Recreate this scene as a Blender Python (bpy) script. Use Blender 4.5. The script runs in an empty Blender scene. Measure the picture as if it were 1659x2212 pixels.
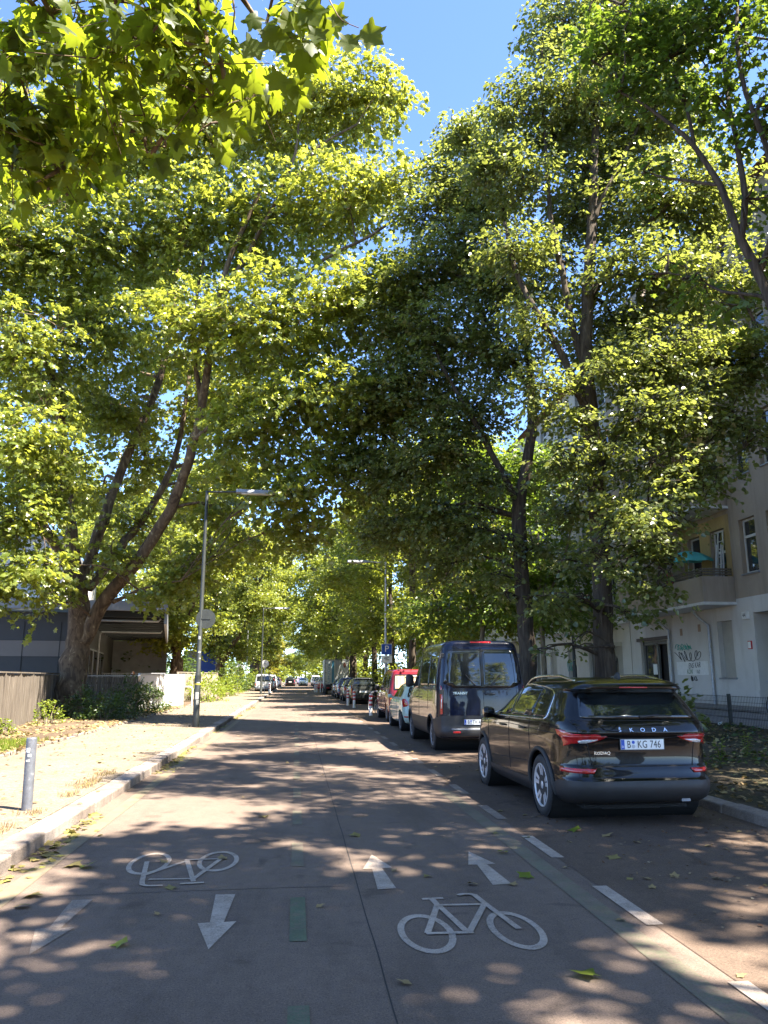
import bpy, bmesh, math, random
import numpy as np
from mathutils import Vector, Matrix, geometry
from mathutils.bvhtree import BVHTree

SC = bpy.context.scene
COL = SC.collection
R = math.radians

# ------------------------------------------------------------------ camera, world, sun, exposure
FPX, CX, CY, CAMH = 1662.0, 829.5, 1106.0, 1.65
PITCH = math.atan(356 / FPX)
YAW = math.atan(189.5 * math.cos(PITCH) / FPX)
cam = bpy.data.cameras.new('camera')
cam.sensor_fit = 'VERTICAL'
cam.sensor_height = 36.0
cam.lens = FPX / 2212 * 36.0
cam.clip_start = 0.1
cam.clip_end = 3000
camo = bpy.data.objects.new('camera', cam)
COL.objects.link(camo)
camo.location = (0, 0, CAMH)
camo.rotation_euler = (math.pi / 2 + PITCH, 0, -YAW)
SC.camera = camo

SUN_EL, SUN_AZ = R(59), math.atan2(0.80, -0.60)      # azimuth measured from +Y towards +X
world = bpy.data.worlds.new('World')
SC.world = world
world.use_nodes = True
wn = world.node_tree
bg = wn.nodes['Background']
sky = wn.nodes.new('ShaderNodeTexSky')
sky.sky_type = 'NISHITA'
sky.sun_disc = False
sky.sun_elevation = SUN_EL
sky.sun_rotation = SUN_AZ
sky.air_density = 0.5
sky.dust_density = 0.05
sky.ozone_density = 4.5
wn.links.new(sky.outputs['Color'], bg.inputs['Color'])
bg.inputs['Strength'].default_value = 0.115

sl = bpy.data.lights.new('sun', 'SUN')
sl.energy = 5.0
sl.angle = R(0.53)
sl.color = (1.0, 0.92, 0.80)
so = bpy.data.objects.new('sun', sl)
COL.objects.link(so)
SUND = Vector((math.sin(SUN_AZ) * math.cos(SUN_EL), math.cos(SUN_AZ) * math.cos(SUN_EL), math.sin(SUN_EL)))
so.rotation_euler = SUND.to_track_quat('Z', 'Y').to_euler()
so.location = SUND * 60

SC.view_settings.view_transform = 'Standard'
SC.view_settings.look = 'None'
SC.view_settings.exposure = 2.75
SC.view_settings.gamma = 1.0
SC.view_settings.use_curve_mapping = False
cy = SC.cycles
cy.max_bounces = 7
cy.diffuse_bounces = 4
cy.glossy_bounces = 3
cy.transmission_bounces = 5
cy.transparent_max_bounces = 4
cy.sample_clamp_indirect = 4.0
cy.caustics_reflective = False
cy.caustics_refractive = False

# ------------------------------------------------------------------ measuring helpers
FWD = np.array([math.sin(YAW) * math.cos(PITCH), math.cos(YAW) * math.cos(PITCH), math.sin(PITCH)])
RGT = np.array([math.cos(YAW), -math.sin(YAW), 0.0])
UPV = np.cross(RGT, FWD)


def sight(x, y):
    return FWD + RGT * (x - CX) / FPX - UPV * (y - CY) / FPX


def at_y(x, y, Y):
    d = sight(x, y)
    t = Y / d[1]
    return np.array([d[0] * t, Y, CAMH + d[2] * t])


def at_z(x, y, z=0.0):
    d = sight(x, y)
    t = (z - CAMH) / d[2]
    return np.array([d[0] * t, d[1] * t, z])


# ------------------------------------------------------------------ mesh helpers
class MB:
    """Collects simple shapes and links them as one mesh object."""

    def __init__(self):
        self.v, self.f, self.s = [], [], []

    def add(self, vs, fs, smooth=False):
        b = len(self.v)
        self.v.extend([tuple(map(float, p)) for p in vs])
        self.f.extend([tuple(b + i for i in f) for f in fs])
        self.s.extend([smooth] * len(fs))
        return self

    def box(self, x0, x1, y0, y1, z0, z1):
        vs = [(x, y, z) for z in (z0, z1) for y in (y0, y1) for x in (x0, x1)]
        return self.add(vs, [(0, 2, 3, 1), (4, 5, 7, 6), (0, 1, 5, 4), (2, 6, 7, 3), (0, 4, 6, 2), (1, 3, 7, 5)])

    def bar(self, p, q, w, h, upv=(0, 0, 1)):
        """A bar of rectangular section from p to q."""
        p, q, u = Vector(p), Vector(q), Vector(upv)
        d = (q - p).normalized()
        s = d.cross(u)
        s = s.normalized() if s.length > 1e-5 else d.orthogonal().normalized()
        u = s.cross(d).normalized()
        vs = []
        for e in (p, q):
            for a, b in ((-1, -1), (1, -1), (1, 1), (-1, 1)):
                vs.append(e + s * (a * w / 2) + u * (b * h / 2))
        return self.add(vs, [(3, 2, 1, 0), (4, 5, 6, 7), (0, 1, 5, 4), (1, 2, 6, 5), (2, 3, 7, 6), (3, 0, 4, 7)])

    def prism(self, poly, axis, a, b):
        """Polygon in the plane normal to axis ('x','y','z'), extruded from a to b."""
        n = len(poly)

        def mk(p, c):
            if axis == 'x':
                return (c, p[0], p[1])
            if axis == 'y':
                return (p[0], c, p[1])
            return (p[0], p[1], c)
        vs = [mk(p, a) for p in poly] + [mk(p, b) for p in poly]
        fs = [tuple(range(n - 1, -1, -1)), tuple(range(n, 2 * n))]
        fs += [(i, (i + 1) % n, n + (i + 1) % n, n + i) for i in range(n)]
        return self.add(vs, fs)

    def tube(self, pts, rad, sides=8, caps=True, smooth=True, squash=None):
        pts = [Vector(p) for p in pts]
        n = len(pts)
        rad = list(rad) if hasattr(rad, '__len__') else [rad] * n
        t0 = (pts[1] - pts[0]).normalized()
        nrm = t0.orthogonal().normalized()
        vs = []
        for i, p in enumerate(pts):
            t = (pts[min(i + 1, n - 1)] - pts[max(i - 1, 0)])
            t = t.normalized() if t.length > 1e-9 else t0
            nrm = nrm - t * nrm.dot(t)
            nrm = nrm.normalized() if nrm.length > 1e-6 else t.orthogonal().normalized()
            bn = t.cross(nrm)
            for k in range(sides):
                a = 2 * math.pi * k / sides
                vs.append(p + (nrm * math.cos(a) + bn * math.sin(a)) * rad[i])
        fs = []
        for i in range(n - 1):
            for k in range(sides):
                k2 = (k + 1) % sides
                fs.append((i * sides + k, i * sides + k2, (i + 1) * sides + k2, (i + 1) * sides + k))
        self.add(vs, fs, smooth)
        if caps:
            self.add(vs[:sides], [tuple(range(sides - 1, -1, -1))])
            self.add(vs[-sides:], [tuple(range(sides))])
        return self

    def lathe(self, prof, origin=(0, 0, 0), axis='z', seg=24, smooth=True, caps=True):
        """prof: (radius, height) pairs turned about an axis through origin."""
        ox, oy, oz = origin
        vs = []
        for r, h in prof:
            for k in range(seg):
                a = 2 * math.pi * k / seg
                c, s = r * math.cos(a), r * math.sin(a)
                if axis == 'z':
                    vs.append((ox + c, oy + s, oz + h))
                elif axis == 'x':
                    vs.append((ox + h, oy + c, oz + s))
                else:
                    vs.append((ox + s, oy + h, oz + c))
        fs = []
        for i in range(len(prof) - 1):
            for k in range(seg):
                k2 = (k + 1) % seg
                fs.append((i * seg + k, i * seg + k2, (i + 1) * seg + k2, (i + 1) * seg + k))
        self.add(vs, fs, smooth)
        for i, rev in ((0, True), (len(prof) - 1, False)) if caps else ():
            if prof[i][0] > 1e-4:
                ring = vs[i * seg:(i + 1) * seg]
                self.add(ring, [tuple(range(seg - 1, -1, -1)) if rev else tuple(range(seg))])
        return self

    def ribbon(self, pts, w, z):
        """Flat painted stroke on the ground along 2D points."""
        pts = [Vector((p[0], p[1])) for p in pts]
        L, Rr = [], []
        for i, p in enumerate(pts):
            t = (pts[min(i + 1, len(pts) - 1)] - pts[max(i - 1, 0)]).normalized()
            nn = Vector((-t.y, t.x))
            L.append((p.x + nn.x * w / 2, p.y + nn.y * w / 2, z))
            Rr.append((p.x - nn.x * w / 2, p.y - nn.y * w / 2, z))
        n = len(pts)
        return self.add(L + Rr, [(n + i, n + i + 1, i + 1, i) for i in range(n - 1)])

    def build(self, name, material=None, parent=None, bevel=0.0, seg=2):
        me = bpy.data.meshes.new(name)
        me.from_pydata(self.v, [], self.f)
        me.polygons.foreach_set('use_smooth', self.s)
        me.update()
        o = bpy.data.objects.new(name, me)
        COL.objects.link(o)
        if material:
            me.materials.append(material)
        if parent:
            o.parent = parent
        if bevel:
            m = o.modifiers.new('bevel', 'BEVEL')
            m.width = bevel
            m.segments = seg
            m.limit_method = 'ANGLE'
            m.angle_limit = R(40)
        return o


def np_mesh(name, V, F, material, parent=None, smooth=False):
    """Fast mesh from numpy arrays; F is (n, k)."""
    me = bpy.data.meshes.new(name)
    n, k = F.shape
    me.vertices.add(len(V))
    me.vertices.foreach_set('co', np.ascontiguousarray(V, dtype=np.float32).ravel())
    me.loops.add(n * k)
    me.loops.foreach_set('vertex_index', np.ascontiguousarray(F, dtype=np.int32).ravel())
    me.polygons.add(n)
    me.polygons.foreach_set('loop_start', np.arange(0, n * k, k, dtype=np.int32))
    if smooth:
        me.polygons.foreach_set('use_smooth', np.ones(n, dtype=bool))
    me.update(calc_edges=True)
    me.materials.append(material)
    o = bpy.data.objects.new(name, me)
    COL.objects.link(o)
    if parent:
        o.parent = parent
    return o


def tag(o, label=None, cat=None, group=None, kind=None):
    if label:
        o['label'] = label
    if cat:
        o['category'] = cat
    if group:
        o['group'] = group
    if kind:
        o['kind'] = kind
    return o


def thing(name, label, cat, loc=(0, 0, 0), rz=0.0, group=None):
    o = bpy.data.objects.new(name, None)
    o.empty_display_size = 0.2
    COL.objects.link(o)
    o.location = loc
    o.rotation_euler = (0, 0, rz)
    return tag(o, label, cat, group)


def struct(o, label, cat):
    return tag(o, label, cat, kind='structure')


def copy_tree(o, parent=None):
    c = o.copy()
    COL.objects.link(c)
    if parent:
        c.parent = parent
    for ch in [q for q in KIDS.get(o.name, [])] or list(o.children):
        copy_tree(ch, c)
    return c


KIDS = {}


def text_mesh(name, body, size, material, parent=None, mat4=None, extrude=0.002, align='CENTER', xs=1.0, space=1.0, shear=0.0):
    """Lettering as a mesh; it lies in its local XY plane before mat4 is applied."""
    cu = bpy.data.curves.new(name, 'FONT')
    cu.body = body
    cu.size = size
    cu.extrude = extrude
    cu.align_x = align
    cu.align_y = 'CENTER'
    cu.space_character = space
    cu.shear = shear
    cu.resolution_u = 3
    tmp = bpy.data.objects.new(name + '_tmp', cu)
    COL.objects.link(tmp)
    dg = bpy.context.evaluated_depsgraph_get()
    me = bpy.data.meshes.new_from_object(tmp.evaluated_get(dg))
    bpy.data.objects.remove(tmp)
    bpy.data.curves.remove(cu)
    me.transform(Matrix.Diagonal((xs, 1, 1, 1)))
    if mat4 is not None:
        me.transform(mat4)
    me.name = name
    o = bpy.data.objects.new(name, me)
    COL.objects.link(o)
    me.materials.clear()
    me.materials.append(material)
    if parent:
        o.parent = parent
    return o


def frame4(origin, xdir, ydir):
    """Matrix with local X along xdir, local Y along ydir."""
    x = Vector(xdir).normalized()
    y = Vector(ydir).normalized()
    z = x.cross(y).normalized()
    y = z.cross(x)
    m = Matrix((x, y, z)).transposed().to_4x4()
    m.translation = Vector(origin)
    return m


# ------------------------------------------------------------------ materials
def nt(name):
    m = bpy.data.materials.new(name)
    m.use_nodes = True
    t = m.node_tree
    return m, t, t.nodes['Principled BSDF']


def node(t, kind, **kw):
    n = t.nodes.new(kind)
    for k, v in kw.items():
        if k in n.inputs:
            n.inputs[k].default_value = v
        else:
            setattr(n, k, v)
    return n


def ramp(t, fac, stops):
    r = t.nodes.new('ShaderNodeValToRGB')
    els = r.color_ramp.elements
    while len(els) < len(stops):
        els.new(0.5)
    for e, (p, c) in zip(els, stops):
        e.position = p
        e.color = (c[0], c[1], c[2], 1) if hasattr(c, '__len__') else (c, c, c, 1)
    t.links.new(fac, r.inputs['Fac'])
    return r.outputs['Color']


def mix(t, fac, a, b, blend='MIX'):
    m = t.nodes.new('ShaderNodeMix')
    m.data_type = 'RGBA'
    m.blend_type = blend
    for sock, v in ((m.inputs['Factor'], fac), (m.inputs['A'], a), (m.inputs['B'], b)):
        if isinstance(v, bpy.types.NodeSocket):
            t.links.new(v, sock)
        elif hasattr(v, '__len__'):
            sock.default_value = (v[0], v[1], v[2], 1)
        else:
            sock.default_value = v
    return m.outputs['Result']


def noise(t, scale, detail=4, rough=0.55, dist=0.0, coord=None, stretch=None):
    n = node(t, 'ShaderNodeTexNoise', Scale=scale, Detail=detail, Roughness=rough, Distortion=dist)
    if coord is None:
        g = t.nodes.new('ShaderNodeNewGeometry')
        coord = g.outputs['Position']
    if stretch:
        mp = t.nodes.new('ShaderNodeMapping')
        mp.inputs['Scale'].default_value = stretch
        t.links.new(coord, mp.inputs['Vector'])
        coord = mp.outputs['Vector']
    t.links.new(coord, n.inputs['Vector'])
    return n.outputs['Fac']


def objco(t):
    return t.nodes.new('ShaderNodeTexCoord').outputs['Object']


def bump(t, bsdf, height, strength=0.3, dist=0.02):
    b = node(t, 'ShaderNodeBump', Strength=strength, Distance=dist)
    t.links.new(height, b.inputs['Height'])
    t.links.new(b.outputs['Normal'], bsdf.inputs['Normal'])


def plain(name, col, rough=0.5, metal=0.0, vary=0.12, scale=6.0, bmp=0.0, bscale=60.0, coat=0.0, spec=0.5, obj=True):
    m, t, b = nt(name)
    co = objco(t) if obj else None
    if vary:
        f = noise(t, scale, 5, 0.6, coord=co)
        c = ramp(t, f, [(0.3, [k * (1 - vary) for k in col]), (0.7, [min(1, k * (1 + vary)) for k in col])])
        t.links.new(c, b.inputs['Base Color'])
    else:
        b.inputs['Base Color'].default_value = (*col, 1)
    b.inputs['Roughness'].default_value = rough
    b.inputs['Metallic'].default_value = metal
    b.inputs['Specular IOR Level'].default_value = spec
    if coat:
        b.inputs['Coat Weight'].default_value = coat
        b.inputs['Coat Roughness'].default_value = 0.03
    if bmp:
        bump(t, b, noise(t, bscale, 4, coord=co), bmp)
    return m


def mat_asphalt(name, col, lit, crack=True):
    m, t, b = nt(name)
    big = noise(t, 0.5, 4, 0.6)
    mid = noise(t, 9, 5, 0.65)
    fine = noise(t, 210, 2, 0.6)
    c = ramp(t, big, [(0.3, [k * 0.82 for k in col]), (0.7, [k * 1.18 for k in col])])
    c = mix(t, 0.35, c, ramp(t, mid, [(0.3, [k * 0.7 for k in col]), (0.7, [k * 1.3 for k in col])]))
    sp = ramp(t, fine, [(0.33, 0.45), (0.5, 1.0), (0.64, 1.0), (0.78, lit)])  # aggregate grain of the asphalt itself; lit sets its palest specks
    c = mix(t, 0.9, c, sp, 'MULTIPLY')
    gr = noise(t, 75, 3, 0.7)
    c = mix(t, 0.8, c, ramp(t, gr, [(0.34, 0.5), (0.48, 1.0), (0.58, 1.0), (0.72, 1.9)]), 'MULTIPLY')
    oil = noise(t, 2.3, 3, 0.5, 0.6)
    c = mix(t, 0.8, c, ramp(t, oil, [(0.30, 0.62), (0.38, 1.0), (0.66, 1.0), (0.74, 1.14)]), 'MULTIPLY')
    st = ramp(t, noise(t, 1.6, 6, 0.7, coord=None, stretch=(1.0, 0.22, 1)), [(0.36, 0.72), (0.5, 1.0)])
    c = mix(t, 0.7, c, st, 'MULTIPLY')
    t.links.new(c, b.inputs['Base Color'])
    b.inputs['Roughness'].default_value = 0.82
    b.inputs['Specular IOR Level'].default_value = 0.3
    bump(t, b, fine, 0.5, 0.006)
    return m


def mat_paint_marking(name, col, under, wear=0.5):
    m, t, b = nt(name)
    w = noise(t, 7, 8, 0.75)
    f = noise(t, 120, 3, 0.6)
    k = mix(t, 0.45, w, f)
    fac = ramp(t, k, [(wear - 0.09, 0.0), (wear + 0.06, 1.0)])
    c = mix(t, fac, under, col)
    c = mix(t, 0.8, c, ramp(t, noise(t, 75, 3, 0.7), [(0.34, 0.66), (0.48, 1.0), (0.74, 1.15)]), 'MULTIPLY')
    c = mix(t, 0.8, c, ramp(t, noise(t, 2.6, 5, 0.7), [(0.35, 0.68), (0.6, 1.0)]), 'MULTIPLY')
    t.links.new(c, b.inputs['Base Color'])
    b.inputs['Roughness'].default_value = 0.75
    bump(t, b, f, 0.35, 0.004)
    return m


def mat_leaf(name, dark, light, trans, tmix=0.45, rough=0.38, spec=0.5, yellow=None):
    """Leaf blade: every leaf its own tint, light shining through."""
    m, t, b = nt(name)
    g = t.nodes.new('ShaderNodeNewGeometry')
    rnd = g.outputs['Random Per Island']
    stops = [(0.0, dark), (0.75, light), (1.0, yellow or light)]
    c = ramp(t, rnd, stops)
    t.links.new(c, b.inputs['Base Color'])
    b.inputs['Roughness'].default_value = rough
    b.inputs['Specular IOR Level'].default_value = spec
    tr = t.nodes.new('ShaderNodeBsdfTranslucent')
    tc = ramp(t, rnd, [(0.0, [k * 0.8 for k in trans]), (0.8, trans), (1.0, [min(1, k * 1.25) for k in trans])])
    t.links.new(tc, tr.inputs['Color'])
    mx = t.nodes.new('ShaderNodeMixShader')
    mx.inputs['Fac'].default_value = tmix
    t.links.new(b.outputs['BSDF'], mx.inputs[1])
    t.links.new(tr.outputs['BSDF'], mx.inputs[2])
    t.links.new(mx.outputs['Shader'], t.nodes['Material Output'].inputs['Surface'])
    return m


def mat_bark(name, stops, scale, stretch, bstr=0.6, vor=False):
    m, t, b = nt(name)
    co = objco(t)
    f = noise(t, scale, 6, 0.6, 0.4, coord=co, stretch=stretch)
    if vor:
        f2 = noise(t, scale * 0.55, 2, 0.4, 1.6, coord=co, stretch=stretch)
        t2 = ramp(t, f2, [(0.0, stops[0][1]), (0.40, stops[0][1]), (0.44, stops[1][1]), (0.55, stops[1][1]), (0.58, stops[2][1]), (0.66, stops[2][1]), (0.68, stops[3][1])])
        c = mix(t, 0.3, t2, ramp(t, f, stops))
    else:
        c = ramp(t, f, stops)
    t.links.new(c, b.inputs['Base Color'])
    b.inputs['Roughness'].default_value = 0.9
    b.inputs['Specular IOR Level'].default_value = 0.2
    bump(t, b, f, bstr, 0.05)
    return m


def mat_plaster(name, col, stain, vary=0.15):
    m, t, b = nt(name)
    f = noise(t, 1.2, 6, 0.65)
    fine = noise(t, 40, 4, 0.6)
    dr = noise(t, 1.0, 6, 0.7, stretch=(1.6, 1.6, 0.16))
    c = ramp(t, f, [(0.3, [k * (1 - vary) for k in col]), (0.7, [min(1, k * (1 + vary)) for k in col])])
    c = mix(t, 0.5, c, ramp(t, fine, [(0.3, [k * 0.82 for k in col]), (0.7, [min(1, k * 1.12) for k in col])]))
    c = mix(t, ramp(t, dr, [(0.5, 0.0), (0.72, 0.75)]), c, stain)
    t.links.new(c, b.inputs['Base Color'])
    b.inputs['Roughness'].default_value = 0.9
    b.inputs['Specular IOR Level'].default_value = 0.2
    bump(t, b, fine, 0.35, 0.012)
    return m


def mat_glass(name, col=(0.012, 0.015, 0.016), rough=0.03):
    m, t, b = nt(name)
    f = noise(t, 3.0, 3, coord=objco(t))
    t.links.new(ramp(t, f, [(0.3, [k * 0.7 for k in col]), (0.7, [k * 1.4 for k in col])]), b.inputs['Base Color'])
    b.inputs['Roughness'].default_value = rough
    b.inputs['Specular IOR Level'].default_value = 0.9
    return m


M = {}
M['asphalt'] = mat_asphalt('asphalt', (0.155, 0.114, 0.088), 2.0)
M['lane'] = mat_asphalt('parking_asphalt', (0.110, 0.076, 0.054), 2.0)
M['white_mark'] = mat_paint_marking('white_marking', (0.40, 0.325, 0.26), (0.165, 0.122, 0.094), 0.45)
M['faint_mark'] = mat_paint_marking('faint_marking', (0.29, 0.23, 0.18), (0.160, 0.118, 0.091), 0.50)
M['green_mark'] = mat_paint_marking('green_marking', (0.080, 0.112, 0.062), (0.145, 0.108, 0.082), 0.47)
M['green_faint'] = mat_paint_marking('green_faint', (0.115, 0.122, 0.072), (0.158, 0.116, 0.089), 0.53)
M['yellow_faint'] = mat_paint_marking('yellow_faint', (0.19, 0.155, 0.085), (0.158, 0.116, 0.089), 0.50)
M['seam'] = plain('seam', (0.028, 0.024, 0.022), 0.9, obj=False)
m_, t_, b_ = nt('granite')
g_ = t_.nodes.new('ShaderNodeNewGeometry')
c_ = ramp(t_, g_.outputs['Random Per Island'], [(0.0, (0.17, 0.135, 0.11)), (0.5, (0.235, 0.19, 0.155)), (1.0, (0.28, 0.235, 0.20))])
c_ = mix(t_, 0.8, c_, ramp(t_, noise(t_, 5, 6, 0.7), [(0.35, 0.55), (0.55, 1.0), (0.7, 1.15)]), 'MULTIPLY')
c_ = mix(t_, 0.8, c_, ramp(t_, noise(t_, 90, 3, 0.6), [(0.35, 0.65), (0.5, 1.0), (0.7, 1.3)]), 'MULTIPLY')
t_.links.new(c_, b_.inputs['Base Color'])
b_.inputs['Roughness'].default_value = 0.85
bump(t_, b_, noise(t_, 60, 4), 0.5, 0.02)
M['granite'] = m_
def mat_mosaic(name, col):
    m, t, b = nt(name)
    g = t.nodes.new('ShaderNodeNewGeometry')
    v = node(t, 'ShaderNodeTexVoronoi', Scale=15.0)
    v.feature = 'DISTANCE_TO_EDGE'
    t.links.new(g.outputs['Position'], v.inputs['Vector'])
    v2 = node(t, 'ShaderNodeTexVoronoi', Scale=15.0)
    t.links.new(g.outputs['Position'], v2.inputs['Vector'])
    big = noise(t, 0.9, 6, 0.7)
    c = ramp(t, big, [(0.3, [k * 0.75 for k in col]), (0.5, col), (0.72, [k * 1.2 for k in col])])
    sep = t.nodes.new('ShaderNodeSeparateColor')
    t.links.new(v2.outputs['Color'], sep.inputs['Color'])
    c = mix(t, 0.6, c, ramp(t, sep.outputs['Red'], [(0.0, 0.72), (1.0, 1.2)]), 'MULTIPLY')
    c = mix(t, ramp(t, v.outputs['Distance'], [(0.0, 0.75), (0.10, 0.0)]), c, [k * 0.45 for k in col])
    t.links.new(c, b.inputs['Base Color'])
    b.inputs['Roughness'].default_value = 0.9
    b.inputs['Specular IOR Level'].default_value = 0.2
    bump(t, b, v.outputs['Distance'], 0.5, 0.03)
    return m


M['pave'] = mat_mosaic('pavement_mosaic', (0.185, 0.146, 0.106))
M['slab'] = plain('slab', (0.22, 0.20, 0.185), 0.9, vary=0.25, scale=2.0, bmp=0.3, bscale=40, obj=False)
M['leaf_plane'] = mat_leaf('leaf_plane', (0.085, 0.122, 0.020), (0.155, 0.195, 0.036), (0.42, 0.45, 0.050), 0.52, 0.30, 0.8, (0.23, 0.24, 0.06))
M['leaf_near'] = mat_leaf('leaf_near', (0.050, 0.075, 0.014), (0.080, 0.108, 0.02), (0.28, 0.34, 0.018), 0.58, 0.45, 0.3, (0.10, 0.125, 0.02))
M['litter_brown'] = mat_leaf('litter_brown', (0.07, 0.035, 0.02), (0.15, 0.09, 0.05), (0.10, 0.07, 0.03), 0.1, 0.7, 0.2, (0.30, 0.24, 0.15))
M['leaf_lime'] = mat_leaf('leaf_lime', (0.066, 0.092, 0.026), (0.135, 0.162, 0.050), (0.31, 0.35, 0.055), 0.48, 0.30, 0.85, (0.23, 0.23, 0.12))
M['leaf_maple'] = mat_leaf('leaf_maple', (0.05, 0.09, 0.016), (0.09, 0.14, 0.025), (0.24, 0.34, 0.03), 0.45, 0.40, 0.5)
M['leaf_far'] = mat_leaf('leaf_far', (0.085, 0.12, 0.02), (0.16, 0.20, 0.036), (0.43, 0.47, 0.050), 0.54, 0.34, 0.7, (0.21, 0.22, 0.05))
M['leaf_gold'] = mat_leaf('leaf_gold', (0.15, 0.15, 0.02), (0.24, 0.22, 0.03), (0.40, 0.36, 0.03), 0.45)
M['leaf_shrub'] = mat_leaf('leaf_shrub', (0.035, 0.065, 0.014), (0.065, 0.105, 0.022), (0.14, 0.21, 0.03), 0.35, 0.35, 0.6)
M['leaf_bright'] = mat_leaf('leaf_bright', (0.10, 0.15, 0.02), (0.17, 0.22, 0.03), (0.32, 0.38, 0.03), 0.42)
M['leaf_dry'] = mat_leaf('leaf_dry', (0.16, 0.10, 0.05), (0.30, 0.22, 0.10), (0.22, 0.17, 0.06), 0.2, 0.6, 0.3, (0.40, 0.36, 0.14))
M['leaf_fallen'] = mat_leaf('leaf_fallen', (0.13, 0.12, 0.035), (0.24, 0.19, 0.07), (0.22, 0.2, 0.05), 0.2, 0.55, 0.3, (0.26, 0.26, 0.06))
M['bark_plane'] = mat_bark('bark_plane', [(0.25, (0.055, 0.038, 0.026)), (0.5, (0.115, 0.080, 0.052)), (0.62, (0.17, 0.125, 0.08)), (0.8, (0.33, 0.27, 0.17))], 7, (1, 1, 0.45), 0.5, True)
M['bark_lime'] = mat_bark('bark_lime', [(0.3, (0.028, 0.021, 0.016)), (0.55, (0.075, 0.058, 0.042)), (0.75, (0.13, 0.105, 0.075))], 9, (1.6, 1.6, 0.16), 0.9)
M['bark_pale'] = mat_bark('bark_pale', [(0.3, (0.08, 0.065, 0.05)), (0.55, (0.18, 0.15, 0.11)), (0.75, (0.28, 0.24, 0.18))], 6, (1.2, 1.2, 0.4), 0.4)
M['glass'] = mat_glass('dark_glass')
M['chrome'] = plain('chrome', (0.75, 0.75, 0.74), 0.18, 1.0, vary=0.03)
M['black_plastic'] = plain('black_plastic', (0.018, 0.018, 0.019), 0.55, vary=0.2, scale=8, bmp=0.05, bscale=200)
M['dark_gap'] = plain('dark_gap', (0.005, 0.005, 0.005), 0.8, vary=0)
M['tyre'] = plain('tyre_rubber', (0.022, 0.021, 0.021), 0.75, vary=0.3, scale=12, bmp=0.1, bscale=120)
M['alloy'] = plain('alloy', (0.50, 0.50, 0.51), 0.32, 0.25, vary=0.06, coat=0.5)
M['plate'] = plain('plate_white', (0.78, 0.78, 0.76), 0.45, vary=0.03)
M['blue'] = plain('plate_blue', (0.01, 0.07, 0.42), 0.45, vary=0.04)
M['ink'] = plain('ink_black', (0.012, 0.012, 0.013), 0.5, vary=0)
M['red_lens'] = plain('red_lens', (0.42, 0.012, 0.012), 0.12, vary=0.25, scale=30, coat=1.0)
M['clear_lens'] = plain('clear_lens', (0.50, 0.50, 0.50), 0.15, 0.3, vary=0.3, scale=40, coat=1.0)
M['orange_lens'] = plain('orange_lens', (0.6, 0.16, 0.02), 0.15, vary=0.1, coat=1.0)
M['pole_dark'] = plain('pole_dark', (0.024, 0.028, 0.025), 0.55, vary=0.25, scale=5)
M['galv'] = plain('galvanised', (0.42, 0.43, 0.45), 0.5, 0.4, vary=0.2, scale=10)
M['white_paint'] = plain('white_paint', (0.72, 0.71, 0.69), 0.5, vary=0.08)
M['red_paint'] = plain('red_paint', (0.48, 0.03, 0.035), 0.45, vary=0.1)
M['steel_grey'] = plain('steel_grey', (0.24, 0.25, 0.27), 0.5, 0.3, vary=0.2)
# ------------------------------------------------------------------ ground, road, pavements, markings
rng = np.random.default_rng(11)
random.seed(5)


def sheet(name, pts, z, material, label, cat):
    mb = MB()
    mb.add([(p[0], p[1], z) for p in pts], [tuple(range(len(pts)))])
    return struct(mb.build(name, material), label, cat)


def mat_soil(name, a, b_, c_):
    m, t, b = nt(name)
    f = noise(t, 1.1, 6, 0.7)
    g = noise(t, 26, 5, 0.7)
    c = ramp(t, f, [(0.35, a), (0.55, b_), (0.7, c_)])
    c = mix(t, 0.75, c, ramp(t, g, [(0.3, 0.4), (0.55, 1.0), (0.75, 1.9)]), 'MULTIPLY')
    t.links.new(c, b.inputs['Base Color'])
    b.inputs['Roughness'].default_value = 0.95
    b.inputs['Specular IOR Level'].default_value = 0.15
    bump(t, b, g, 0.9, 0.03)
    return m


M['soil'] = mat_soil('soil', (0.07, 0.05, 0.034), (0.115, 0.082, 0.055), (0.16, 0.12, 0.08))
M['verge'] = mat_soil('verge', (0.05, 0.052, 0.025), (0.085, 0.068, 0.045), (0.15, 0.115, 0.08))
M['earth'] = mat_soil('earth', (0.06, 0.065, 0.03), (0.08, 0.075, 0.04), (0.1, 0.09, 0.05))

sheet('ground', [(-1200, -600), (1200, -600), (1200, 1600), (-1200, 1600)], -0.03, M['earth'], 'bare earth ground spreading out round the street', 'ground')
sheet('road', [(-2.46, -40), (5.26, -40), (5.26, 420), (-2.46, 420)], 0.0, M['asphalt'], 'worn reddish grey asphalt carriageway of the bicycle street', 'road')
sheet('parking_lane', [(2.46, -40), (5.26, -40), (5.26, 420), (2.46, 420)], 0.004, M['lane'], 'littered brownish asphalt strip where the cars are parked', 'parking lane')

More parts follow.
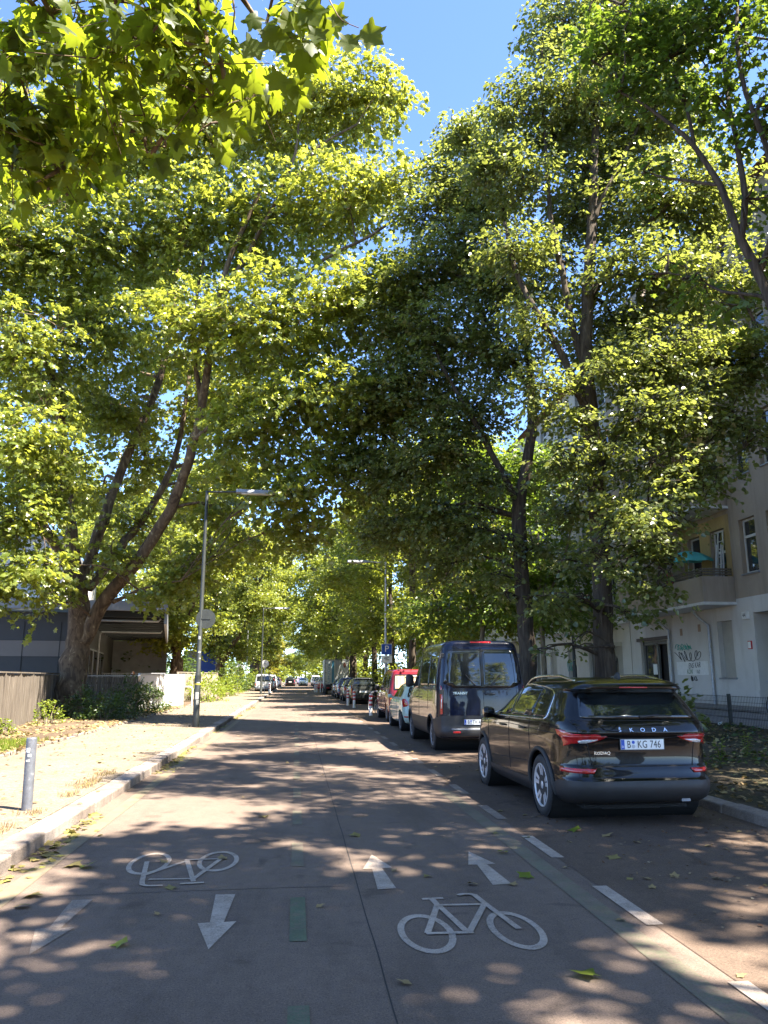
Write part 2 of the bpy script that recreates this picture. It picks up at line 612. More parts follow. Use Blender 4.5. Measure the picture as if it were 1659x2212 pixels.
# left pavement with kerb stones
pv = MB()
pv.box(-5.62, -2.75, -40, 420, -0.02, 0.12)
struct(pv.build('pavement', M['pave']), 'sandy pale pavement between the planting bed and the road', 'pavement')
kb = MB()
y = -12.0
while y < 260:
    L = 0.98 if y < 110 else 3.0
    dz = random.uniform(-0.010, 0.010)
    dx = random.uniform(-0.012, 0.012)
    kb.box(-2.748, -2.46 + dx, y, y + L - 0.022, -0.02, 0.124 + dz)
    y += L
struct(kb.build('kerb', M['granite'], bevel=0.018), 'row of pale granite kerb stones along the sandy pavement', 'kerb')
bed = MB()
nx, ny = 14, 60
xs = np.concatenate([np.linspace(-5.64, -9.0, nx), [-14, -30]])
ys = np.linspace(-20, 130, ny)
vv = [(x, yy, 0.125 + (0.06 * math.sin(x * 2.1 + yy) * math.sin(yy * 0.7 + x) + 0.05 if -5.7 > x else 0)) for x in xs for yy in ys]
ff = [(i * ny + j, i * ny + j + 1, (i + 1) * ny + j + 1, (i + 1) * ny + j) for i in range(len(xs) - 1) for j in range(ny - 1)]
bed.add(vv, ff, True)
struct(bed.build('planting_bed', M['soil']), 'brown leaf strewn soil bed between the pavement and the wooden fence', 'planting bed')
ed = MB()
y = 10.0
while y < 44:
    L = random.uniform(0.22, 0.3)
    ed.box(-5.72 + random.uniform(-.02, .02), -5.63, y, y + L, 0.0, 0.165 + random.uniform(-0.02, 0.035))
    y += L + 0.012
struct(ed.build('edging', M['granite'], bevel=0.01), 'low uneven stone edging of the planting bed', 'edging')

# right side: kerb, sloping verge, pavement in front of the houses
kb = MB()
y = 8.55
while y < 260:
    L = 1.0 if y < 110 else 3.0
    kb.box(5.26, 5.52, y, y + L - 0.012, -0.02, 0.11 + random.uniform(-0.008, 0.008))
    y += L
x = 5.55
while x < 8.6:
    kb.box(x, x + 0.98, 8.55, 8.79, -0.02, 0.115 + (x - 5.5) * 0.05)
    x += 1.0
struct(kb.build('kerb', M['granite'], bevel=0.02), 'grey kerb stones ending in a corner beside the black car', 'kerb')


def zr(x, yy=20.0):
    """Height of the sloping ground right of the road."""
    if x < 5.4:
        return 0.0
    if yy < 8.6:
        return 0.004 + (0.0 if x < 6.5 else 0.05 * (x - 6.5))
    z = np.interp(x, [5.4, 5.55, 10.6, 15.5, 60], [0.10, 0.10, 0.46, 0.67, 0.7])
    return float(z)


vg = MB()
xs = [5.5, 5.7, 6, 6.4, 6.8, 7.2, 7.6, 8, 8.5, 9, 9.5, 10, 10.5, 10.8]
ys = list(np.arange(8.78, 40, 0.45)) + list(np.linspace(41, 260, 60))
vv = [(x, yy, zr(x) + (0.02 * math.sin(x * 3.1 + yy * 1.7) + 0.02 * math.sin(yy * 2.3 - x * 2)) * (1 if x > 5.75 else 0)) for x in xs for yy in ys]
n = len(ys)
ff = [(i * n + j, (i + 1) * n + j, (i + 1) * n + j + 1, i * n + j + 1) for i in range(len(xs) - 1) for j in range(n - 1)]
vg.add(vv, ff, True)
struct(vg.build('verge', M['verge']), 'shaded earth verge with weeds rising beyond the parked cars', 'verge')
ap = MB()
ap.add([(5.26, -30, 0.006), (6.5, -30, 0.006), (16, -30, 0.45), (16, 8.54, 0.45), (6.5, 8.54, 0.006), (5.26, 8.54, 0.006)], [(0, 1, 4, 5), (1, 2, 3, 4)])
struct(ap.build('forecourt', M['lane']), 'littered dirt strip beside the road where the kerb ends', 'ground')
sp = MB()
x0, x1 = 10.8, 15.48
for (a, b, m_) in ((10.8, 12.1, 0), (12.1, 13.9, 1), (13.9, 15.48, 0)):
    yy = 8.8
    if m_:
        while yy < 60:
            sp.box(a + 0.01, b - 0.01, yy, yy + 0.98, 0.2, zr((a + b) / 2) + 0.012)
            yy += 1.0
    else:
        sp.add([(a, 8.8, zr(a)), (b, 8.8, zr(b)), (b, 260, zr(b)), (a, 260, zr(a))], [(0, 1, 2, 3)])
struct(sp.build('pavement', M['slab']), 'grey stone slab pavement running along the apartment house', 'pavement')

# seams in the asphalt
sm = MB()
pts = [(0.53 + 0.0015 * math.sin(k * 1.3) + random.uniform(-.002, .002), k * 0.35 - 2) for k in range(0, 130)]
sm.ribbon(pts, 0.009, 0.0015)
pts = [(-1.85 + 0.12 * k, 6.64 + 0.05 * min(1, k / 12) + random.uniform(-.006, .006)) for k in range(0, 20)]
sm.ribbon(pts, 0.008, 0.0020)
struct(sm.build('asphalt_seam', M['seam']), 'thin dark crack lines in the asphalt', 'road seam')

# painted markings
ZM = 0.0045


def paint(name, polys, material, label, cat, z=ZM):
    mb = MB()
    for p in polys:
        mb.add([(q[0], q[1], z) for q in p], [tuple(range(len(p)))])
    return struct(mb.build(name, material), label, cat)


ARW = {
    'painted arrow pointing at the viewer, in the middle of the road': ([(-0.58, 6.54), (-0.43, 6.53), (-0.455, 5.84), (-0.37, 5.85), (-0.5, 5.3), (-0.63, 5.83), (-0.55, 5.84)], 'white_mark'),
    'worn faint arrow pointing at the viewer, close to the pavement kerb': ([(-1.64, 6.51), (-1.49, 6.51), (-1.53, 5.83), (-1.44, 5.84), (-1.57, 5.32), (-1.69, 5.82), (-1.61, 5.85)], 'faint_mark'),
    'painted arrow pointing down the street beside the long asphalt seam': ([(0.75, 7.77), (0.88, 7.25), (0.79, 7.23), (0.83, 6.57), (0.68, 6.55), (0.70, 7.22), (0.62, 7.22)], 'white_mark'),
    'painted arrow pointing down the street toward the parked black car': ([(1.69, 7.8), (1.82, 7.28), (1.74, 7.27), (1.78, 6.6), (1.62, 6.58), (1.65, 7.27), (1.57, 7.27)], 'white_mark'),
}
for lab, (poly, mk) in ARW.items():
    paint('arrow_marking', [poly], M[mk], lab, 'road marking')


def ring(mb, c, rx, ry, w, z):
    n = 44
    o = [(c[0] + (rx) * math.cos(2 * math.pi * k / n), c[1] + ry * math.sin(2 * math.pi * k / n), z) for k in range(n)]
    i = [(c[0] + (rx - w) * math.cos(2 * math.pi * k / n), c[1] + (ry - w * 1.7) * math.sin(2 * math.pi * k / n), z) for k in range(n)]
    mb.add(o + i, [(k, (k + 1) % n, n + (k + 1) % n, n + k) for k in range(n)])


def bike_mark(lines, wheels, label, w=0.045):
    mb = MB()
    z = ZM
    for c, rx, ry in wheels:
        ring(mb, c, rx, ry, w, z)
        z += 0.0006
    for l in lines:
        mb.ribbon(l, w, z)
        z += 0.0006
    struct(mb.build('bicycle_marking', M['white_mark']), label, 'road marking')


bike_mark([[(0.985, 6.24), (1.15, 6.25)], [(1.06, 6.24), (1.075, 6.06)], [(1.06, 6.07), (1.44, 6.05)], [(1.075, 6.08), (0.895, 5.45)],
           [(0.885, 5.44), (1.20, 5.43)], [(1.075, 6.08), (1.155, 5.46)], [(1.17, 5.43), (1.43, 6.07)], [(1.40, 6.30), (1.43, 6.05), (1.515, 5.46)],
           [(1.275, 6.30), (1.325, 6.325), (1.375, 6.32), (1.41, 6.27)]],
          [((0.89, 5.47), 0.185, 0.40), ((1.495, 5.47), 0.175, 0.40)], 'painted white bicycle upright for riders heading down the street')
bike_mark([[(-1.25, 7.2), (-0.94, 7.73)], [(-0.96, 7.74), (-0.80, 6.95)], [(-1.18, 7.06), (-0.80, 7.04)], [(-0.82, 7.0), (-0.65, 7.75)], [(-0.98, 7.73), (-0.63, 7.74)],
           [(-1.31, 7.70), (-1.22, 7.0), (-1.2, 6.89), (-1.16, 6.85), (-1.03, 6.84)], [(-0.90, 6.88), (-0.71, 6.90)]],
          [((-1.28, 7.65), 0.185, 0.42), ((-0.67, 7.67), 0.185, 0.40)], 'painted white bicycle upside down for riders coming toward the viewer', 0.042)

y = 3.45
dsh, gr = [], []
while y < 130:
    dsh.append([(2.40, y), (2.52, y), (2.52, y + 1.0), (2.40, y + 1.0)])
    y += 2.0
for k, d in enumerate(dsh[:7]):
    paint('lane_dash', [d], M['white_mark'] if k < 3 else M['faint_mark'],
          ['white dash cut off by the bottom corner of the view', 'second white dash along the parking strip', 'third white dash along the parking strip', 'worn dash just short of the black car', 'worn dash beside the black car wheel', 'worn dash between the black car and the blue van', 'worn dash level with the blue van tail'][k], 'road marking', 0.0070)
paint('lane_dash', dsh[7:], M['faint_mark'], 'row of faint far dashes along the parked cars', 'road marking', 0.0070)
y = 3.4
while y < 60:
    gr.append([(-0.005, y), (0.105, y), (0.105, y + 1.0), (-0.005, y + 1.0)])
    y += 1.99
paint('green_dash', gr[:2], M['green_mark'], 'two nearest green painted dashes in the middle of the road', 'road marking')
paint('green_dash', gr[2:], M['green_faint'], 'fading green dashes running along the middle of the road', 'road marking')
paint('green_line', [[(2.13, -5), (2.30, -5), (2.30, 12), (2.13, 12)]], M['green_faint'], 'worn wide green line along the parking strip', 'road marking')
paint('green_line', [[(-2.26, -5), (-2.10, -5), (-2.10, 75), (-2.26, 75)]], M['yellow_faint'], 'faded yellowish green line along the pale kerb', 'road marking')
# ------------------------------------------------------------------ vehicles
def pchip(xs, ys, x):
    xs, ys, x = np.asarray(xs, float), np.asarray(ys, float), np.asarray(x, float)
    h = np.diff(xs)
    d = np.diff(ys) / h
    m = np.zeros(len(xs))
    for i in range(1, len(xs) - 1):
        if d[i - 1] * d[i] > 0:
            w1, w2 = 2 * h[i] + h[i - 1], h[i] + 2 * h[i - 1]
            m[i] = (w1 + w2) / (w1 / d[i - 1] + w2 / d[i])
    m[0], m[-1] = d[0], d[-1]
    k = np.clip(np.searchsorted(xs, x) - 1, 0, len(h) - 1)
    t = (x - xs[k]) / h[k]
    return (ys[k] * (1 + 2 * t) * (1 - t) ** 2 + m[k] * h[k] * t * (1 - t) ** 2 + ys[k + 1] * t * t * (3 - 2 * t) + m[k + 1] * h[k] * t * t * (t - 1))


def outline(yr, yf, hw, nr, nf, N):
    """Plan outline of one height: N points from the rear centre round both sides (closed)."""
    ym, hl = (yr + yf) / 2, (yf - yr) / 2
    t = np.linspace(0, 1, 900)
    th = -math.pi / 2 + t * math.pi                      # rear centre -> right side -> front centre
    c, s = np.cos(th), np.sin(th)
    n = np.where(s < 0, nr, nf)
    px = hw * np.abs(c) ** (2 / n)
    py = ym + hl * np.sign(s) * np.abs(s) ** (2 / n)
    # finer near the ends: resample by stretched arc length
    seg = np.hypot(np.diff(px) * 1.6, np.diff(py))
    acc = np.concatenate([[0], np.cumsum(seg)])
    q = np.linspace(0, acc[-1], N // 2 + 1)
    hx, hy = np.interp(q, acc, px), np.interp(q, acc, py)
    hx[0] = hx[-1] = 0
    X = np.concatenate([hx, -hx[-2:0:-1]])
    Y = np.concatenate([hy, hy[-2:0:-1]])
    return X, Y


class Shape:
    def __init__(self, prof, nr=8, nf=5, N=96):
        p = np.array(prof, float)
        self.z, self.p, self.nr, self.nf, self.N = p[:, 0], p, nr, nf, N

    def at(self, z, grow=0.0):
        yr, yf, hw = (pchip(self.z, self.p[:, k], [z])[0] for k in (1, 2, 3))
        return outline(yr - grow, yf + grow, hw + grow, self.nr, self.nf, self.N)

    def loft(self, zs, grow=0.0, ztop=None, z0=None, cap=True):
        vs, N = [], self.N
        if ztop is None:
            for z in zs:
                X, Y = self.at(z, grow)
                vs += [(X[k], Y[k], z) for k in range(N)]
            rows = len(zs)
        else:
            rows = 9
            X0, Y0 = self.at(0.5, grow)
            tops = [ztop(y) for y in Y0]
            grid = {}
            for i in range(rows):
                for k in range(N):
                    z = z0 + (tops[k] - z0) * i / (rows - 1)
                    key = round(z, 3)
                    if key not in grid:
                        grid[key] = self.at(z, grow)
                    vs.append((grid[key][0][k], grid[key][1][k], z))
        fs = [(i * N + k, i * N + (k + 1) % N, (i + 1) * N + (k + 1) % N, (i + 1) * N + k) for i in range(rows - 1) for k in range(N)]
        if cap:
            fs += [tuple(range(N - 1, -1, -1)), tuple((rows - 1) * N + k for k in range(N))]
        return vs, fs


def corner_lamp(mb, S, rows, s, off=0.010, M_=14, back=-0.006):
    """A lamp wrapped round a rear corner; rows are (z, inner x on the rear face, y where it ends on the side)."""
    zs = [r[0] for r in rows]
    zz = np.linspace(zs[0], zs[-1], max(4, int((zs[-1] - zs[0]) / 0.03)))

    def grid(grow):
        G = []
        for z in zz:
            xi, ye = np.interp(z, zs, [r[1] for r in rows]), np.interp(z, zs, [r[2] for r in rows])
            X, Y = S.at(z, grow)
            h = S.N // 2 + 1
            X, Y = X[:h], Y[:h]
            acc = np.concatenate([[0], np.cumsum(np.hypot(np.diff(X), np.diff(Y)))])
            k = int(np.argmax(X))
            a = np.interp(xi, X[:k + 1], acc[:k + 1])
            b = np.interp(max(ye, Y[0] + 0.01), Y, acc)
            q = np.linspace(a, max(b, a + 0.01), M_)
            G.append([(s * x, y, z) for x, y in zip(np.interp(q, acc, X), np.interp(q, acc, Y))])
        return G
    A_, B_ = grid(off), grid(back)
    n = len(zz)
    vs = [p for r in A_ for p in r] + [p for r in B_ for p in r]
    fs = [(i * M_ + j, i * M_ + j + 1, (i + 1) * M_ + j + 1, (i + 1) * M_ + j) for i in range(n - 1) for j in range(M_ - 1)]
    o = n * M_
    for j in range(M_ - 1):
        fs += [(j + 1, j, o + j, o + j + 1), ((n - 1) * M_ + j, (n - 1) * M_ + j + 1, o + (n - 1) * M_ + j + 1, o + (n - 1) * M_ + j)]
    for i in range(n - 1):
        fs += [(i * M_, (i + 1) * M_, o + (i + 1) * M_, o + i * M_), ((i + 1) * M_ + M_ - 1, i * M_ + M_ - 1, o + i * M_ + M_ - 1, o + (i + 1) * M_ + M_ - 1)]
    if s < 0:
        fs = [tuple(reversed(f)) for f in fs]
    mb.add(vs, fs, True)


def tidy(me):
    bm = bmesh.new()
    bm.from_mesh(me)
    bmesh.ops.remove_doubles(bm, verts=bm.verts, dist=1e-5)
    bmesh.ops.recalc_face_normals(bm, faces=bm.faces)
    bm.to_mesh(me)
    bm.free()


def bool_cut(o, cutters):
    """Cut solids out of a mesh object (wheel arches)."""
    for cb in cutters:
        c = cb.build('cutter', None, o.parent)
        tidy(c.data)
        m = o.modifiers.new('cut', 'BOOLEAN')
        m.operation = 'DIFFERENCE'
        m.solver = 'EXACT'
        m.object = c
    tidy(o.data)
    dg = bpy.context.evaluated_depsgraph_get()
    dg.update()
    me = bpy.data.meshes.new_from_object(o.evaluated_get(dg))
    old = o.data
    for m in list(o.modifiers):
        c = m.object
        o.modifiers.remove(m)
        bpy.data.objects.remove(c)
    o.data = me
    me.name = o.name
    bpy.data.meshes.remove(old)


def roundpoly(poly, r, n=4):
    out = []
    m = len(poly)
    for i in range(m):
        p, a, b = Vector(poly[i]), Vector(poly[i - 1]), Vector(poly[(i + 1) % m])
        da, db = (a - p), (b - p)
        k = min(r, da.length * 0.45, db.length * 0.45)
        s, e = p + da.normalized() * k, p + db.normalized() * k
        for j in range(n + 1):
            t = j / n
            out.append(tuple((1 - t) ** 2 * s + 2 * t * (1 - t) * p + t * t * e))
    return out


class Skin:
    """Lays panels, strips and lettering onto a body surface by casting onto it."""

    def __init__(self, vs, fs, L):
        self.b = BVHTree.FromPolygons([Vector(v) for v in vs], fs)
        self.L = L

    def hit(self, u, v, view, s=1):
        if view == 'side':
            o, d = Vector((s * 4, u, v)), Vector((-s, 0, 0))
        elif view == 'rear':
            o, d = Vector((u, -4, v)), Vector((0, 1, 0))
        elif view == 'front':
            o, d = Vector((u, self.L + 4, v)), Vector((0, -1, 0))
        else:
            o, d = Vector((u, v, 8)), Vector((0, 0, -1))
        p, n, _, _ = self.b.ray_cast(o, d)
        return (p, -d, n) if p is not None else (None, -d, None)

    def panel(self, mb, poly, view, s=1, off=0.005, step=0.07, skirt=0.014):
        pts = []
        m = len(poly)
        for i in range(m):
            a, b = Vector(poly[i]), Vector(poly[(i + 1) % m])
            k = max(1, int((b - a).length / step))
            pts += [a.lerp(b, j / k) for j in range(k)]
        nb = len(pts)
        xs, ys = [p.x for p in pts], [p.y for p in pts]
        inner = []
        u = min(xs) + step / 2
        while u < max(xs):
            v = min(ys) + step / 2
            while v < max(ys):
                inside = False
                j = nb - 1
                dmin = 9
                for i in range(nb):
                    if (ys[i] > v) != (ys[j] > v) and u < (xs[j] - xs[i]) * (v - ys[i]) / (ys[j] - ys[i]) + xs[i]:
                        inside = not inside
                    j = i
                    dmin = min(dmin, math.hypot(xs[i] - u, ys[i] - v))
                if inside and dmin > step * 0.4:
                    inner.append(Vector((u, v)))
                v += step
            u += step
        co, ed, fa, *_ = geometry.delaunay_2d_cdt(pts + inner, [(i, (i + 1) % nb) for i in range(nb)], [list(range(nb))], 1, 1e-6)
        W, out = [], None
        for c in co:
            p, out, n = self.hit(c.x, c.y, view, s)
            W.append(None if p is None else p + out * off)
        idx, vs = {}, []
        for i, w in enumerate(W):
            if w is not None:
                idx[i] = len(vs)
                vs.append(w)
        fs = []
        for f in fa:
            if all(i in idx for i in f):
                g = [idx[i] for i in f]
                n = (vs[g[1]] - vs[g[0]]).cross(vs[g[2]] - vs[g[0]])
                fs.append(tuple(g) if n.dot(out) > 0 else tuple(reversed(g)))
        # skirt along the open border
        cnt = {}
        for f in fs:
            for a, b in zip(f, f[1:] + f[:1]):
                k = (min(a, b), max(a, b))
                cnt[k] = None if k in cnt else (a, b)
        base = len(vs)
        low = {}
        for k, e in cnt.items():
            if e:
                for q in e:
                    if q not in low:
                        low[q] = len(vs)
                        vs.append(vs[q] - out * skirt)
        fs2 = [(e[1], e[0], low[e[0]], low[e[1]]) for e in cnt.values() if e]
        mb.add(vs, fs, True)
        b = len(mb.v) - len(vs)
        mb.f += [tuple(b + i for i in f) for f in fs2]
        mb.s += [False] * len(fs2)

    def strip(self, mb, path, view, r, s=1, closed=False, off=0.0, step=0.06, sides=5):
        pts = []
        pp = list(path) + ([path[0]] if closed else [])
        for a, b in zip(pp, pp[1:]):
            a, b = Vector(a), Vector(b)
            k = max(1, int((b - a).length / step))
            for j in range(k):
                p, out, n = self.hit(*a.lerp(b, j / k), view, s)
                if p is not None:
                    pts.append(p + out * off)
        p, out, n = self.hit(*pp[-1], view, s)
        if p is not None:
            pts.append(p + out * off)
        if len(pts) > 1:
            mb.tube(pts, r, sides)


WHEELS = {}


def wheel(parent, loc, r, w, side, style='alloy', spokes=5, rimk=0.70):
    """An Empty holding a tyre and a rim; the outer face looks along +x*side."""
    e = bpy.data.objects.new('wheel', None)
    e.empty_display_size = 0.1
    COL.objects.link(e)
    e.parent = parent
    e.location = loc
    e.rotation_euler = (0, 0, 0 if side > 0 else math.pi)
    key = (round(r, 3), round(w, 3), style, spokes)
    if key not in WHEELS:
        ri = r * rimk
        t = MB()
        h = w / 2
        prof = [(ri * 0.98, -h * 0.8), (ri * 1.04, -h * 0.95), (r * 0.86, -h * 1.02), (r * 0.955, -h * 0.9), (r, -h * 0.66)]
        for g in (-0.42, -0.02, 0.38):
            prof += [(r, h * (g - 0.07)), (r - 0.009, h * (g - 0.05)), (r - 0.009, h * (g + 0.05)), (r, h * (g + 0.07))]
        prof += [(r, h * 0.66), (r * 0.955, h * 0.9), (r * 0.86, h * 1.02), (ri * 1.04, h * 0.95), (ri * 0.98, h * 0.8)]
        t.lathe(prof, axis='x', seg=56)
        if style == 'alloy':
            # slanting tread blocks
            for k in range(60):
                a = 2 * math.pi * k / 60
                for sgn in (-1, 1):
                    a2 = a + 0.07
                    p = (sgn * h * 0.16, math.cos(a) * (r + .001), math.sin(a) * (r + .001))
                    q = (sgn * h * 0.78, math.cos(a2) * (r - .004), math.sin(a2) * (r - .004))
                    t.bar(p, q, 0.018, 0.012, (0, math.cos(a), math.sin(a)))
        ob = t.build('tyre', M['tyre'])
        rm = MB()
        rm.lathe([(ri * 0.99, h * 0.3), (ri * 1.02, h * 0.92), (ri * 0.985, h * 0.97), (ri * 0.93, h * 0.86), (ri * 0.90, h * 0.2)], axis='x', seg=48)
        if style == 'alloy':
            rm.lathe([(0.001, h * 0.84), (ri * 0.17, h * 0.82), (ri * 0.25, h * 0.68), (ri * 0.27, h * 0.3)], axis='x', seg=24, caps=False)
            for k in range(spokes):
                for da in (-0.16, 0.16):
                    a = 2 * math.pi * k / spokes + math.pi / 2
                    a1, a2 = a + da * 0.9, a + da * 1.25
                    p = (h * 0.62, math.cos(a1) * ri * 0.17, math.sin(a1) * ri * 0.17)
                    q = (h * 0.80, math.cos(a2) * ri * 0.94, math.sin(a2) * ri * 0.94)
                    rm.bar(p, q, ri * 0.17, h * 0.22, (1, 0, 0))
        else:
            rm.lathe([(0.0, h * 0.72), (ri * 0.25, h * 0.74), (ri * 0.5, h * 0.62), (ri * 0.92, h * 0.78)], axis='x', seg=32)
            for k in range(spokes * 2):
                a = math.pi * k / spokes
                p = (h * 0.66, math.cos(a) * ri * 0.3, math.sin(a) * ri * 0.3)
                q = (h * 0.80, math.cos(a) * ri * 0.86, math.sin(a) * ri * 0.86)
                rm.bar(p, q, ri * 0.12, h * 0.08, (1, 0, 0))
        ro = rm.build('rim', M['alloy'] if style == 'alloy' else M['steel_grey'])
        dk = MB()
        dk.lathe([(0.0, h * 0.12), (ri * 0.6, h * 0.14), (ri * 0.62, 0.0), (ri * 0.97, -h * 0.1)], axis='x', seg=32)
        do = dk.build('brake_disc', M['black_plastic'])
        WHEELS[key] = (ob.data, ro.data, do.data)
        for q in (ob, ro, do):
            bpy.data.objects.remove(q)
    for nm, me in zip(('tyre', 'rim', 'brake_disc'), WHEELS[key]):
        o = bpy.data.objects.new(nm, me)
        COL.objects.link(o)
        o.parent = e
    return e


def paint_mat(name, col, rough=0.25, flake=0.05, coat=1.0):
    m, t, b = nt(name)
    f = noise(t, 2.5, 4, coord=objco(t))
    dust = noise(t, 18, 6, 0.7, coord=objco(t))
    c = ramp(t, f, [(0.3, [k * 0.9 for k in col]), (0.7, [k * 1.1 for k in col])])
    c = mix(t, ramp(t, dust, [(0.58, 0.0), (0.85, 0.035)]), c, (0.25, 0.22, 0.18))
    t.links.new(c, b.inputs['Base Color'])
    b.inputs['Roughness'].default_value = rough
    b.inputs['Specular IOR Level'].default_value = 0.15
    b.inputs['Coat Weight'].default_value = coat
    b.inputs['Coat IOR'].default_value = 1.42
    b.inputs['Coat Roughness'].default_value = 0.02
    b.inputs['Metallic'].default_value = 0.0
    return m


M['car_black'] = paint_mat('car_black', (0.003, 0.003, 0.0032), coat=0.75)
M['car_navy'] = paint_mat('car_navy', (0.004, 0.0065, 0.020), coat=0.7)
M['car_mint'] = paint_mat('car_mint', (0.44, 0.53, 0.43), 0.35)
M['car_red'] = paint_mat('car_red', (0.17, 0.012, 0.022), 0.35)
M['car_dark'] = paint_mat('car_dark', (0.025, 0.027, 0.026))
M['car_blue'] = paint_mat('car_blue', (0.03, 0.05, 0.12))
M['car_grey'] = paint_mat('car_grey', (0.12, 0.125, 0.13))
M['car_silver'] = paint_mat('car_silver', (0.42, 0.43, 0.44))
M['car_white'] = paint_mat('car_white', (0.72, 0.72, 0.71), 0.35)
M['car_wine'] = paint_mat('car_wine', (0.20, 0.02, 0.03))
M['car_lilac'] = paint_mat('car_lilac', (0.42, 0.28, 0.52))
M['gloss_black'] = plain('gloss_black', (0.006, 0.006, 0.007), 0.08, vary=0.2)
M['curtain'] = plain('curtain', (0.55, 0.40, 0.24), 0.9, vary=0.3, scale=8)
M['seal_grey'] = plain('seal_grey', (0.45, 0.46, 0.48), 0.5, vary=0.1)


def number_plate(root, x, y, z, text=None, w=0.52, h=0.112, seal=True, rot=0.0, sgn=-1):
    """A white plate facing -Y (sgn -1) or +Y."""
    p = MB()
    p.box(-w / 2, w / 2, -0.006, 0.006, -h / 2, h / 2)
    po = p.build('number_plate', M['plate'], root, bevel=0.004)
    po.location = (x, y, z)
    po.rotation_euler = (rot, 0, 0 if sgn < 0 else math.pi)
    fr = MB()
    for a in (-1, 1):
        fr.box(-w / 2 - 0.008, w / 2 + 0.008, -0.004, 0.012, a * (h / 2 + 0.004) - 0.005, a * (h / 2 + 0.004) + 0.005)
        fr.box(a * (w / 2 + 0.004) - 0.004, a * (w / 2 + 0.004) + 0.004, -0.004, 0.012, -h / 2, h / 2)
    fr.build('plate_holder', M['black_plastic'], po)
    if text:
        b = MB()
        b.box(-w / 2 + 0.004, -w / 2 + 0.046, -0.0085, -0.005, -h / 2 + 0.004, h / 2 - 0.004)
        b.build('country_band', M['blue'], po)
        f = frame4((-w / 2 + 0.025, -0.0095, -h / 2 + 0.03), (1, 0, 0), (0, 0, 1))
        text_mesh('lettering', 'D', 0.035, M['plate'], po, f, 0.001)
        a, c = text
        f = frame4((-w / 2 + 0.098, -0.0075, -0.003), (1, 0, 0), (0, 0, 1))
        text_mesh('lettering', a, 0.115, M['ink'], po, f, 0.001, xs=0.72)
        f = frame4((w * 0.155, -0.0075, -0.003), (1, 0, 0), (0, 0, 1))
        text_mesh('lettering', c, 0.115, M['ink'], po, f, 0.001, xs=0.74, space=1.06)
        s1 = MB()
        s1.lathe([(0.018, 0), (0.018, 0.003)], (-0.108, -0.009, 0.024), 'y', 20)
        s1.build('seal', M['blue'], po)
        s2 = MB()
        s2.lathe([(0.021, 0), (0.021, 0.003)], (-0.108, -0.009, -0.022), 'y', 20)
        s2.build('seal', M['seal_grey'], po)
    return po


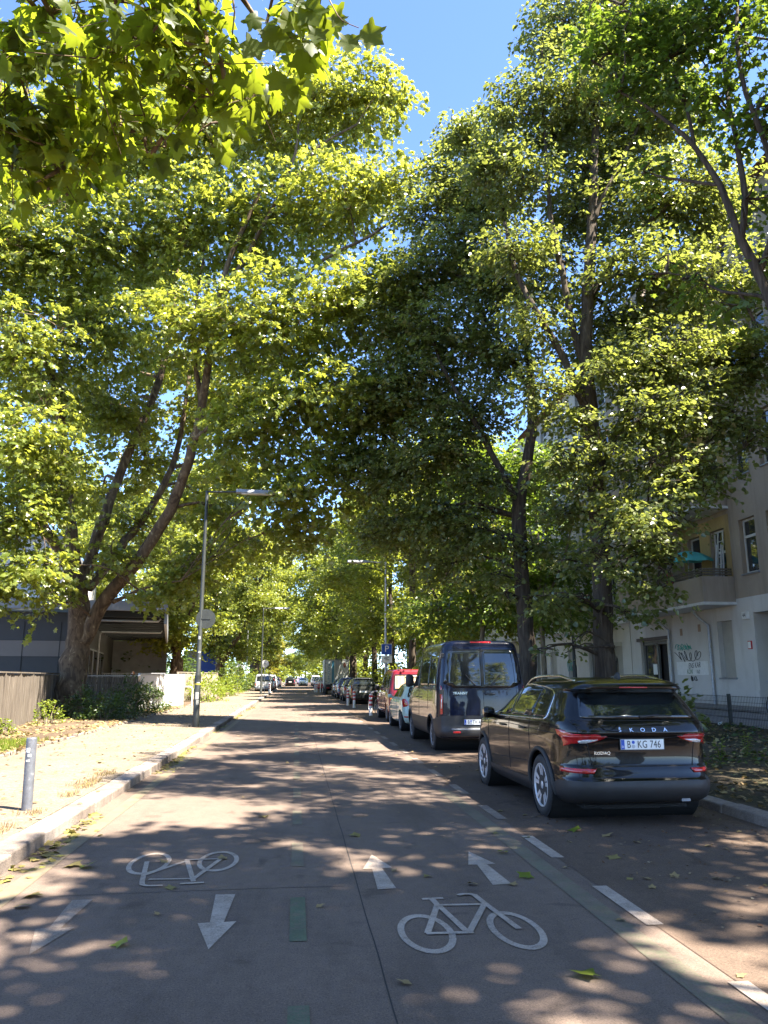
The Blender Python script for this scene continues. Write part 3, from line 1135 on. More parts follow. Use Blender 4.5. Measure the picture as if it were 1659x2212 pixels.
def car(name, label, cat, spec, paint, loc, rz=0.0, group=None, detail=True):
    """spec: profile (z, rear y, front y, half width) and 2D panel outlines; y=0 is the rear bumper."""
    root = thing(name, label, cat, loc, rz, group)
    S = Shape(spec['prof'], spec.get('nr', 8), spec.get('nf', 5))
    z0, z1 = spec['prof'][0][0], spec['prof'][-1][0]
    zs = sorted(set([z0 + (z1 - z0) * k / 46 for k in range(47)] + [p[0] for p in spec['prof']]))
    zs = [z for i, z in enumerate(zs) if i == 0 or z - zs[i - 1] > 0.004]
    L = max(p[2] for p in spec['prof'])
    vs, fs = S.loft(zs)
    sk = Skin(vs, fs, L)
    yr_, yf_, rr, tw, hwx = spec['wheels']
    cutr = rr * spec.get('archk', 1.13)

    def cutters():
        out = []
        for yy in (yr_, yf_):
            c = MB()
            c.lathe([(cutr, -(hwx + 1)), (cutr, hwx + 1)], (0, yy, rr + 0.01), 'x', 40, False)
            out.append(c)
        return out
    b = MB()
    b.add(vs, fs, True)
    bo = b.build('body', paint, root)
    if detail:
        bool_cut(bo, cutters())
    bo.data.set_sharp_from_angle(angle=R(38))
    # wheel wells and underside, dark
    u = MB()
    u.box(-hwx + 0.32, hwx - 0.32, 0.35, L - 0.3, z0 - 0.04, z0 + 0.12)
    for yy in (yr_, yf_):
        u.lathe([(cutr + 0.004, -(hwx - 0.03)), (cutr + 0.004, hwx - 0.03)], (0, yy, rr + 0.01), 'x', 36, False, False)
    ub = u.build('underbody', M['dark_gap'], root)
    if spec.get('clad'):
        z0c, ztop = spec['clad']
        cv, cf = S.loft(None, 0.008, ztop, z0c)
        c = MB()
        c.add(cv, cf, True)
        co = c.build('bumper', spec.get('cladmat', M['black_plastic']), root)
        if detail:
            bool_cut(co, cutters())
        co.data.set_sharp_from_angle(angle=R(35))
        if spec.get('archtrim'):
            w0 = spec['archtrim']
            for yy in (yr_, yf_):
                for s in (-1, 1):
                    pts = []
                    for k in range(25):
                        a = R(-8) + R(196) * k / 24
                        p, out, n = sk.hit(yy + math.cos(a) * (cutr + w0 * 0.4), rr + 0.01 + math.sin(a) * (cutr + w0 * 0.4), 'side', s)
                        if p is not None:
                            pts.append(p)
                    if len(pts) > 3:
                        ar = MB()
                        ar.tube(pts, w0 * 0.55, 6)
                        ar.build('wheel_arch_trim', M['black_plastic'], root)
    for s in (-1, 1):
        for yy in (yr_, yf_):
            wheel(root, (s * (hwx - tw / 2 - 0.01), yy, rr), rr, tw, s, spec.get('rim', 'alloy'), spec.get('spokes', 5))
    # windows
    for s in (-1, 1):
        for poly in spec.get('side_windows', []):
            g = MB()
            sk.panel(g, roundpoly(poly, 0.05), 'side', s, 0.004)
            g.build('side_window', spec.get('glass', M['glass']), root)
        if spec.get('window_trim'):
            g = MB()
            sk.strip(g, roundpoly(spec['window_trim'], 0.06), 'side', 0.0085, s, True, 0.003)
            g.build('window_trim', M['chrome'], root)
    if spec.get('rear_surround'):
        g = MB()
        sk.panel(g, roundpoly(spec['rear_surround'], 0.06), 'rear', 1, 0.0025)
        g.build('window_surround', M['gloss_black'], root)
    for nm, view in (('rear_window', 'rear'), ('windscreen', 'front')):
        if spec.get(nm):
            g = MB()
            for poly in (spec[nm] if isinstance(spec[nm][0][0], tuple) else [spec[nm]]):
                sk.panel(g, roundpoly(poly, 0.06), view, 1, 0.004)
            g.build(nm, spec.get('glass', M['glass']), root)
    # lights: each lamp a part of its own
    for s in (-1, 1):
        for key, view in (('taillight', 'rear'), ('headlight', 'front')):
            if key == 'taillight' and spec.get('lamp'):
                g = MB()
                corner_lamp(g, S, spec['lamp'], s)
                lo = g.build(key, M['red_lens'], root)
                lo.data.set_sharp_from_angle(angle=R(40))
                for nm_, mk_ in (('clear_lens', M['clear_lens']), ('lamp_stripe', M['red_lens']), ('amber_lens', M['orange_lens'])):
                    for rows in spec.get(nm_, []):
                        g = MB()
                        corner_lamp(g, S, rows, s, 0.0145)
                        g.build(nm_, mk_, lo)
            elif spec.get(key):
                g = MB()
                sk.panel(g, roundpoly([(s * a, c) for a, c in spec[key]], 0.02), view, 1, 0.007, 0.05)
                if spec.get(key + '_side'):
                    sk.panel(g, roundpoly(spec[key + '_side'], 0.02), 'side', s, 0.0055, 0.05)
                lo = g.build(key, M['red_lens'] if key == 'taillight' else M['clear_lens'], root)
                if spec.get(key + '_clear'):
                    g = MB()
                    sk.panel(g, roundpoly([(s * a, c) for a, c in spec[key + '_clear']], 0.012), view, 1, 0.0115, 0.04)
                    g.build('clear_lens', spec.get('clearmat', M['clear_lens']), lo)
        if spec.get('reflector'):
            g = MB()
            sk.panel(g, [(s * a, c) for a, c in spec['reflector']], 'rear', 1, 0.013, 0.04)
            g.build('reflector', M['red_lens'], root)
    if spec.get('brake_light'):
        g = MB()
        sk.panel(g, spec['brake_light'], 'rear', 1, 0.008, 0.05)
        g.build('brake_light', M['red_lens'], root)
    # shut lines
    if spec.get('seams_side') or spec.get('seams_rear'):
        for s in (-1, 1):
            for l in spec.get('seams_side', []):
                g = MB()
                sk.strip(g, l, 'side', 0.0045, s)
                g.build('shut_line', M['dark_gap'], root)
        for l in spec.get('seams_rear', []):
            g = MB()
            sk.strip(g, l, 'rear', 0.0045)
            g.build('shut_line', M['dark_gap'], root)
    for s in (-1, 1):
        for hy, hz in spec.get('handles', []):
            p, out, n = sk.hit(hy, hz, 'side', s)
            g = MB()
            g.tube([p + Vector((s * 0.006, -0.10, 0)), p + Vector((s * 0.028, -0.07, 0.002)), p + Vector((s * 0.028, 0.07, 0.002)), p + Vector((s * 0.006, 0.10, 0))], [0.012, 0.014, 0.014, 0.012], 8)
            g.build('door_handle', paint, root)
        if spec.get('mirror'):
            my, mz, mw, mh = spec['mirror']
            p, out, n = sk.hit(my, mz, 'side', s)
            g = MB()
            g.lathe([(0.001, -0.5), (0.32, -0.46), (0.46, -0.2), (0.5, 0.15), (0.44, 0.42), (0.3, 0.5)], (0, 0, 0), 'x', 14)
            g.v = [(p.x + s * (0.05 + mw / 2) + v[0] * mw * -s * -1, p.y + v[1] * 0.16, p.z + v[2] * mh) for v in g.v]
            g.tube([(p.x - s * 0.02, p.y + 0.02, p.z - mh * 0.3), (p.x + s * (0.05 + mw / 2), p.y, p.z - mh * 0.25)], 0.03, 8)
            g.build('mirror', spec.get('mirrormat', paint), root)
    if spec.get('plate'):
        px, pz, txt = spec['plate']
        p, out, n = sk.hit(px, pz, 'rear')
        number_plate(root, px, p.y - 0.018, pz, txt)
    if spec.get('plate_front'):
        px, pz, txt = spec['plate_front']
        p, out, n = sk.hit(px, pz, 'front')
        number_plate(root, px, p.y + 0.018, pz, txt, sgn=1)
    if spec.get('grille'):
        g = MB()
        sk.panel(g, roundpoly(spec['grille'], 0.03), 'front', 1, 0.006)
        g.build('grille', M['black_plastic'], root)
    root['_'] = 0
    del root['_']
    return root, sk


# ---- the black SUV nearest the viewer
SUV = dict(
    prof=[(0.21, 0.34, 4.40, 0.80), (0.26, 0.12, 4.60, 0.86), (0.34, 0.03, 4.68, 0.915), (0.44, 0.0, 4.70, 0.928), (0.505, 0.012, 4.70, 0.932), (0.53, 0.04, 4.70, 0.934),
          (0.62, 0.062, 4.69, 0.938), (0.655, 0.075, 4.69, 0.94), (0.67, 0.088, 4.69, 0.94), (0.82, 0.098, 4.66, 0.94), (0.955, 0.085, 4.60, 0.938), (1.00, 0.05, 4.54, 0.934), (1.03, 0.045, 4.45, 0.931),
          (1.06, 0.055, 4.2, 0.927), (1.10, 0.075, 3.80, 0.918), (1.14, 0.10, 3.50, 0.905), (1.18, 0.13, 3.36, 0.875), (1.28, 0.21, 3.13, 0.83), (1.40, 0.315, 2.87, 0.775), (1.475, 0.385, 2.68, 0.735),
          (1.495, 0.33, 2.62, 0.725), (1.51, 0.22, 2.58, 0.715), (1.535, 0.215, 2.50, 0.695), (1.565, 0.245, 2.40, 0.665), (1.60, 0.32, 2.2, 0.60), (1.625, 0.45, 1.98, 0.50), (1.64, 0.66, 1.75, 0.36), (1.645, 0.85, 1.6, 0.22)],
    nr=7.5, nf=4.6, wheels=(0.955, 3.745, 0.358, 0.235, 0.945), archk=1.12, archtrim=0.05,
    clad=(0.20, lambda y: float(np.interp(y, [0, 0.45, 0.60, 4.1, 4.3, 5], [0.505, 0.49, 0.40, 0.38, 0.46, 0.48]))),
    side_windows=[[(0.80, 1.165), (0.80, 1.41), (0.95, 1.475), (1.25, 1.505), (1.30, 1.16)], [(1.345, 1.16), (1.30, 1.51), (1.95, 1.535), (2.20, 1.525), (2.21, 1.145)],
                  [(2.27, 1.145), (2.26, 1.52), (2.48, 1.485), (2.95, 1.28), (3.28, 1.13), (3.25, 1.115)]],
    window_trim=[(0.77, 1.145), (0.77, 1.42), (0.93, 1.495), (1.30, 1.53), (1.95, 1.555), (2.30, 1.535), (2.52, 1.49), (3.0, 1.275), (3.35, 1.115), (3.2, 1.095)],
    rear_window=[(-0.70, 1.18), (0.70, 1.18), (0.615, 1.465), (-0.615, 1.465)],
    windscreen=[(-0.72, 1.17), (0.72, 1.17), (0.58, 1.56), (-0.58, 1.56)],
    taillight=[(0.42, 0.985), (0.62, 1.02), (0.87, 1.05), (0.928, 1.045), (0.928, 0.895), (0.86, 0.872), (0.66, 0.90)],
    taillight_side=[(0.10, 0.885), (0.10, 1.045), (0.36, 1.035), (0.27, 0.985), (0.30, 0.925)],
    lamp=[(0.872, 0.86, 0.24), (0.89, 0.74, 0.30), (0.905, 0.64, 0.28), (0.955, 0.47, 0.30), (0.985, 0.40, 0.36), (1.02, 0.60, 0.40), (1.048, 0.84, 0.41)],
    clear_lens=[[(0.908, 0.66, 0.12), (0.93, 0.58, 0.14), (0.948, 0.52, 0.10)]], lamp_stripe=[[(0.955, 0.47, 0.30), (0.985, 0.42, 0.30)]],
    headlight=[(0.50, 0.83), (0.88, 0.86), (0.88, 0.93), (0.50, 0.92)],
    reflector=[(0.60, 0.585), (0.885, 0.585), (0.885, 0.635), (0.56, 0.635)],
    brake_light=[(-0.17, 1.52), (0.17, 1.52), (0.17, 1.535), (-0.17, 1.535)],
    seams_side=[[(2.24, 0.42), (2.24, 1.13)], [(1.32, 0.75), (1.34, 1.13)], [(3.32, 0.42), (3.36, 1.0), (3.3, 1.09)], [(0.2, 1.0), (2.2, 1.02), (4.3, 0.93)], [(1.2, 0.5), (1.45, 0.6), (3.2, 0.52)]],
    seams_rear=[[(-0.80, 1.15), (-0.70, 1.03), (-0.64, 0.9), (-0.60, 0.66), (0.60, 0.66), (0.64, 0.9), (0.70, 1.03), (0.80, 1.15)], [(-0.78, 1.155), (0.78, 1.155)], [(-0.5, 0.985), (-0.30, 0.965), (0.30, 0.965), (0.5, 0.985)]],
    handles=[(1.58, 1.0), (2.52, 0.985)], mirror=(3.08, 1.13, 0.17, 0.17),
    plate=(0.0, 0.895, ('B', 'KG 746')), grille=[(-0.45, 0.65), (0.45, 0.65), (0.5, 0.92), (-0.5, 0.92)])

suv, sk = car('parked_car', 'glossy black estate style off-roader with silver roof rails, the nearest parked car', 'car', SUV, M['car_black'], (3.95, 8.70, 0), R(0.9), 'cars parked along the verge')
for s in (-1, 1):
    g = MB()
    pts = []
    for k in range(15):
        t = k / 14
        yy = 0.62 + 2.05 * t
        p, out, n = sk.hit(s * 0.565, yy, 'top')
        pts.append(p + Vector((0, 0, -0.005 + 0.055 * min(1, 4.5 * min(t, 1 - t)))))
    g.tube(pts, [0.016] + [0.019] * 13 + [0.016], 8)
    g.build('roof_rail', M['chrome'], suv)
fin = MB()
p, out, n = sk.hit(0, 0.62, 'top')
fin.prism([(p.y - 0.05, p.z - 0.01), (p.y - 0.02, p.z + 0.065), (p.y + 0.01, p.z + 0.07), (p.y + 0.14, p.z - 0.005)], 'x', -0.016, 0.016)
fin.build('antenna', M['black_plastic'], suv, bevel=0.008)
wp = MB()
a, out, _ = sk.hit(0.02, 1.195, 'rear')
c, out, _ = sk.hit(0.40, 1.205, 'rear')
wp.tube([a + Vector((0, -0.02, 0)), (a + c) / 2 + Vector((0, -0.035, 0.012)), c + Vector((0, -0.02, 0))], [0.020, 0.013, 0.007], 6)
wp.build('wiper', M['black_plastic'], suv)


def skin_text(sk, root, body, size, x, z, material, view='rear', xs=1.0, space=1.0, name='lettering', off=0.012):
    p, out, n = sk.hit(x, z, 'rear')
    nn = Vector((0, n.y, n.z)).normalized()
    if nn.y > 0:
        nn = -nn
    up = Vector((1, 0, 0)).cross(nn)
    if up.z < 0:
        up = -up
    up = -nn.cross(Vector((1, 0, 0))) if False else up
    return text_mesh(name, body, size, material, root, frame4(p - Vector((0, off, 0)), (1, 0, 0), up), 0.0025, xs=xs, space=space)


for k, ch in enumerate('\u0160KODA'):
    skin_text(sk, suv, ch, 0.062, -0.272 + 0.136 * k, 1.055, M['chrome'], xs=1.15)
skin_text(sk, suv, 'KODIAQ', 0.048, -0.475, 0.80, M['chrome'], xs=1.0, off=0.006)
ex = MB()
ex.box(0.42, 0.52, 0.05, 0.2, 0.275, 0.305)
ex.build('tow_flap', M['steel_grey'], suv)
ex = MB()
ex.tube([(-0.35, 0.5, 0.23), (0.35, 0.5, 0.23)], 0.09, 12)
ex.build('silencer', M['steel_grey'], suv)

# ---- the dark blue van
VAN = dict(
    prof=[(0.30, 0.14, 5.25, 0.92), (0.36, 0.03, 5.38, 0.99), (0.42, 0.0, 5.44, 1.01), (0.50, 0.0, 5.48, 1.025), (0.53, 0.045, 5.49, 1.03), (0.78, 0.055, 5.50, 1.035), (1.00, 0.06, 5.44, 1.035), (1.20, 0.065, 5.15, 1.03),
          (1.30, 0.07, 4.85, 1.026), (1.40, 0.075, 4.62, 1.018), (1.50, 0.09, 4.45, 1.005), (1.75, 0.12, 4.10, 0.975), (2.00, 0.155, 3.75, 0.94), (2.20, 0.19, 3.48, 0.905), (2.31, 0.21, 3.32, 0.88), (2.37, 0.225, 3.2, 0.855),
          (2.42, 0.25, 3.05, 0.80), (2.455, 0.31, 2.9, 0.70), (2.475, 0.45, 2.7, 0.55), (2.485, 0.7, 2.5, 0.40)],
    nr=13, nf=5, wheels=(1.12, 4.32, 0.345, 0.225, 1.0), archk=1.2, archtrim=0.045, rim='steel', spokes=5,
    clad=(0.31, lambda y: float(np.interp(y, [0, 0.2, 0.3, 5, 5.5], [0.80, 0.80, 0.72, 0.68, 0.68]))),
    side_windows=[[(0.40, 1.46), (0.46, 2.12), (1.35, 2.13), (1.35, 1.46)], [(1.48, 1.46), (1.48, 2.13), (2.60, 2.12), (2.60, 1.46)], [(2.85, 1.38), (2.85, 2.08), (3.35, 2.05), (4.05, 1.46), (3.95, 1.32)]],
    rear_window=[[(-0.88, 1.52), (-0.79, 2.22), (-0.03, 2.24), (-0.03, 1.43), (-0.62, 1.43)], [(0.88, 1.52), (0.62, 1.43), (0.03, 1.43), (0.03, 2.24), (0.79, 2.22)]],
    windscreen=[(-0.85, 1.45), (0.85, 1.45), (0.72, 2.15), (-0.72, 2.15)],
    taillight=[(0.90, 0.84), (1.02, 0.84), (1.01, 1.47), (0.955, 1.47), (0.93, 1.30)], taillight_side=[(0.065, 0.84), (0.085, 1.47), (0.19, 1.45), (0.24, 0.84)],
    lamp=[(0.84, 0.93, 0.17), (1.2, 0.925, 0.17), (1.40, 0.935, 0.16), (1.47, 0.955, 0.14)], clear_lens=[[(0.96, 0.94, 0.13), (1.16, 0.94, 0.13)]],
    reflector=[(0.55, 0.435), (0.72, 0.435), (0.72, 0.475), (0.55, 0.475)],
    brake_light=[(-0.24, 2.405), (0.24, 2.405), (0.24, 2.44), (-0.24, 2.44)],
    headlight=[(0.6, 0.95), (0.95, 1.0), (0.95, 1.25), (0.75, 1.2)],
    seams_rear=[[(0, 0.55), (0, 2.33)], [(-0.90, 0.58), (-0.90, 1.5), (-0.82, 2.30), (-0.6, 2.33), (0.6, 2.33), (0.82, 2.30), (0.90, 1.5), (0.90, 0.58)], [(-0.9, 0.81), (0.9, 0.81)]],
    seams_side=[[(2.72, 0.72), (2.72, 2.2)], [(1.42, 0.9), (1.42, 2.2)], [(0.3, 1.36), (2.7, 1.36)], [(4.1, 0.7), (4.1, 1.3)]],
    handles=[(2.5, 1.15), (2.95, 1.15)], mirror=(3.95, 1.55, 0.22, 0.36), mirrormat=M['black_plastic'],
    plate=(-0.20, 0.67, ('B', 'TV 4321')), grille=[(-0.5, 0.7), (0.5, 0.7), (0.55, 1.1), (-0.55, 1.1)])
VAN['rear_surround'] = [(-0.91, 1.50), (-0.80, 2.26), (0.80, 2.26), (0.91, 1.50), (0.64, 1.40), (-0.64, 1.40)]
van, sk = car('parked_van', 'dark blue high roof passenger van parked in front of the black car', 'van', VAN, M['car_navy'], (4.17, 17.25, 0), R(0.3), 'cars parked along the verge')
skin_text(sk, van, 'TRANSIT', 0.075, -0.53, 1.29, M['chrome'], xs=1.15)
for s in (-1, 1):
    for zz in (0.95, 1.75):
        p, o_, n = sk.hit(s * (0.93 if zz < 1.3 else 0.87), zz + 0.37, 'rear')
        if p is not None:
            g = MB()
            g.box(p.x - 0.05, p.x + 0.05, p.y - 0.03, p.y + 0.02, zz + 0.32, zz + 0.42)
            g.build('door_hinge', M['black_plastic'], van, bevel=0.008)
p, o_, n = sk.hit(0.12, 1.27, 'rear')
g = MB()
g.box(0.05, 0.26, p.y - 0.03, p.y + 0.01, 1.255, 1.285)
g.build('door_handle', M['black_plastic'], van, bevel=0.008)
for s in (-1, 1):
    p, o_, n = sk.hit(s * 0.18, 1.46, 'rear')
    q, o_, n = sk.hit(s * 0.40, 1.70, 'rear')
    g = MB()
    g.tube([p + Vector((0, -0.02, 0)), q + Vector((0, -0.02, 0))], [0.014, 0.008], 6)
    g.build('wiper', M['black_plastic'], van)
g = MB()
g.box(-0.75, 0.75, -0.012, 0.05, 0.50, 0.535)
g.build('bumper_step', M['steel_grey'], van, bevel=0.01)


# ---- small cars; one hatchback and one estate outline, scaled
def hatch(L=3.95, W=1.70, H=1.49):
    k, w, h = L / 3.95, W / 2 / 0.85, H / 1.49
    P = [(0.20, 0.25, 3.65, 0.72), (0.27, 0.06, 3.85, 0.80), (0.38, 0.01, 3.93, 0.835), (0.52, 0.0, 3.95, 0.845), (0.62, 0.03, 3.94, 0.85), (0.75, 0.06, 3.88, 0.85), (0.86, 0.07, 3.72, 0.845), (0.93, 0.085, 3.4, 0.835), (0.99, 0.11, 3.05, 0.82),
         (1.05, 0.15, 2.90, 0.79), (1.18, 0.25, 2.62, 0.73), (1.30, 0.35, 2.38, 0.67), (1.37, 0.36, 2.22, 0.63), (1.41, 0.30, 2.1, 0.60), (1.44, 0.33, 1.98, 0.55), (1.465, 0.42, 1.82, 0.46), (1.482, 0.6, 1.6, 0.32), (1.49, 0.8, 1.4, 0.18)]
    f = lambda q: [(a * k, b * h) for a, b in q]
    g = lambda q: [(a * w, b * h) for a, b in q]
    return dict(prof=[(a * h, b * k, c * k, d * w) for a, b, c, d in P], nr=6, nf=4.2, wheels=(0.62 * k, 3.12 * k, 0.30, 0.19, 0.84 * w), archk=1.14, rim='steel', spokes=6,
                side_windows=[f([(0.62, 1.02), (0.62, 1.22), (0.80, 1.33), (1.20, 1.375), (1.22, 1.01)]), f([(1.30, 1.01), (1.28, 1.38), (1.75, 1.375), (2.1, 1.28), (2.65, 1.02), (2.6, 0.99)])],
                rear_window=g([(-0.66, 1.02), (0.66, 1.02), (0.55, 1.34), (-0.55, 1.34)]), windscreen=g([(-0.68, 1.03), (0.68, 1.03), (0.55, 1.38), (-0.55, 1.38)]),
                taillight=g([(0.56, 0.78), (0.82, 0.72), (0.845, 0.95), (0.70, 0.98)]), taillight_side=f([(0.08, 0.75), (0.12, 0.98), (0.40, 0.92), (0.34, 0.78)]),
                lamp=[(z * h, x * w, y * k) for z, x, y in ((0.72, 0.79, 0.24), (0.78, 0.62, 0.33), (0.92, 0.66, 0.40), (0.98, 0.72, 0.36))], amber_lens=[[(z * h, x * w, y * k) for z, x, y in ((0.79, 0.68, 0.2), (0.86, 0.68, 0.22))]],
                headlight=g([(0.45, 0.62), (0.80, 0.66), (0.80, 0.80), (0.5, 0.76)]), reflector=g([(0.58, 0.42), (0.76, 0.42), (0.76, 0.46), (0.58, 0.46)]),
                seams_side=[f([(1.26, 0.40), (1.26, 1.0)]), f([(2.45, 0.36), (2.5, 0.97)])], seams_rear=[g([(-0.62, 0.95), (-0.58, 0.55), (0.58, 0.55), (0.62, 0.95)])],
                handles=[(1.5 * k, 0.86 * h)], mirror=(2.45 * k, 1.02 * h, 0.16, 0.13), plate=(0, 0.70 * h, None), plate_front=(0, 0.42 * h, None),
                grille=g([(-0.4, 0.30), (0.4, 0.30), (0.45, 0.55), (-0.45, 0.55)]),
                clad=None)


def estate(L=4.4, W=1.78, H=1.55):
    sp = hatch(L, W, H)
    h, k, w = H / 1.49, L / 3.95, W / 2 / 0.85
    P = [(z, yr if z < 1.0 * h else yr * 0.62 + 0.02, yf, hw) for z, yr, yf, hw in sp['prof']]
    sp['prof'] = P
    f = lambda q: [(a * k, b * h) for a, b in q]
    g = lambda q: [(a * w, b * h) for a, b in q]
    sp['side_windows'] = [f([(0.42, 1.02), (0.46, 1.28), (0.60, 1.345), (0.95, 1.37), (0.98, 1.01)])] + sp['side_windows'][1:] + [f([(1.04, 1.01), (1.0, 1.375), (1.22, 1.38), (1.24, 1.01)])]
    sp['taillight'] = g([(0.66, 0.72), (0.835, 0.70), (0.80, 1.10), (0.70, 1.08)])
    sp['lamp'] = [(z * h, x * w, y * k) for z, x, y in ((0.70, 0.68, 0.24), (0.9, 0.69, 0.27), (1.10, 0.70, 0.22))]
    sp['amber_lens'] = []
    sp['taillight_side'] = f([(0.08, 0.72), (0.12, 1.06), (0.30, 1.02), (0.34, 0.74)])
    return sp


car('parked_car', 'pale mint white hatchback squeezed between the blue van and the red van', 'car', hatch(), M['car_mint'], (4.10, 24.15, 0), R(0.5), 'cars parked along the verge')

TVAN = dict(
    prof=[(0.28, 0.12, 4.5, 0.80), (0.36, 0.01, 4.66, 0.88), (0.46, 0.0, 4.7, 0.91), (0.58, 0.02, 4.70, 0.915), (0.62, 0.05, 4.70, 0.92), (0.85, 0.06, 4.66, 0.92), (1.00, 0.07, 4.5, 0.915), (1.08, 0.08, 4.2, 0.905), (1.14, 0.09, 3.95, 0.895), (1.25, 0.11, 3.75, 0.87),
          (1.45, 0.16, 3.45, 0.83), (1.65, 0.21, 3.15, 0.79), (1.78, 0.245, 2.95, 0.755), (1.85, 0.27, 2.8, 0.72), (1.90, 0.31, 2.65, 0.64), (1.925, 0.42, 2.5, 0.52), (1.94, 0.6, 2.3, 0.35)],
    nr=11, nf=5, wheels=(0.86, 3.78, 0.32, 0.20, 0.90), archk=1.16, rim='steel', spokes=5,
    clad=(0.29, lambda y: float(np.interp(y, [0, 0.2, 0.35, 5], [0.60, 0.60, 0.30, 0.30]))), cladmat=M['steel_grey'],
    side_windows=[[(0.30, 1.22), (0.36, 1.72), (1.15, 1.74), (1.15, 1.20)], [(1.25, 1.2), (1.25, 1.74), (2.3, 1.73), (2.3, 1.19)], [(2.42, 1.17), (2.42, 1.72), (2.85, 1.70), (3.45, 1.30), (3.5, 1.16)]],
    rear_window=[(-0.72, 1.16), (0.72, 1.16), (0.66, 1.74), (-0.66, 1.74)], windscreen=[(-0.75, 1.2), (0.75, 1.2), (0.62, 1.78), (-0.62, 1.78)],
    taillight=[(0.74, 0.70), (0.895, 0.70), (0.89, 0.97), (0.75, 0.97)], lamp=[(0.70, 0.76, 0.16), (0.97, 0.76, 0.16)], amber_lens=[[(0.80, 0.77, 0.15), (0.87, 0.77, 0.15)]], taillight_side=[(0.06, 0.70), (0.08, 0.97), (0.2, 0.97), (0.2, 0.70)],
    headlight=[(0.5, 0.7), (0.85, 0.7), (0.85, 0.9), (0.5, 0.9)], seams_rear=[[(-0.68, 1.8), (-0.73, 1.0), (-0.72, 0.62), (0.72, 0.62), (0.73, 1.0), (0.68, 1.8)]], seams_side=[[(2.36, 0.5), (2.36, 1.75)], [(1.2, 0.6), (1.2, 1.75)]],
    mirror=(3.25, 1.25, 0.18, 0.22), mirrormat=M['black_plastic'], plate=(0, 0.78, None))
tv, sk = car('parked_van', 'old raspberry red van with orange curtains behind its rear window', 'van', TVAN, M['car_red'], (4.32, 29.0, 0), R(0.6), 'cars parked along the verge')
g = MB()
for k in range(26):
    x = -0.64 + 1.28 * k / 25
    p, o_, n = sk.hit(x, 1.45, 'rear')
    q, o_, n = sk.hit(x * 0.97, 1.68, 'rear')
    r_, o_, n = sk.hit(x, 1.22, 'rear')
    g.tube([r_ + Vector((0, -0.001, 0)), p + Vector((0, -0.001, 0)), q + Vector((0, -0.001, 0))], 0.022 + 0.006 * (k % 3), 6)
g.build('curtain', M['curtain'], tv)
g = MB()
for zz in (1.52, 1.68):
    p, o_, n = sk.hit(0.15, zz, 'rear')
    g.tube([(-0.25, p.y - 0.06, zz), (0.66, p.y - 0.06, zz)], 0.014, 6)
g.build('luggage_rail', M['white_paint'], tv)

# dark people carrier behind the striped bollards, and the two cars in front of it
MPV = estate(4.3, 1.74, 1.62)
MPV['lamp'] = [(0.72, 0.70, 0.22), (0.9, 0.72, 0.24), (1.14, 0.76, 0.18)]
c3, _ = car('parked_car', 'dark people carrier with big red tail lamps behind the striped bollards', 'car', MPV, M['car_dark'], (4.12, 48.0, 0), R(0.4), 'cars parked along the verge')
HB = hatch(4.1, 1.74, 1.48)
car('parked_car', 'dark small hatchback parked in front of the dark people carrier', 'car', HB, M['car_grey'], (4.05, 54.0, 0), R(0.3), 'cars parked along the verge')
c5, _ = car('parked_car', 'dark blue estate with silver roof edge parked just behind the box truck', 'car', estate(4.6, 1.8, 1.60), M['car_blue'], (4.0, 60.0, 0), R(0.4), 'cars parked along the verge')
car('parked_car', 'black hatchback half hidden between the blue estate and the box truck', 'car', hatch(4.0, 1.72, 1.5), M['car_black'], (3.95, 66.2, 0), 0, 'cars parked along the verge')


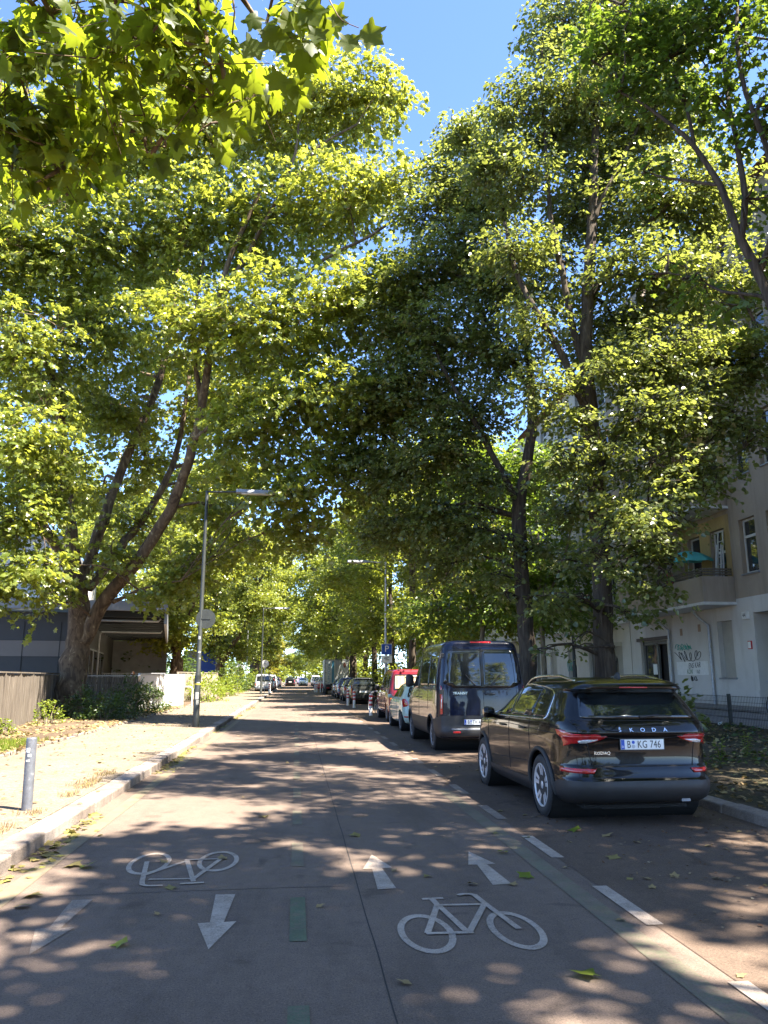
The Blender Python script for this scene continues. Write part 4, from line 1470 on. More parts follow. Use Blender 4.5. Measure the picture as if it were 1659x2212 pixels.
# ---- box truck
tr = thing('box_truck', 'pale removal truck with a tall box and printed rear doors', 'truck', (3.85, 75.6, 0))
M['truck_white'] = plain('truck_white', (0.50, 0.51, 0.47), 0.5, vary=0.12, scale=2)
M['truck_teal'] = plain('truck_teal', (0.05, 0.20, 0.30), 0.5, vary=0.1)
g = MB()
g.box(-1.16, 1.16, 0.05, 5.6, 0.92, 3.28)
g.build('cargo_box', M['truck_white'], tr, bevel=0.03)
g = MB()
for s in (-1, 1):
    g.box(s * 1.13 - 0.05, s * 1.13 + 0.05, -0.02, 0.05, 0.92, 3.28)
g.box(-1.08, 1.08, -0.02, 0.05, 3.2, 3.28)
g.box(-1.08, 1.08, -0.02, 0.05, 0.92, 1.0)
g.box(-0.03, 0.03, -0.02, 0.05, 1.0, 3.2)
g.build('door_frame', M['steel_grey'], tr)
for s in (-1, 1):
    g = MB()
    g.box(min(s * 0.035, s * 1.075), max(s * 0.035, s * 1.075), 0.0, 0.045, 1.005, 3.195)
    d = g.build('rear_door', M['truck_white'], tr)
    g = MB()
    g.tube([(s * 0.14, -0.03, 1.0), (s * 0.14, -0.03, 3.2)], 0.018, 6)
    for zz in (1.2, 2.0, 2.9):
        g.box(s * 1.0 - 0.08, s * 1.0 + 0.08, -0.03, 0.0, zz, zz + 0.06)
    g.build('door_bar', M['steel_grey'], d)
    if s < 0:
        g = MB()
        g.box(-0.47, -0.25, -0.004, 0.001, 1.1, 3.15)
        g.build('printed_stripe', M['truck_teal'], d)
        f = frame4((-0.72, -0.004, 2.05), (0, 0, 1), (-1, 0, 0))
        text_mesh('lettering', 'UMZ\u00dcGE', 0.34, M['truck_teal'], d, f, 0.002, xs=1.4)
    else:
        g = MB()
        for (x, z, w, h) in ((0.42, 2.75, 0.10, 0.42), (0.38, 3.0, 0.2, 0.14), (0.50, 2.88, 0.22, 0.08)):
            g.box(x - w / 2, x + w / 2, -0.003, 0.001, z - h / 2, z + h / 2)
        g.build('printed_figure', M['seal_grey'], d)
        g = MB()
        g.prism(roundpoly([(0.60, 2.75), (0.72, 3.05), (0.84, 2.95), (0.90, 2.62), (0.74, 2.45)], 0.08), 'y', -0.003, 0.001)
        g.build('printed_figure', plain('print_brown', (0.20, 0.07, 0.04), 0.6), d)
        g = MB()
        for k, (x, w) in enumerate(((0.28, 0.26), (0.58, 0.22), (0.88, 0.2))):
            g.prism(roundpoly([(x - w / 2, 1.36), (x + w / 2, 1.36), (x + w / 3, 1.56), (x - w / 5, 1.6)], 0.05), 'y', -0.003, 0.001)
        g.build('printed_figure', M['pole_dark'], d)
        for k, (z, w) in enumerate(((2.18, 0.62), (2.05, 0.54), (1.90, 0.8))):
            g = MB()
            nn = int(w / 0.05)
            for q in range(nn):
                if random.random() < 0.85:
                    g.box(0.56 - w / 2 + q * 0.05, 0.56 - w / 2 + q * 0.05 + 0.036, -0.003, 0.001, z - 0.03, z + 0.03)
            g.build('print_line', M['pole_dark'], d)
g = MB()
g.box(-1.0, 1.0, 0.3, 5.4, 0.55, 0.9)
g.box(-1.05, 1.05, 0.0, 0.12, 0.52, 0.68)
g.build('chassis', M['black_plastic'], tr, bevel=0.02)
g = MB()
g.add(*Shape([(0.5, 5.75, 7.4, 0.98), (0.9, 5.72, 7.5, 1.04), (1.3, 5.72, 7.4, 1.04), (1.7, 5.75, 7.1, 1.0), (2.3, 5.8, 6.7, 0.92), (2.45, 5.9, 6.5, 0.8)], 10, 6).loft([0.5 + 0.13 * k for k in range(16)]), True)
g.build('cab', M['truck_white'], tr)
for s in (-1, 1):
    for yy in (1.2, 6.4):
        wheel(tr, (s * 0.93, yy, 0.4), 0.4, 0.26, s, 'steel', 5)
    g = MB()
    g.box(s * 0.82 - 0.13, s * 0.82 + 0.13, -0.03, 0.0, 0.56, 0.66)
    g.build('taillight', M['red_lens'], tr)

# ---- further cars along both kerbs, copies of two outlines with their own paint
far_h, _ = car('parked_car', 'dark hatchback beyond the white striped barrier', 'car', hatch(4.1, 1.76, 1.52), M['car_dark'], (3.75, 104, 0), 0, 'distant parked cars')
far_e, _ = car('parked_car', 'black estate with red lamps just beyond the white striped barrier', 'car', estate(4.5, 1.82, 1.62), M['car_black'], (3.85, 96, 0), 0, 'distant parked cars')


def recolour(root, old, new):
    st = [root]
    while st:
        o = st.pop()
        st += list(o.children)
        if o.type == 'MESH' and o.data.materials and o.data.materials[0] == old:
            o.material_slots[0].link = 'OBJECT'
            o.material_slots[0].material = new


def far_car(src, old, paint, x, y, rz, label, group='distant parked cars', name='parked_car', scale=None):
    c = copy_tree(src)
    c.name = name
    c.location = (x, y, 0)
    c.rotation_euler = (0, 0, rz)
    c['label'] = label
    c['group'] = group
    if scale:
        c.scale = scale
    recolour(c, old, paint)
    return c


OH, OE = M['car_dark'], M['car_black']
far_car(far_h, OH, M['car_silver'], 3.8, 110, 0, 'silver hatchback far off at the verge')
far_car(far_e, OE, M['car_grey'], 3.75, 116.5, 0, 'grey estate far off at the verge')
far_car(far_h, OH, M['car_white'], 3.8, 124, 0, 'white hatchback far off at the verge')
far_car(far_e, OE, M['car_dark'], 3.75, 131, 0, 'dark estate far off at the verge')
far_car(far_h, OH, M['car_silver'], 3.8, 140, 0, 'farthest silver hatchback at the verge')
far_car(far_e, OE, M['car_grey'], 3.8, 150, 0, 'farthest grey estate at the verge')
far_car(far_h, OH, M['car_white'], 1.3, 150, math.pi, 'white car coming toward the viewer down the street', 'cars driving on the street', 'moving_car')
far_car(far_h, OH, M['car_lilac'], 1.0, 185, math.pi, 'lilac car far down the street behind the moving black one', 'cars driving on the street', 'moving_car')
mv = far_car(far_e, OE, M['car_black'], -1.05, 141, 0, 'black car with glowing red lamps driving down the middle of the street', 'cars driving on the street', 'moving_car')
far_v, _ = car('parked_van', 'bright white van parked on the pavement side behind far bollards', 'van', {**TVAN, 'rim': 'steel'}, M['car_white'], (-3.55, 86, 0), 0, 'distant parked cars')
far_car(far_e, OE, M['car_silver'], -3.45, 93, 0, 'silver estate in front of the far white van')
far_car(far_h, OH, M['car_wine'], -3.4, 100, 0, 'dark red hatchback on the pavement side far off')
far_car(far_v, M['car_white'], M['car_white'], -3.5, 108, 0, 'second white van on the pavement side far off')
far_car(far_h, OH, M['car_white'], -3.4, 117, 0, 'white hatchback on the pavement side far off')
far_car(far_e, OE, M['car_grey'], -3.4, 126, 0, 'grey estate on the pavement side far off')
far_car(far_h, OH, M['car_wine'], -3.4, 136, 0, 'farthest dark red hatchback on the pavement side')
far_car(far_v, M['car_white'], M['car_white'], 3.9, 160, 0, 'farthest white van at the verge')
# ------------------------------------------------------------------ street furniture
def street_lamp(loc, rz, label, H=8.0, mat=None, head=True, arm=2.4, detail=True):
    m = mat or M['pole_dark']
    root = thing('street_lamp', label, 'street lamp', loc, rz, 'street lamps')
    g = MB()
    g.lathe([(0.105, 0), (0.105, 0.35), (0.10, 0.36), (0.098, 1.55), (0.085, 1.62), (0.072, 1.65), (0.060, H * 0.7), (0.045, H)], seg=20)
    g.build('pole', m, root)
    g = MB()
    g.tube([(0, 0, H - 0.25), (0, 0, H - 0.02), (0.03, 0, H), (arm * 0.45, 0, H + 0.04)], 0.036, 8)
    g.lathe([(0.055, H - 0.28), (0.055, H + 0.03), (0.03, H + 0.05)], seg=12)
    g.build('arm', m, root)
    hd = MB()
    hd.add(*([(x, y * (0.14 if z == 0 else 0.09), H + 0.0 + z * 0.12) for z in (0, 1) for (x, y) in ((arm * 0.42, -0.8), (arm * 0.45, -1), (arm - 0.05, -1), (arm, -0.6), (arm, 0.6), (arm - 0.05, 1), (arm * 0.45, 1), (arm * 0.42, 0.8))],
               [tuple(range(7, -1, -1)), tuple(range(8, 16))] + [(i, (i + 1) % 8, 8 + (i + 1) % 8, 8 + i) for i in range(8)]))
    h = hd.build('lamp_head', M['steel_grey'], root, bevel=0.01)
    g = MB()
    g.box(arm * 0.5, arm - 0.1, -0.10, 0.10, H - 0.035, H - 0.004)
    g.build('diffuser', plain('lamp_diffuser', (0.6, 0.6, 0.56), 0.3, vary=0.05), h, bevel=0.008)
    if detail:
        M.setdefault('sticker', plain('sticker', (0.36, 0.36, 0.33), 0.6, vary=0.5, scale=40))
        for (z, a, w, hh) in ((1.35, 0.2, 0.10, 0.03), (0.95, 0.0, 0.12, 0.22), (0.75, 0.3, 0.09, 0.14), (2.3, 0.1, 0.08, 0.06), (2.75, -0.2, 0.07, 0.10), (2.1, 0.5, 0.06, 0.04)):
            r = 0.1005 if z < 1.5 else 0.073
            g = MB()
            vs = []
            for k in range(7):
                t = -math.pi / 2 + a + (k - 3) / 6 * w / r
                vs += [(r * math.cos(t), r * math.sin(t), z - hh / 2), (r * math.cos(t), r * math.sin(t), z + hh / 2)]
            g.add(vs, [(2 * k, 2 * k + 2, 2 * k + 3, 2 * k + 1) for k in range(6)])
            g.build('sticker', M['sticker'], root)
        g = MB()
        g.lathe([(0.1015, 1.28), (0.1015, 1.33)], seg=20)
        g.build('band', plain('band_yellow', (0.42, 0.33, 0.04), 0.5), root)
    return root


street_lamp((-3.09, 25.4, 0.12), R(3), 'tall dark green street lamp nearest the viewer on the sandy pavement', 7.55, arm=2.25)
street_lamp((-3.1, 71.0, 0.12), R(3), 'second dark street lamp farther down the sandy pavement', 7.6, detail=False)
street_lamp((4.95, 43.5, 0.10), R(178), 'pale grey thin street lamp behind the red van, carrying a parking sign', 7.95, M['galv'], detail=False, arm=2.2)


def road_sign(loc, parts, label, pole_h, pole=True, rz=0.0, cat='road sign'):
    root = thing('road_sign', label, cat, loc, rz, 'road signs')
    if pole:
        g = MB()
        g.tube([(0, 0.035, 0), (0, 0.035, pole_h)], 0.03, 10)
        g.build('post', M['galv'], root)
    for p in parts:
        p(root)
    return root


def disc(z, r, face):
    def f(root):
        g = MB()
        g.lathe([(r, -0.006), (r, 0.006)], (0, 0, z), 'y', 32, False)
        g.build('sign_plate', face, root)
        g = MB()
        g.box(-r * 0.45, r * 0.45, -0.02, -0.006, z - 0.015, z + 0.015)
        g.build('clamp', M['pole_dark'], root)
    return f


def rect(z, w, h, face, dy=0.0, name='sign_plate', r=0.03):
    def f(root):
        g = MB()
        g.prism(roundpoly([(-w / 2, z - h / 2), (w / 2, z - h / 2), (w / 2, z + h / 2), (-w / 2, z + h / 2)], r), 'y', dy - 0.006, dy + 0.006)
        g.build(name, face, root)
    return f


def ptext(root):
    text_mesh('lettering', 'P', 0.50, M['plate'], root, frame4((0.0, -0.016, 3.06), (1, 0, 0), (0, 0, 1)), 0.002)
    g = MB()
    for (x, z, w, h) in ((0, 2.60, 0.26, 0.03), (-0.05, 2.53, 0.2, 0.03), (0.03, 2.46, 0.22, 0.03)):
        g.box(x - w / 2, x + w / 2, -0.012, -0.008, z, z + h)
    g.build('print_line', M['ink'], root)


M['sign_blue'] = plain('sign_blue', (0.012, 0.075, 0.42), 0.4, vary=0.04)
road_sign((4.98, 43.3, 0.10), [rect(3.05, 0.60, 0.60, M['plate'], 0.004), rect(3.05, 0.56, 0.56, M['sign_blue'], -0.004), rect(2.52, 0.60, 0.40, M['plate']), ptext],
          'blue parking sign with a white plate under it, hung on the pale lamp', 3.4, pole=False)
road_sign((5.45, 42.0, 0.10), [], 'thin grey sign post seen edge on beside the parking sign', 2.95)
road_sign((-2.93, 25.35, 0.12), [disc(3.35, 0.31, M['pole_dark'])], 'grey back of a round sign fixed to the nearest street lamp', 3.9, pole=False)
road_sign((-3.0, 76.0, 0.12), [disc(2.75, 0.36, M['white_paint'])], 'pale round sign on a thin post near the far striped bollards', 3.0)
road_sign((-5.9, 95.0, 0.12), [], 'thin pale post standing beyond the second plane tree', 7.0)
road_sign((-6.4, 88.0, 0.12), [rect(2.7, 1.2, 0.4, M['white_paint'])], 'small white name board on a post beyond the second plane tree', 2.9)

# grey steel bollard in front
bo = thing('bollard', 'scratched grey steel bollard standing on the sandy pavement close to the viewer', 'bollard', (-3.11, 9.97, 0.12))
bo.rotation_euler = (0, R(-1.0), 0)
g = MB()
g.lathe([(0.060, -0.03), (0.060, 0.80), (0.057, 0.815), (0.05, 0.82)], seg=28)
mb_, t, b = nt('bollard_metal')
f = noise(t, 14, 6, 0.7, coord=objco(t))
c = ramp(t, f, [(0.3, (0.085, 0.088, 0.10)), (0.6, (0.13, 0.135, 0.15)), (0.72, (0.34, 0.34, 0.34))])
t.links.new(c, b.inputs['Base Color'])
b.inputs['Roughness'].default_value = 0.5
b.inputs['Metallic'].default_value = 0.25
g.build('post', mb_, bo)
for (z, a, w, hh) in ((0.68, -0.3, 0.05, 0.05), (0.62, 0.1, 0.04, 0.03), (0.56, -0.2, 0.05, 0.02)):
    g = MB()
    vs = []
    for k in range(5):
        tt = -math.pi / 2 + a + (k - 2) / 4 * w / 0.061
        vs += [(0.0612 * math.cos(tt), 0.0612 * math.sin(tt), z - hh / 2), (0.0612 * math.cos(tt), 0.0612 * math.sin(tt), z + hh / 2)]
    g.add(vs, [(2 * k, 2 * k + 2, 2 * k + 3, 2 * k + 1) for k in range(4)])
    g.build('sticker', M['plate'], bo)


def striped_bollard(loc, label, group='red and white striped bollards', src=[None]):
    if src[0] is None:
        root = thing('striped_bollard', label, 'bollard', loc, 0, group)
        g = MB()
        g.lathe([(0.075, 0), (0.075, 0.90), (0.06, 0.92), (0.001, 0.925)], seg=20)
        g.build('post', M['white_paint'], root)
        for z in (0.42, 0.60, 0.78):
            g = MB()
            g.lathe([(0.0765, z), (0.0765, z + 0.09)], seg=20)
            g.build('reflective_band', M['red_paint'], root)
        src[0] = root
        return root
    c = copy_tree(src[0])
    c.location = loc
    c['label'] = label
    return c


striped_bollard((3.25, 34.35, 0), 'striped bollard standing just in front of the parked bicycle and the red van')
striped_bollard((3.17, 43.1, 0), 'shorter looking striped bollard in front of the dark people carrier plate')
striped_bollard((3.05, 46.5, 0), 'striped bollard covering the tail lamp of the dark people carrier')
for k, (x, y, lab) in enumerate([(2.05, 87, 'far striped bollard at the roadward end of the white barrier'), (2.25, 86, 'far striped bollard next to the white barrier'), (3.1, 84, 'far striped bollard beside the box truck'), (3.0, 88, 'far striped bollard behind the white barrier'),
                                 (-2.55, 76.5, 'first striped bollard by the far white van'), (-2.6, 78.5, 'second striped bollard by the far white van'), (-2.65, 81, 'third striped bollard by the far white van'), (-3.3, 75.6, 'striped bollard by the foot of the pale round sign')]):
    striped_bollard((x, y, 0.0 if x > 0 else 0.1), lab)


def hoop(loc, rz, w, h, label, mat_, cat='bike rack', name='bike_rack', r=0.03):
    g = MB()
    pts = [(-w / 2, 0, -0.02), (-w / 2, 0, h - 0.12), (-w / 2 + 0.035, 0, h - 0.035), (-w / 2 + 0.12, 0, h), (w / 2 - 0.12, 0, h), (w / 2 - 0.035, 0, h - 0.035), (w / 2, 0, h - 0.12), (w / 2, 0, -0.02)]
    g.tube(pts, r, 10)
    o = g.build(name, mat_)
    o.location = loc
    o.rotation_euler = (0, 0, rz)
    return tag(o, label, cat, 'bike racks')


hoop((-7.25, 43.7, 0.12), R(5), 1.0, 1.0, 'bent pale steel bike hoop in front of the white gate', M['galv'], r=0.04)
hoop((-6.1, 43.6, 0.12), R(5), 1.05, 1.0, 'bent white bike hoop next to the sunlit bushes', M['white_paint'], r=0.04)
hoop((3.85, 36.5, 0.0), R(20), 0.9, 0.95, 'steel bike hoop holding the parked bicycle behind the red van', M['galv'], r=0.03)

# white striped barrier
ba = thing('barrier', 'white barrier with red bands standing behind the far box truck', 'barrier', (2.65, 86.5, 0))
g = MB()
for x in (-0.55, 0.0, 0.55):
    g.tube([(x, 0, 0), (x, 0, 1.1)], 0.05, 8)
g.box(-0.6, 0.6, -0.03, 0.03, 1.0, 1.12)
g.build('frame', M['white_paint'], ba)
g = MB()
for z in (0.45, 0.72):
    g.box(-0.55, 0.55, -0.035, 0.035, z, z + 0.12)
g.build('rail', M['red_paint'], ba)


def bicycle(loc, rz, label, tilt=0.0):
    root = thing('bicycle', label, 'bicycle', loc, rz, 'parked bicycles')
    root.rotation_euler = (tilt, 0, rz)
    for x in (-0.53, 0.53):
        e = bpy.data.objects.new('wheel', None)
        COL.objects.link(e)
        e.parent = root
        e.location = (x, 0, 0.34)
        g = MB()
        n = 36
        g.tube([(0.325 * math.cos(2 * math.pi * k / n), 0, 0.325 * math.sin(2 * math.pi * k / n)) for k in range(n + 1)], 0.020, 8, caps=False)
        g.build('tyre', M['tyre'], e)
        g = MB()
        g.tube([(0.303 * math.cos(2 * math.pi * k / n), 0, 0.303 * math.sin(2 * math.pi * k / n)) for k in range(n + 1)], 0.009, 6, caps=False)
        for k in range(18):
            a = 2 * math.pi * k / 18
            g.tube([(0, 0.02 * (-1) ** k, 0), (0.30 * math.cos(a), 0, 0.30 * math.sin(a))], 0.0018, 3)
        g.build('rim', M['alloy'], e)
    g = MB()
    A, B, S, H, R_, F = (-0.02, 0, 0.30), (-0.17, 0, 0.82), (-0.2, 0, 0.9), (0.38, 0, 0.80), (-0.53, 0, 0.34), (0.53, 0, 0.34)
    for p, q, r in ((A, B, .016), (B, H, .016), (A, (0.41, 0, 0.70), .019), (A, R_, .010), (B, R_, .009), ((0.36, 0, 0.90), F, .014)):
        g.tube([p, q], r, 8)
    g.build('frame', M['black_plastic'], root)
    g = MB()
    g.tube([(0.36, 0, 0.88), (0.37, 0, 0.98)], 0.013, 8)
    g.tube([(0.25, -0.28, 1.0), (0.36, -0.2, 1.0), (0.38, 0, 0.98), (0.36, 0.2, 1.0), (0.25, 0.28, 1.0)], 0.013, 8)
    g.build('handlebar', M['alloy'], root)
    g = MB()
    g.tube([(-0.34, 0, 0.93), (-0.24, 0, 0.945), (-0.08, 0, 0.935)], [0.07, 0.06, 0.02], 8)
    g.build('saddle', M['black_plastic'], root)
    g = MB()
    g.lathe([(0.09, -0.004), (0.09, 0.004)], (-0.02, -0.05, 0.30), 'y', 20)
    g.tube([(-0.02, -0.07, 0.30), (0.12, -0.07, 0.22), (0.12, -0.15, 0.22)], 0.01, 6)
    g.build('crank', M['steel_grey'], root)
    return root


bicycle((3.55, 36.3, 0), R(100), 'dark bicycle parked between the red van and the striped bollards')
bicycle((12.45, 19.05, zr(12.4)), R(86), 'dark bicycle by the mesh fence, only its wheel showing')

# ------------------------------------------------------------------ school building with the deep canopy
M['panel_dark'] = plain('panel_dark', (0.045, 0.043, 0.041), 0.6, vary=0.12, scale=1, obj=False)
M['panel_pale'] = plain('panel_pale', (0.175, 0.145, 0.122), 0.6, vary=0.08, scale=1, obj=False)
M['fascia'] = plain('fascia', (0.22, 0.225, 0.24), 0.45, 0.2, vary=0.12, scale=2, obj=False)
M['beam'] = plain('beam', (0.012, 0.013, 0.014), 0.6, obj=False)
M['soffit'] = plain('soffit', (0.42, 0.40, 0.37), 0.7, vary=0.12, scale=2, obj=False)
M['concrete'] = plain('concrete', (0.30, 0.30, 0.30), 0.85, vary=0.12, scale=2, bmp=0.2, bscale=30, obj=False)
M['white_wall'] = plain('white_wall', (0.62, 0.60, 0.58), 0.8, vary=0.06, scale=1, obj=False)
sb = thing('school_building', 'low dark panelled school building with a deep open canopy behind the wooden fence', 'building', (0, 0, 0))
ANG = R(8.9)
CA, SA = math.cos(ANG), math.sin(ANG)


def sl_(u, v):
    """School frame: u along the front (towards the street), v away from the viewer; origin at the canopy corner."""
    return (-6.05 + u * CA - v * SA * 1.0, 37.0 + u * SA + v * CA)


def sbox(mb, u0, u1, v0, v1, z0, z1):
    p = [sl_(u0, v0), sl_(u1, v0), sl_(u1, v1), sl_(u0, v1)]
    vs = [(x, y, z0) for x, y in p] + [(x, y, z1) for x, y in p]
    return mb.add(vs, [(3, 2, 1, 0), (4, 5, 6, 7), (0, 1, 5, 4), (1, 2, 6, 5), (2, 3, 7, 6), (3, 0, 4, 7)])


g = MB()
sbox(g, -26, -4.1, 0.6, 27, 0, 4.55)
g.build('wall', M['panel_dark'], sb)
g = MB()
sbox(g, -26, -4.08, 0.58, 0.62, 2.55, 3.25)
g.build('pale_band', M['panel_pale'], sb)
g = MB()
for k in range(14):
    sbox(g, -4.65 - 1.55 * k, -4.62 - 1.55 * k, 0.565, 0.63, 0, 4.1)
for z in (2.53, 3.25):
    sbox(g, -26, -4.07, 0.57, 0.63, z, z + 0.02)
g.build('panel_joint', M['beam'], sb)
g = MB()
sbox(g, -26, 0.0, -0.3, 0.0, 4.62, 5.05)
sbox(g, -0.12, 0.0, 0.0, 27, 4.05, 4.98)
g.build('roof_edge', M['fascia'], sb)
g = MB()
sbox(g, -26, -0.12, 0.0, 27, 4.80, 4.86)
g.build('canopy_deck', mat_leaf('deck_sheet', (0.5, 0.5, 0.47), (0.52, 0.52, 0.49), (0.55, 0.55, 0.5), 0.6, 0.6, 0.2), sb)
g = MB()
for k in range(15):
    sbox(g, -4.08, -0.12, 0.8 + 1.8 * k, 1.0 + 1.8 * k, 4.40, 4.78)
for u in (-2.7, -1.4):
    sbox(g, u, u + 0.12, 0.1, 27, 4.66, 4.79)
g.build('canopy_beam', M['beam'], sb)
g = MB()
sbox(g, -4.1, -0.12, 26.6, 27, 0, 4.4)
sbox(g, -0.14, -0.02, 26.2, 26.6, 0, 4.2)
g.build('end_wall', M['concrete'], sb)
g = MB()
for v in (1.6, 12.0):
    p, q = sl_(-3.9, v), sl_(-0.3, v)
    g.tube([(p[0], p[1], 0.1), (p[0], p[1], 4.15), (p[0] + 0.1, p[1], 4.27), (q[0] - 0.1, q[1], 4.27), (q[0], q[1], 4.4)], 0.045, 8)
g.build('drain_pipe', M['galv'], sb)
for k in range(5):
    g = MB()
    sbox(g, -4.1, -4.05, 6.0 + 2.4 * k, 8.1 + 2.4 * k, 0.4, 3.2)
    w_ = g.build('window', M['steel_grey'], sb)
    g = MB()
    sbox(g, -4.1, -4.035, 6.1 + 2.4 * k, 8.0 + 2.4 * k, 0.5, 3.1)
    g.build('pane', M['glass'], w_)
g = MB()
sbox(g, -26, -5.6, 5, 26, 4.86, 8.6)
g.build('upper_storey', M['white_wall'], sb)
g = MB()
for k in range(12):
    sbox(g, -6.2 - 1.6 * k, -6.17 - 1.6 * k, 4.97, 5.02, 4.9, 8.6)
g.build('cladding_joint', M['steel_grey'], sb)
g = MB()
sbox(g, -26.2, -5.4, 4.8, 26.2, 8.6, 8.8)
g.build('roof', M['fascia'], sb)
# railing under the canopy
rl = thing('railing', 'low grey railing of upright bars under the school canopy', 'railing', (0, 0, 0))
g = MB()
for k in range(34):
    p = sl_(-3.9 + 0.115 * k, 16.0)
    g.box(p[0] - 0.012, p[0] + 0.012, p[1] - 0.012, p[1] + 0.012, 0.1, 1.85)
p, q = sl_(-3.95, 16), sl_(0, 16)
g.bar((p[0], p[1], 1.87), (q[0], q[1], 1.87), 0.05, 0.05)
g.build('bars', M['galv'], rl)

# fences of the school yard
M['wood_grey'] = mat_bark('wood_grey', [(0.3, (0.075, 0.062, 0.05)), (0.55, (0.15, 0.125, 0.10)), (0.75, (0.22, 0.19, 0.155))], 5, (2.5, 2.5, 0.2), 0.3)
M['wood_pale'] = mat_bark('wood_pale', [(0.3, (0.24, 0.20, 0.16)), (0.55, (0.34, 0.29, 0.23)), (0.75, (0.42, 0.37, 0.30))], 5, (2.5, 2.5, 0.2), 0.2)


def wood_fence(p, q, h, label, mat_, post=2.2, slat=0.095, gap=0.022, cap=None, z0=0.12):
    root = thing('wooden_fence', label, 'fence', (p[0], p[1], z0), math.atan2(q[1] - p[1], q[0] - p[0]), 'wooden fence runs')
    L = math.hypot(q[0] - p[0], q[1] - p[1])
    g = MB()
    x = 0.0
    while x < L:
        t = random.uniform(-0.012, 0.012)
        g.box(x, x + slat, -0.012 + t, 0.012 + t, 0.05, h + random.uniform(-0.02, 0.02))
        x += slat + gap
    for z in (0.35, h - 0.3):
        g.box(0, L, 0.02, 0.06, z, z + 0.09)
    g.build('slats', mat_, root)
    n = max(1, int(L / post))
    for k in range(n + 1):
        g = MB()
        xx = L * k / n
        g.box(xx - 0.06, xx + 0.06, -0.045, 0.045, 0, h + 0.03)
        g.build('post', mat_, root)
    g = MB()
    g.box(-0.05, L + 0.05, -0.05, 0.05, h + 0.035, h + 0.075)
    g.build('top_rail', cap or mat_, root)
    return root


wood_fence((-6.6, 13.7), (-9.75, 34.0), 1.60, 'weathered grey slat fence running from the edge of the view to the mottled plane tree', M['wood_grey'])
wood_fence((-9.7, 34.3), (-6.95, 36.0), 1.52, 'grey slat fence with pale top rail behind the dark shrubs, right of the plane trunk', M['wood_grey'], cap=M['galv'])
wood_fence((-7.1, 48.5), (-5.9, 60.0), 1.75, 'pale sunlit slat fence beyond the bike hoops', M['wood_pale'])
gt = thing('gate', 'white sheet gate with upright ribs lit by the sun, beside the canopy', 'gate', (-6.95, 36.05, 0.12), R(80))
g = MB()
g.box(0, 6.2, -0.02, 0.02, 0.1, 1.60)
for k in range(40):
    g.box(0.03 + k * 0.155, 0.06 + k * 0.155, -0.035, -0.018, 0.1, 1.6)
g.build('panel', M['white_wall'], gt)
g = MB()
for x in (0, 3.1, 6.2):
    g.box(x - 0.05, x + 0.05, -0.05, 0.05, 0, 1.68)
g.box(0, 6.2, -0.04, 0.04, 1.60, 1.66)
g.build('gate_frame', M['galv'], gt)
bl = thing('warning_lamp', 'small orange warning lamp on top of the slat fence by the white gate', 'lamp', (-7.2, 35.9, 1.72))
g = MB()
g.lathe([(0.07, 0), (0.07, 0.04)], seg=16)
g.build('base', M['black_plastic'], bl)
g = MB()
g.lathe([(0.065, 0.04), (0.07, 0.10), (0.055, 0.15), (0.001, 0.17)], seg=16)
g.build('lens', M['orange_lens'], bl)
bx = thing('container', 'blue panelled container standing behind the second plane tree', 'container', (-10.2, 92, 0.1), R(5))
g = MB()
g.box(-1.3, 1.0, 0, 2.2, 1.6, 4.6)
g.build('side_panel', M['sign_blue'], bx, bevel=0.03)
g = MB()
for x in (-1.25, 0.95):
    g.box(x - 0.05, x + 0.05, -0.05, 0.05, 0, 4.6)
g.box(-2.3, -1.3, 0.02, 2.2, 1.6, 4.4)
g.build('frame', M['steel_grey'], bx)

# ------------------------------------------------------------------ apartment houses beyond the verge
FX = 15.5
M['render_grey'] = mat_plaster('render_grey', (0.36, 0.295, 0.235), (0.20, 0.165, 0.13))
M['render_white'] = mat_plaster('render_white', (0.60, 0.575, 0.545), (0.45, 0.42, 0.38), 0.1)
M['render_cream'] = mat_plaster('render_cream', (0.44, 0.40, 0.35), (0.30, 0.27, 0.23), 0.1)
M['ochre'] = mat_plaster('ochre_wall', (0.42, 0.31, 0.14), (0.28, 0.20, 0.10), 0.1)
M['trim'] = plain('trim_white', (0.60, 0.59, 0.57), 0.6, vary=0.1, obj=False)
M['shutter'] = plain('shutter', (0.40, 0.38, 0.34), 0.6, vary=0.08, scale=3, obj=False)
M['frame_grey'] = plain('frame_grey', (0.17, 0.17, 0.165), 0.5, 0.2, vary=0.15, scale=3, obj=False)
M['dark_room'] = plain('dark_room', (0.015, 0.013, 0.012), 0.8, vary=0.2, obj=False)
M['roof_tile'] = plain('roof_tile', (0.17, 0.07, 0.05), 0.8, vary=0.2, obj=False)
M['graf_black'] = plain('graffiti_black', (0.05, 0.05, 0.05), 0.7, vary=0.3, obj=False)
M['graf_turq'] = plain('graffiti_turquoise', (0.06, 0.33, 0.27), 0.7, vary=0.2, obj=False)
M['graf_green'] = plain('graffiti_green', (0.05, 0.17, 0.06), 0.7, vary=0.2, obj=False)
M['pane'] = mat_glass('pane_glass', (0.03, 0.035, 0.04), 0.03)
M['net_curtain'] = plain('net_curtain', (0.30, 0.30, 0.29), 0.9, vary=0.2, scale=3, obj=False)


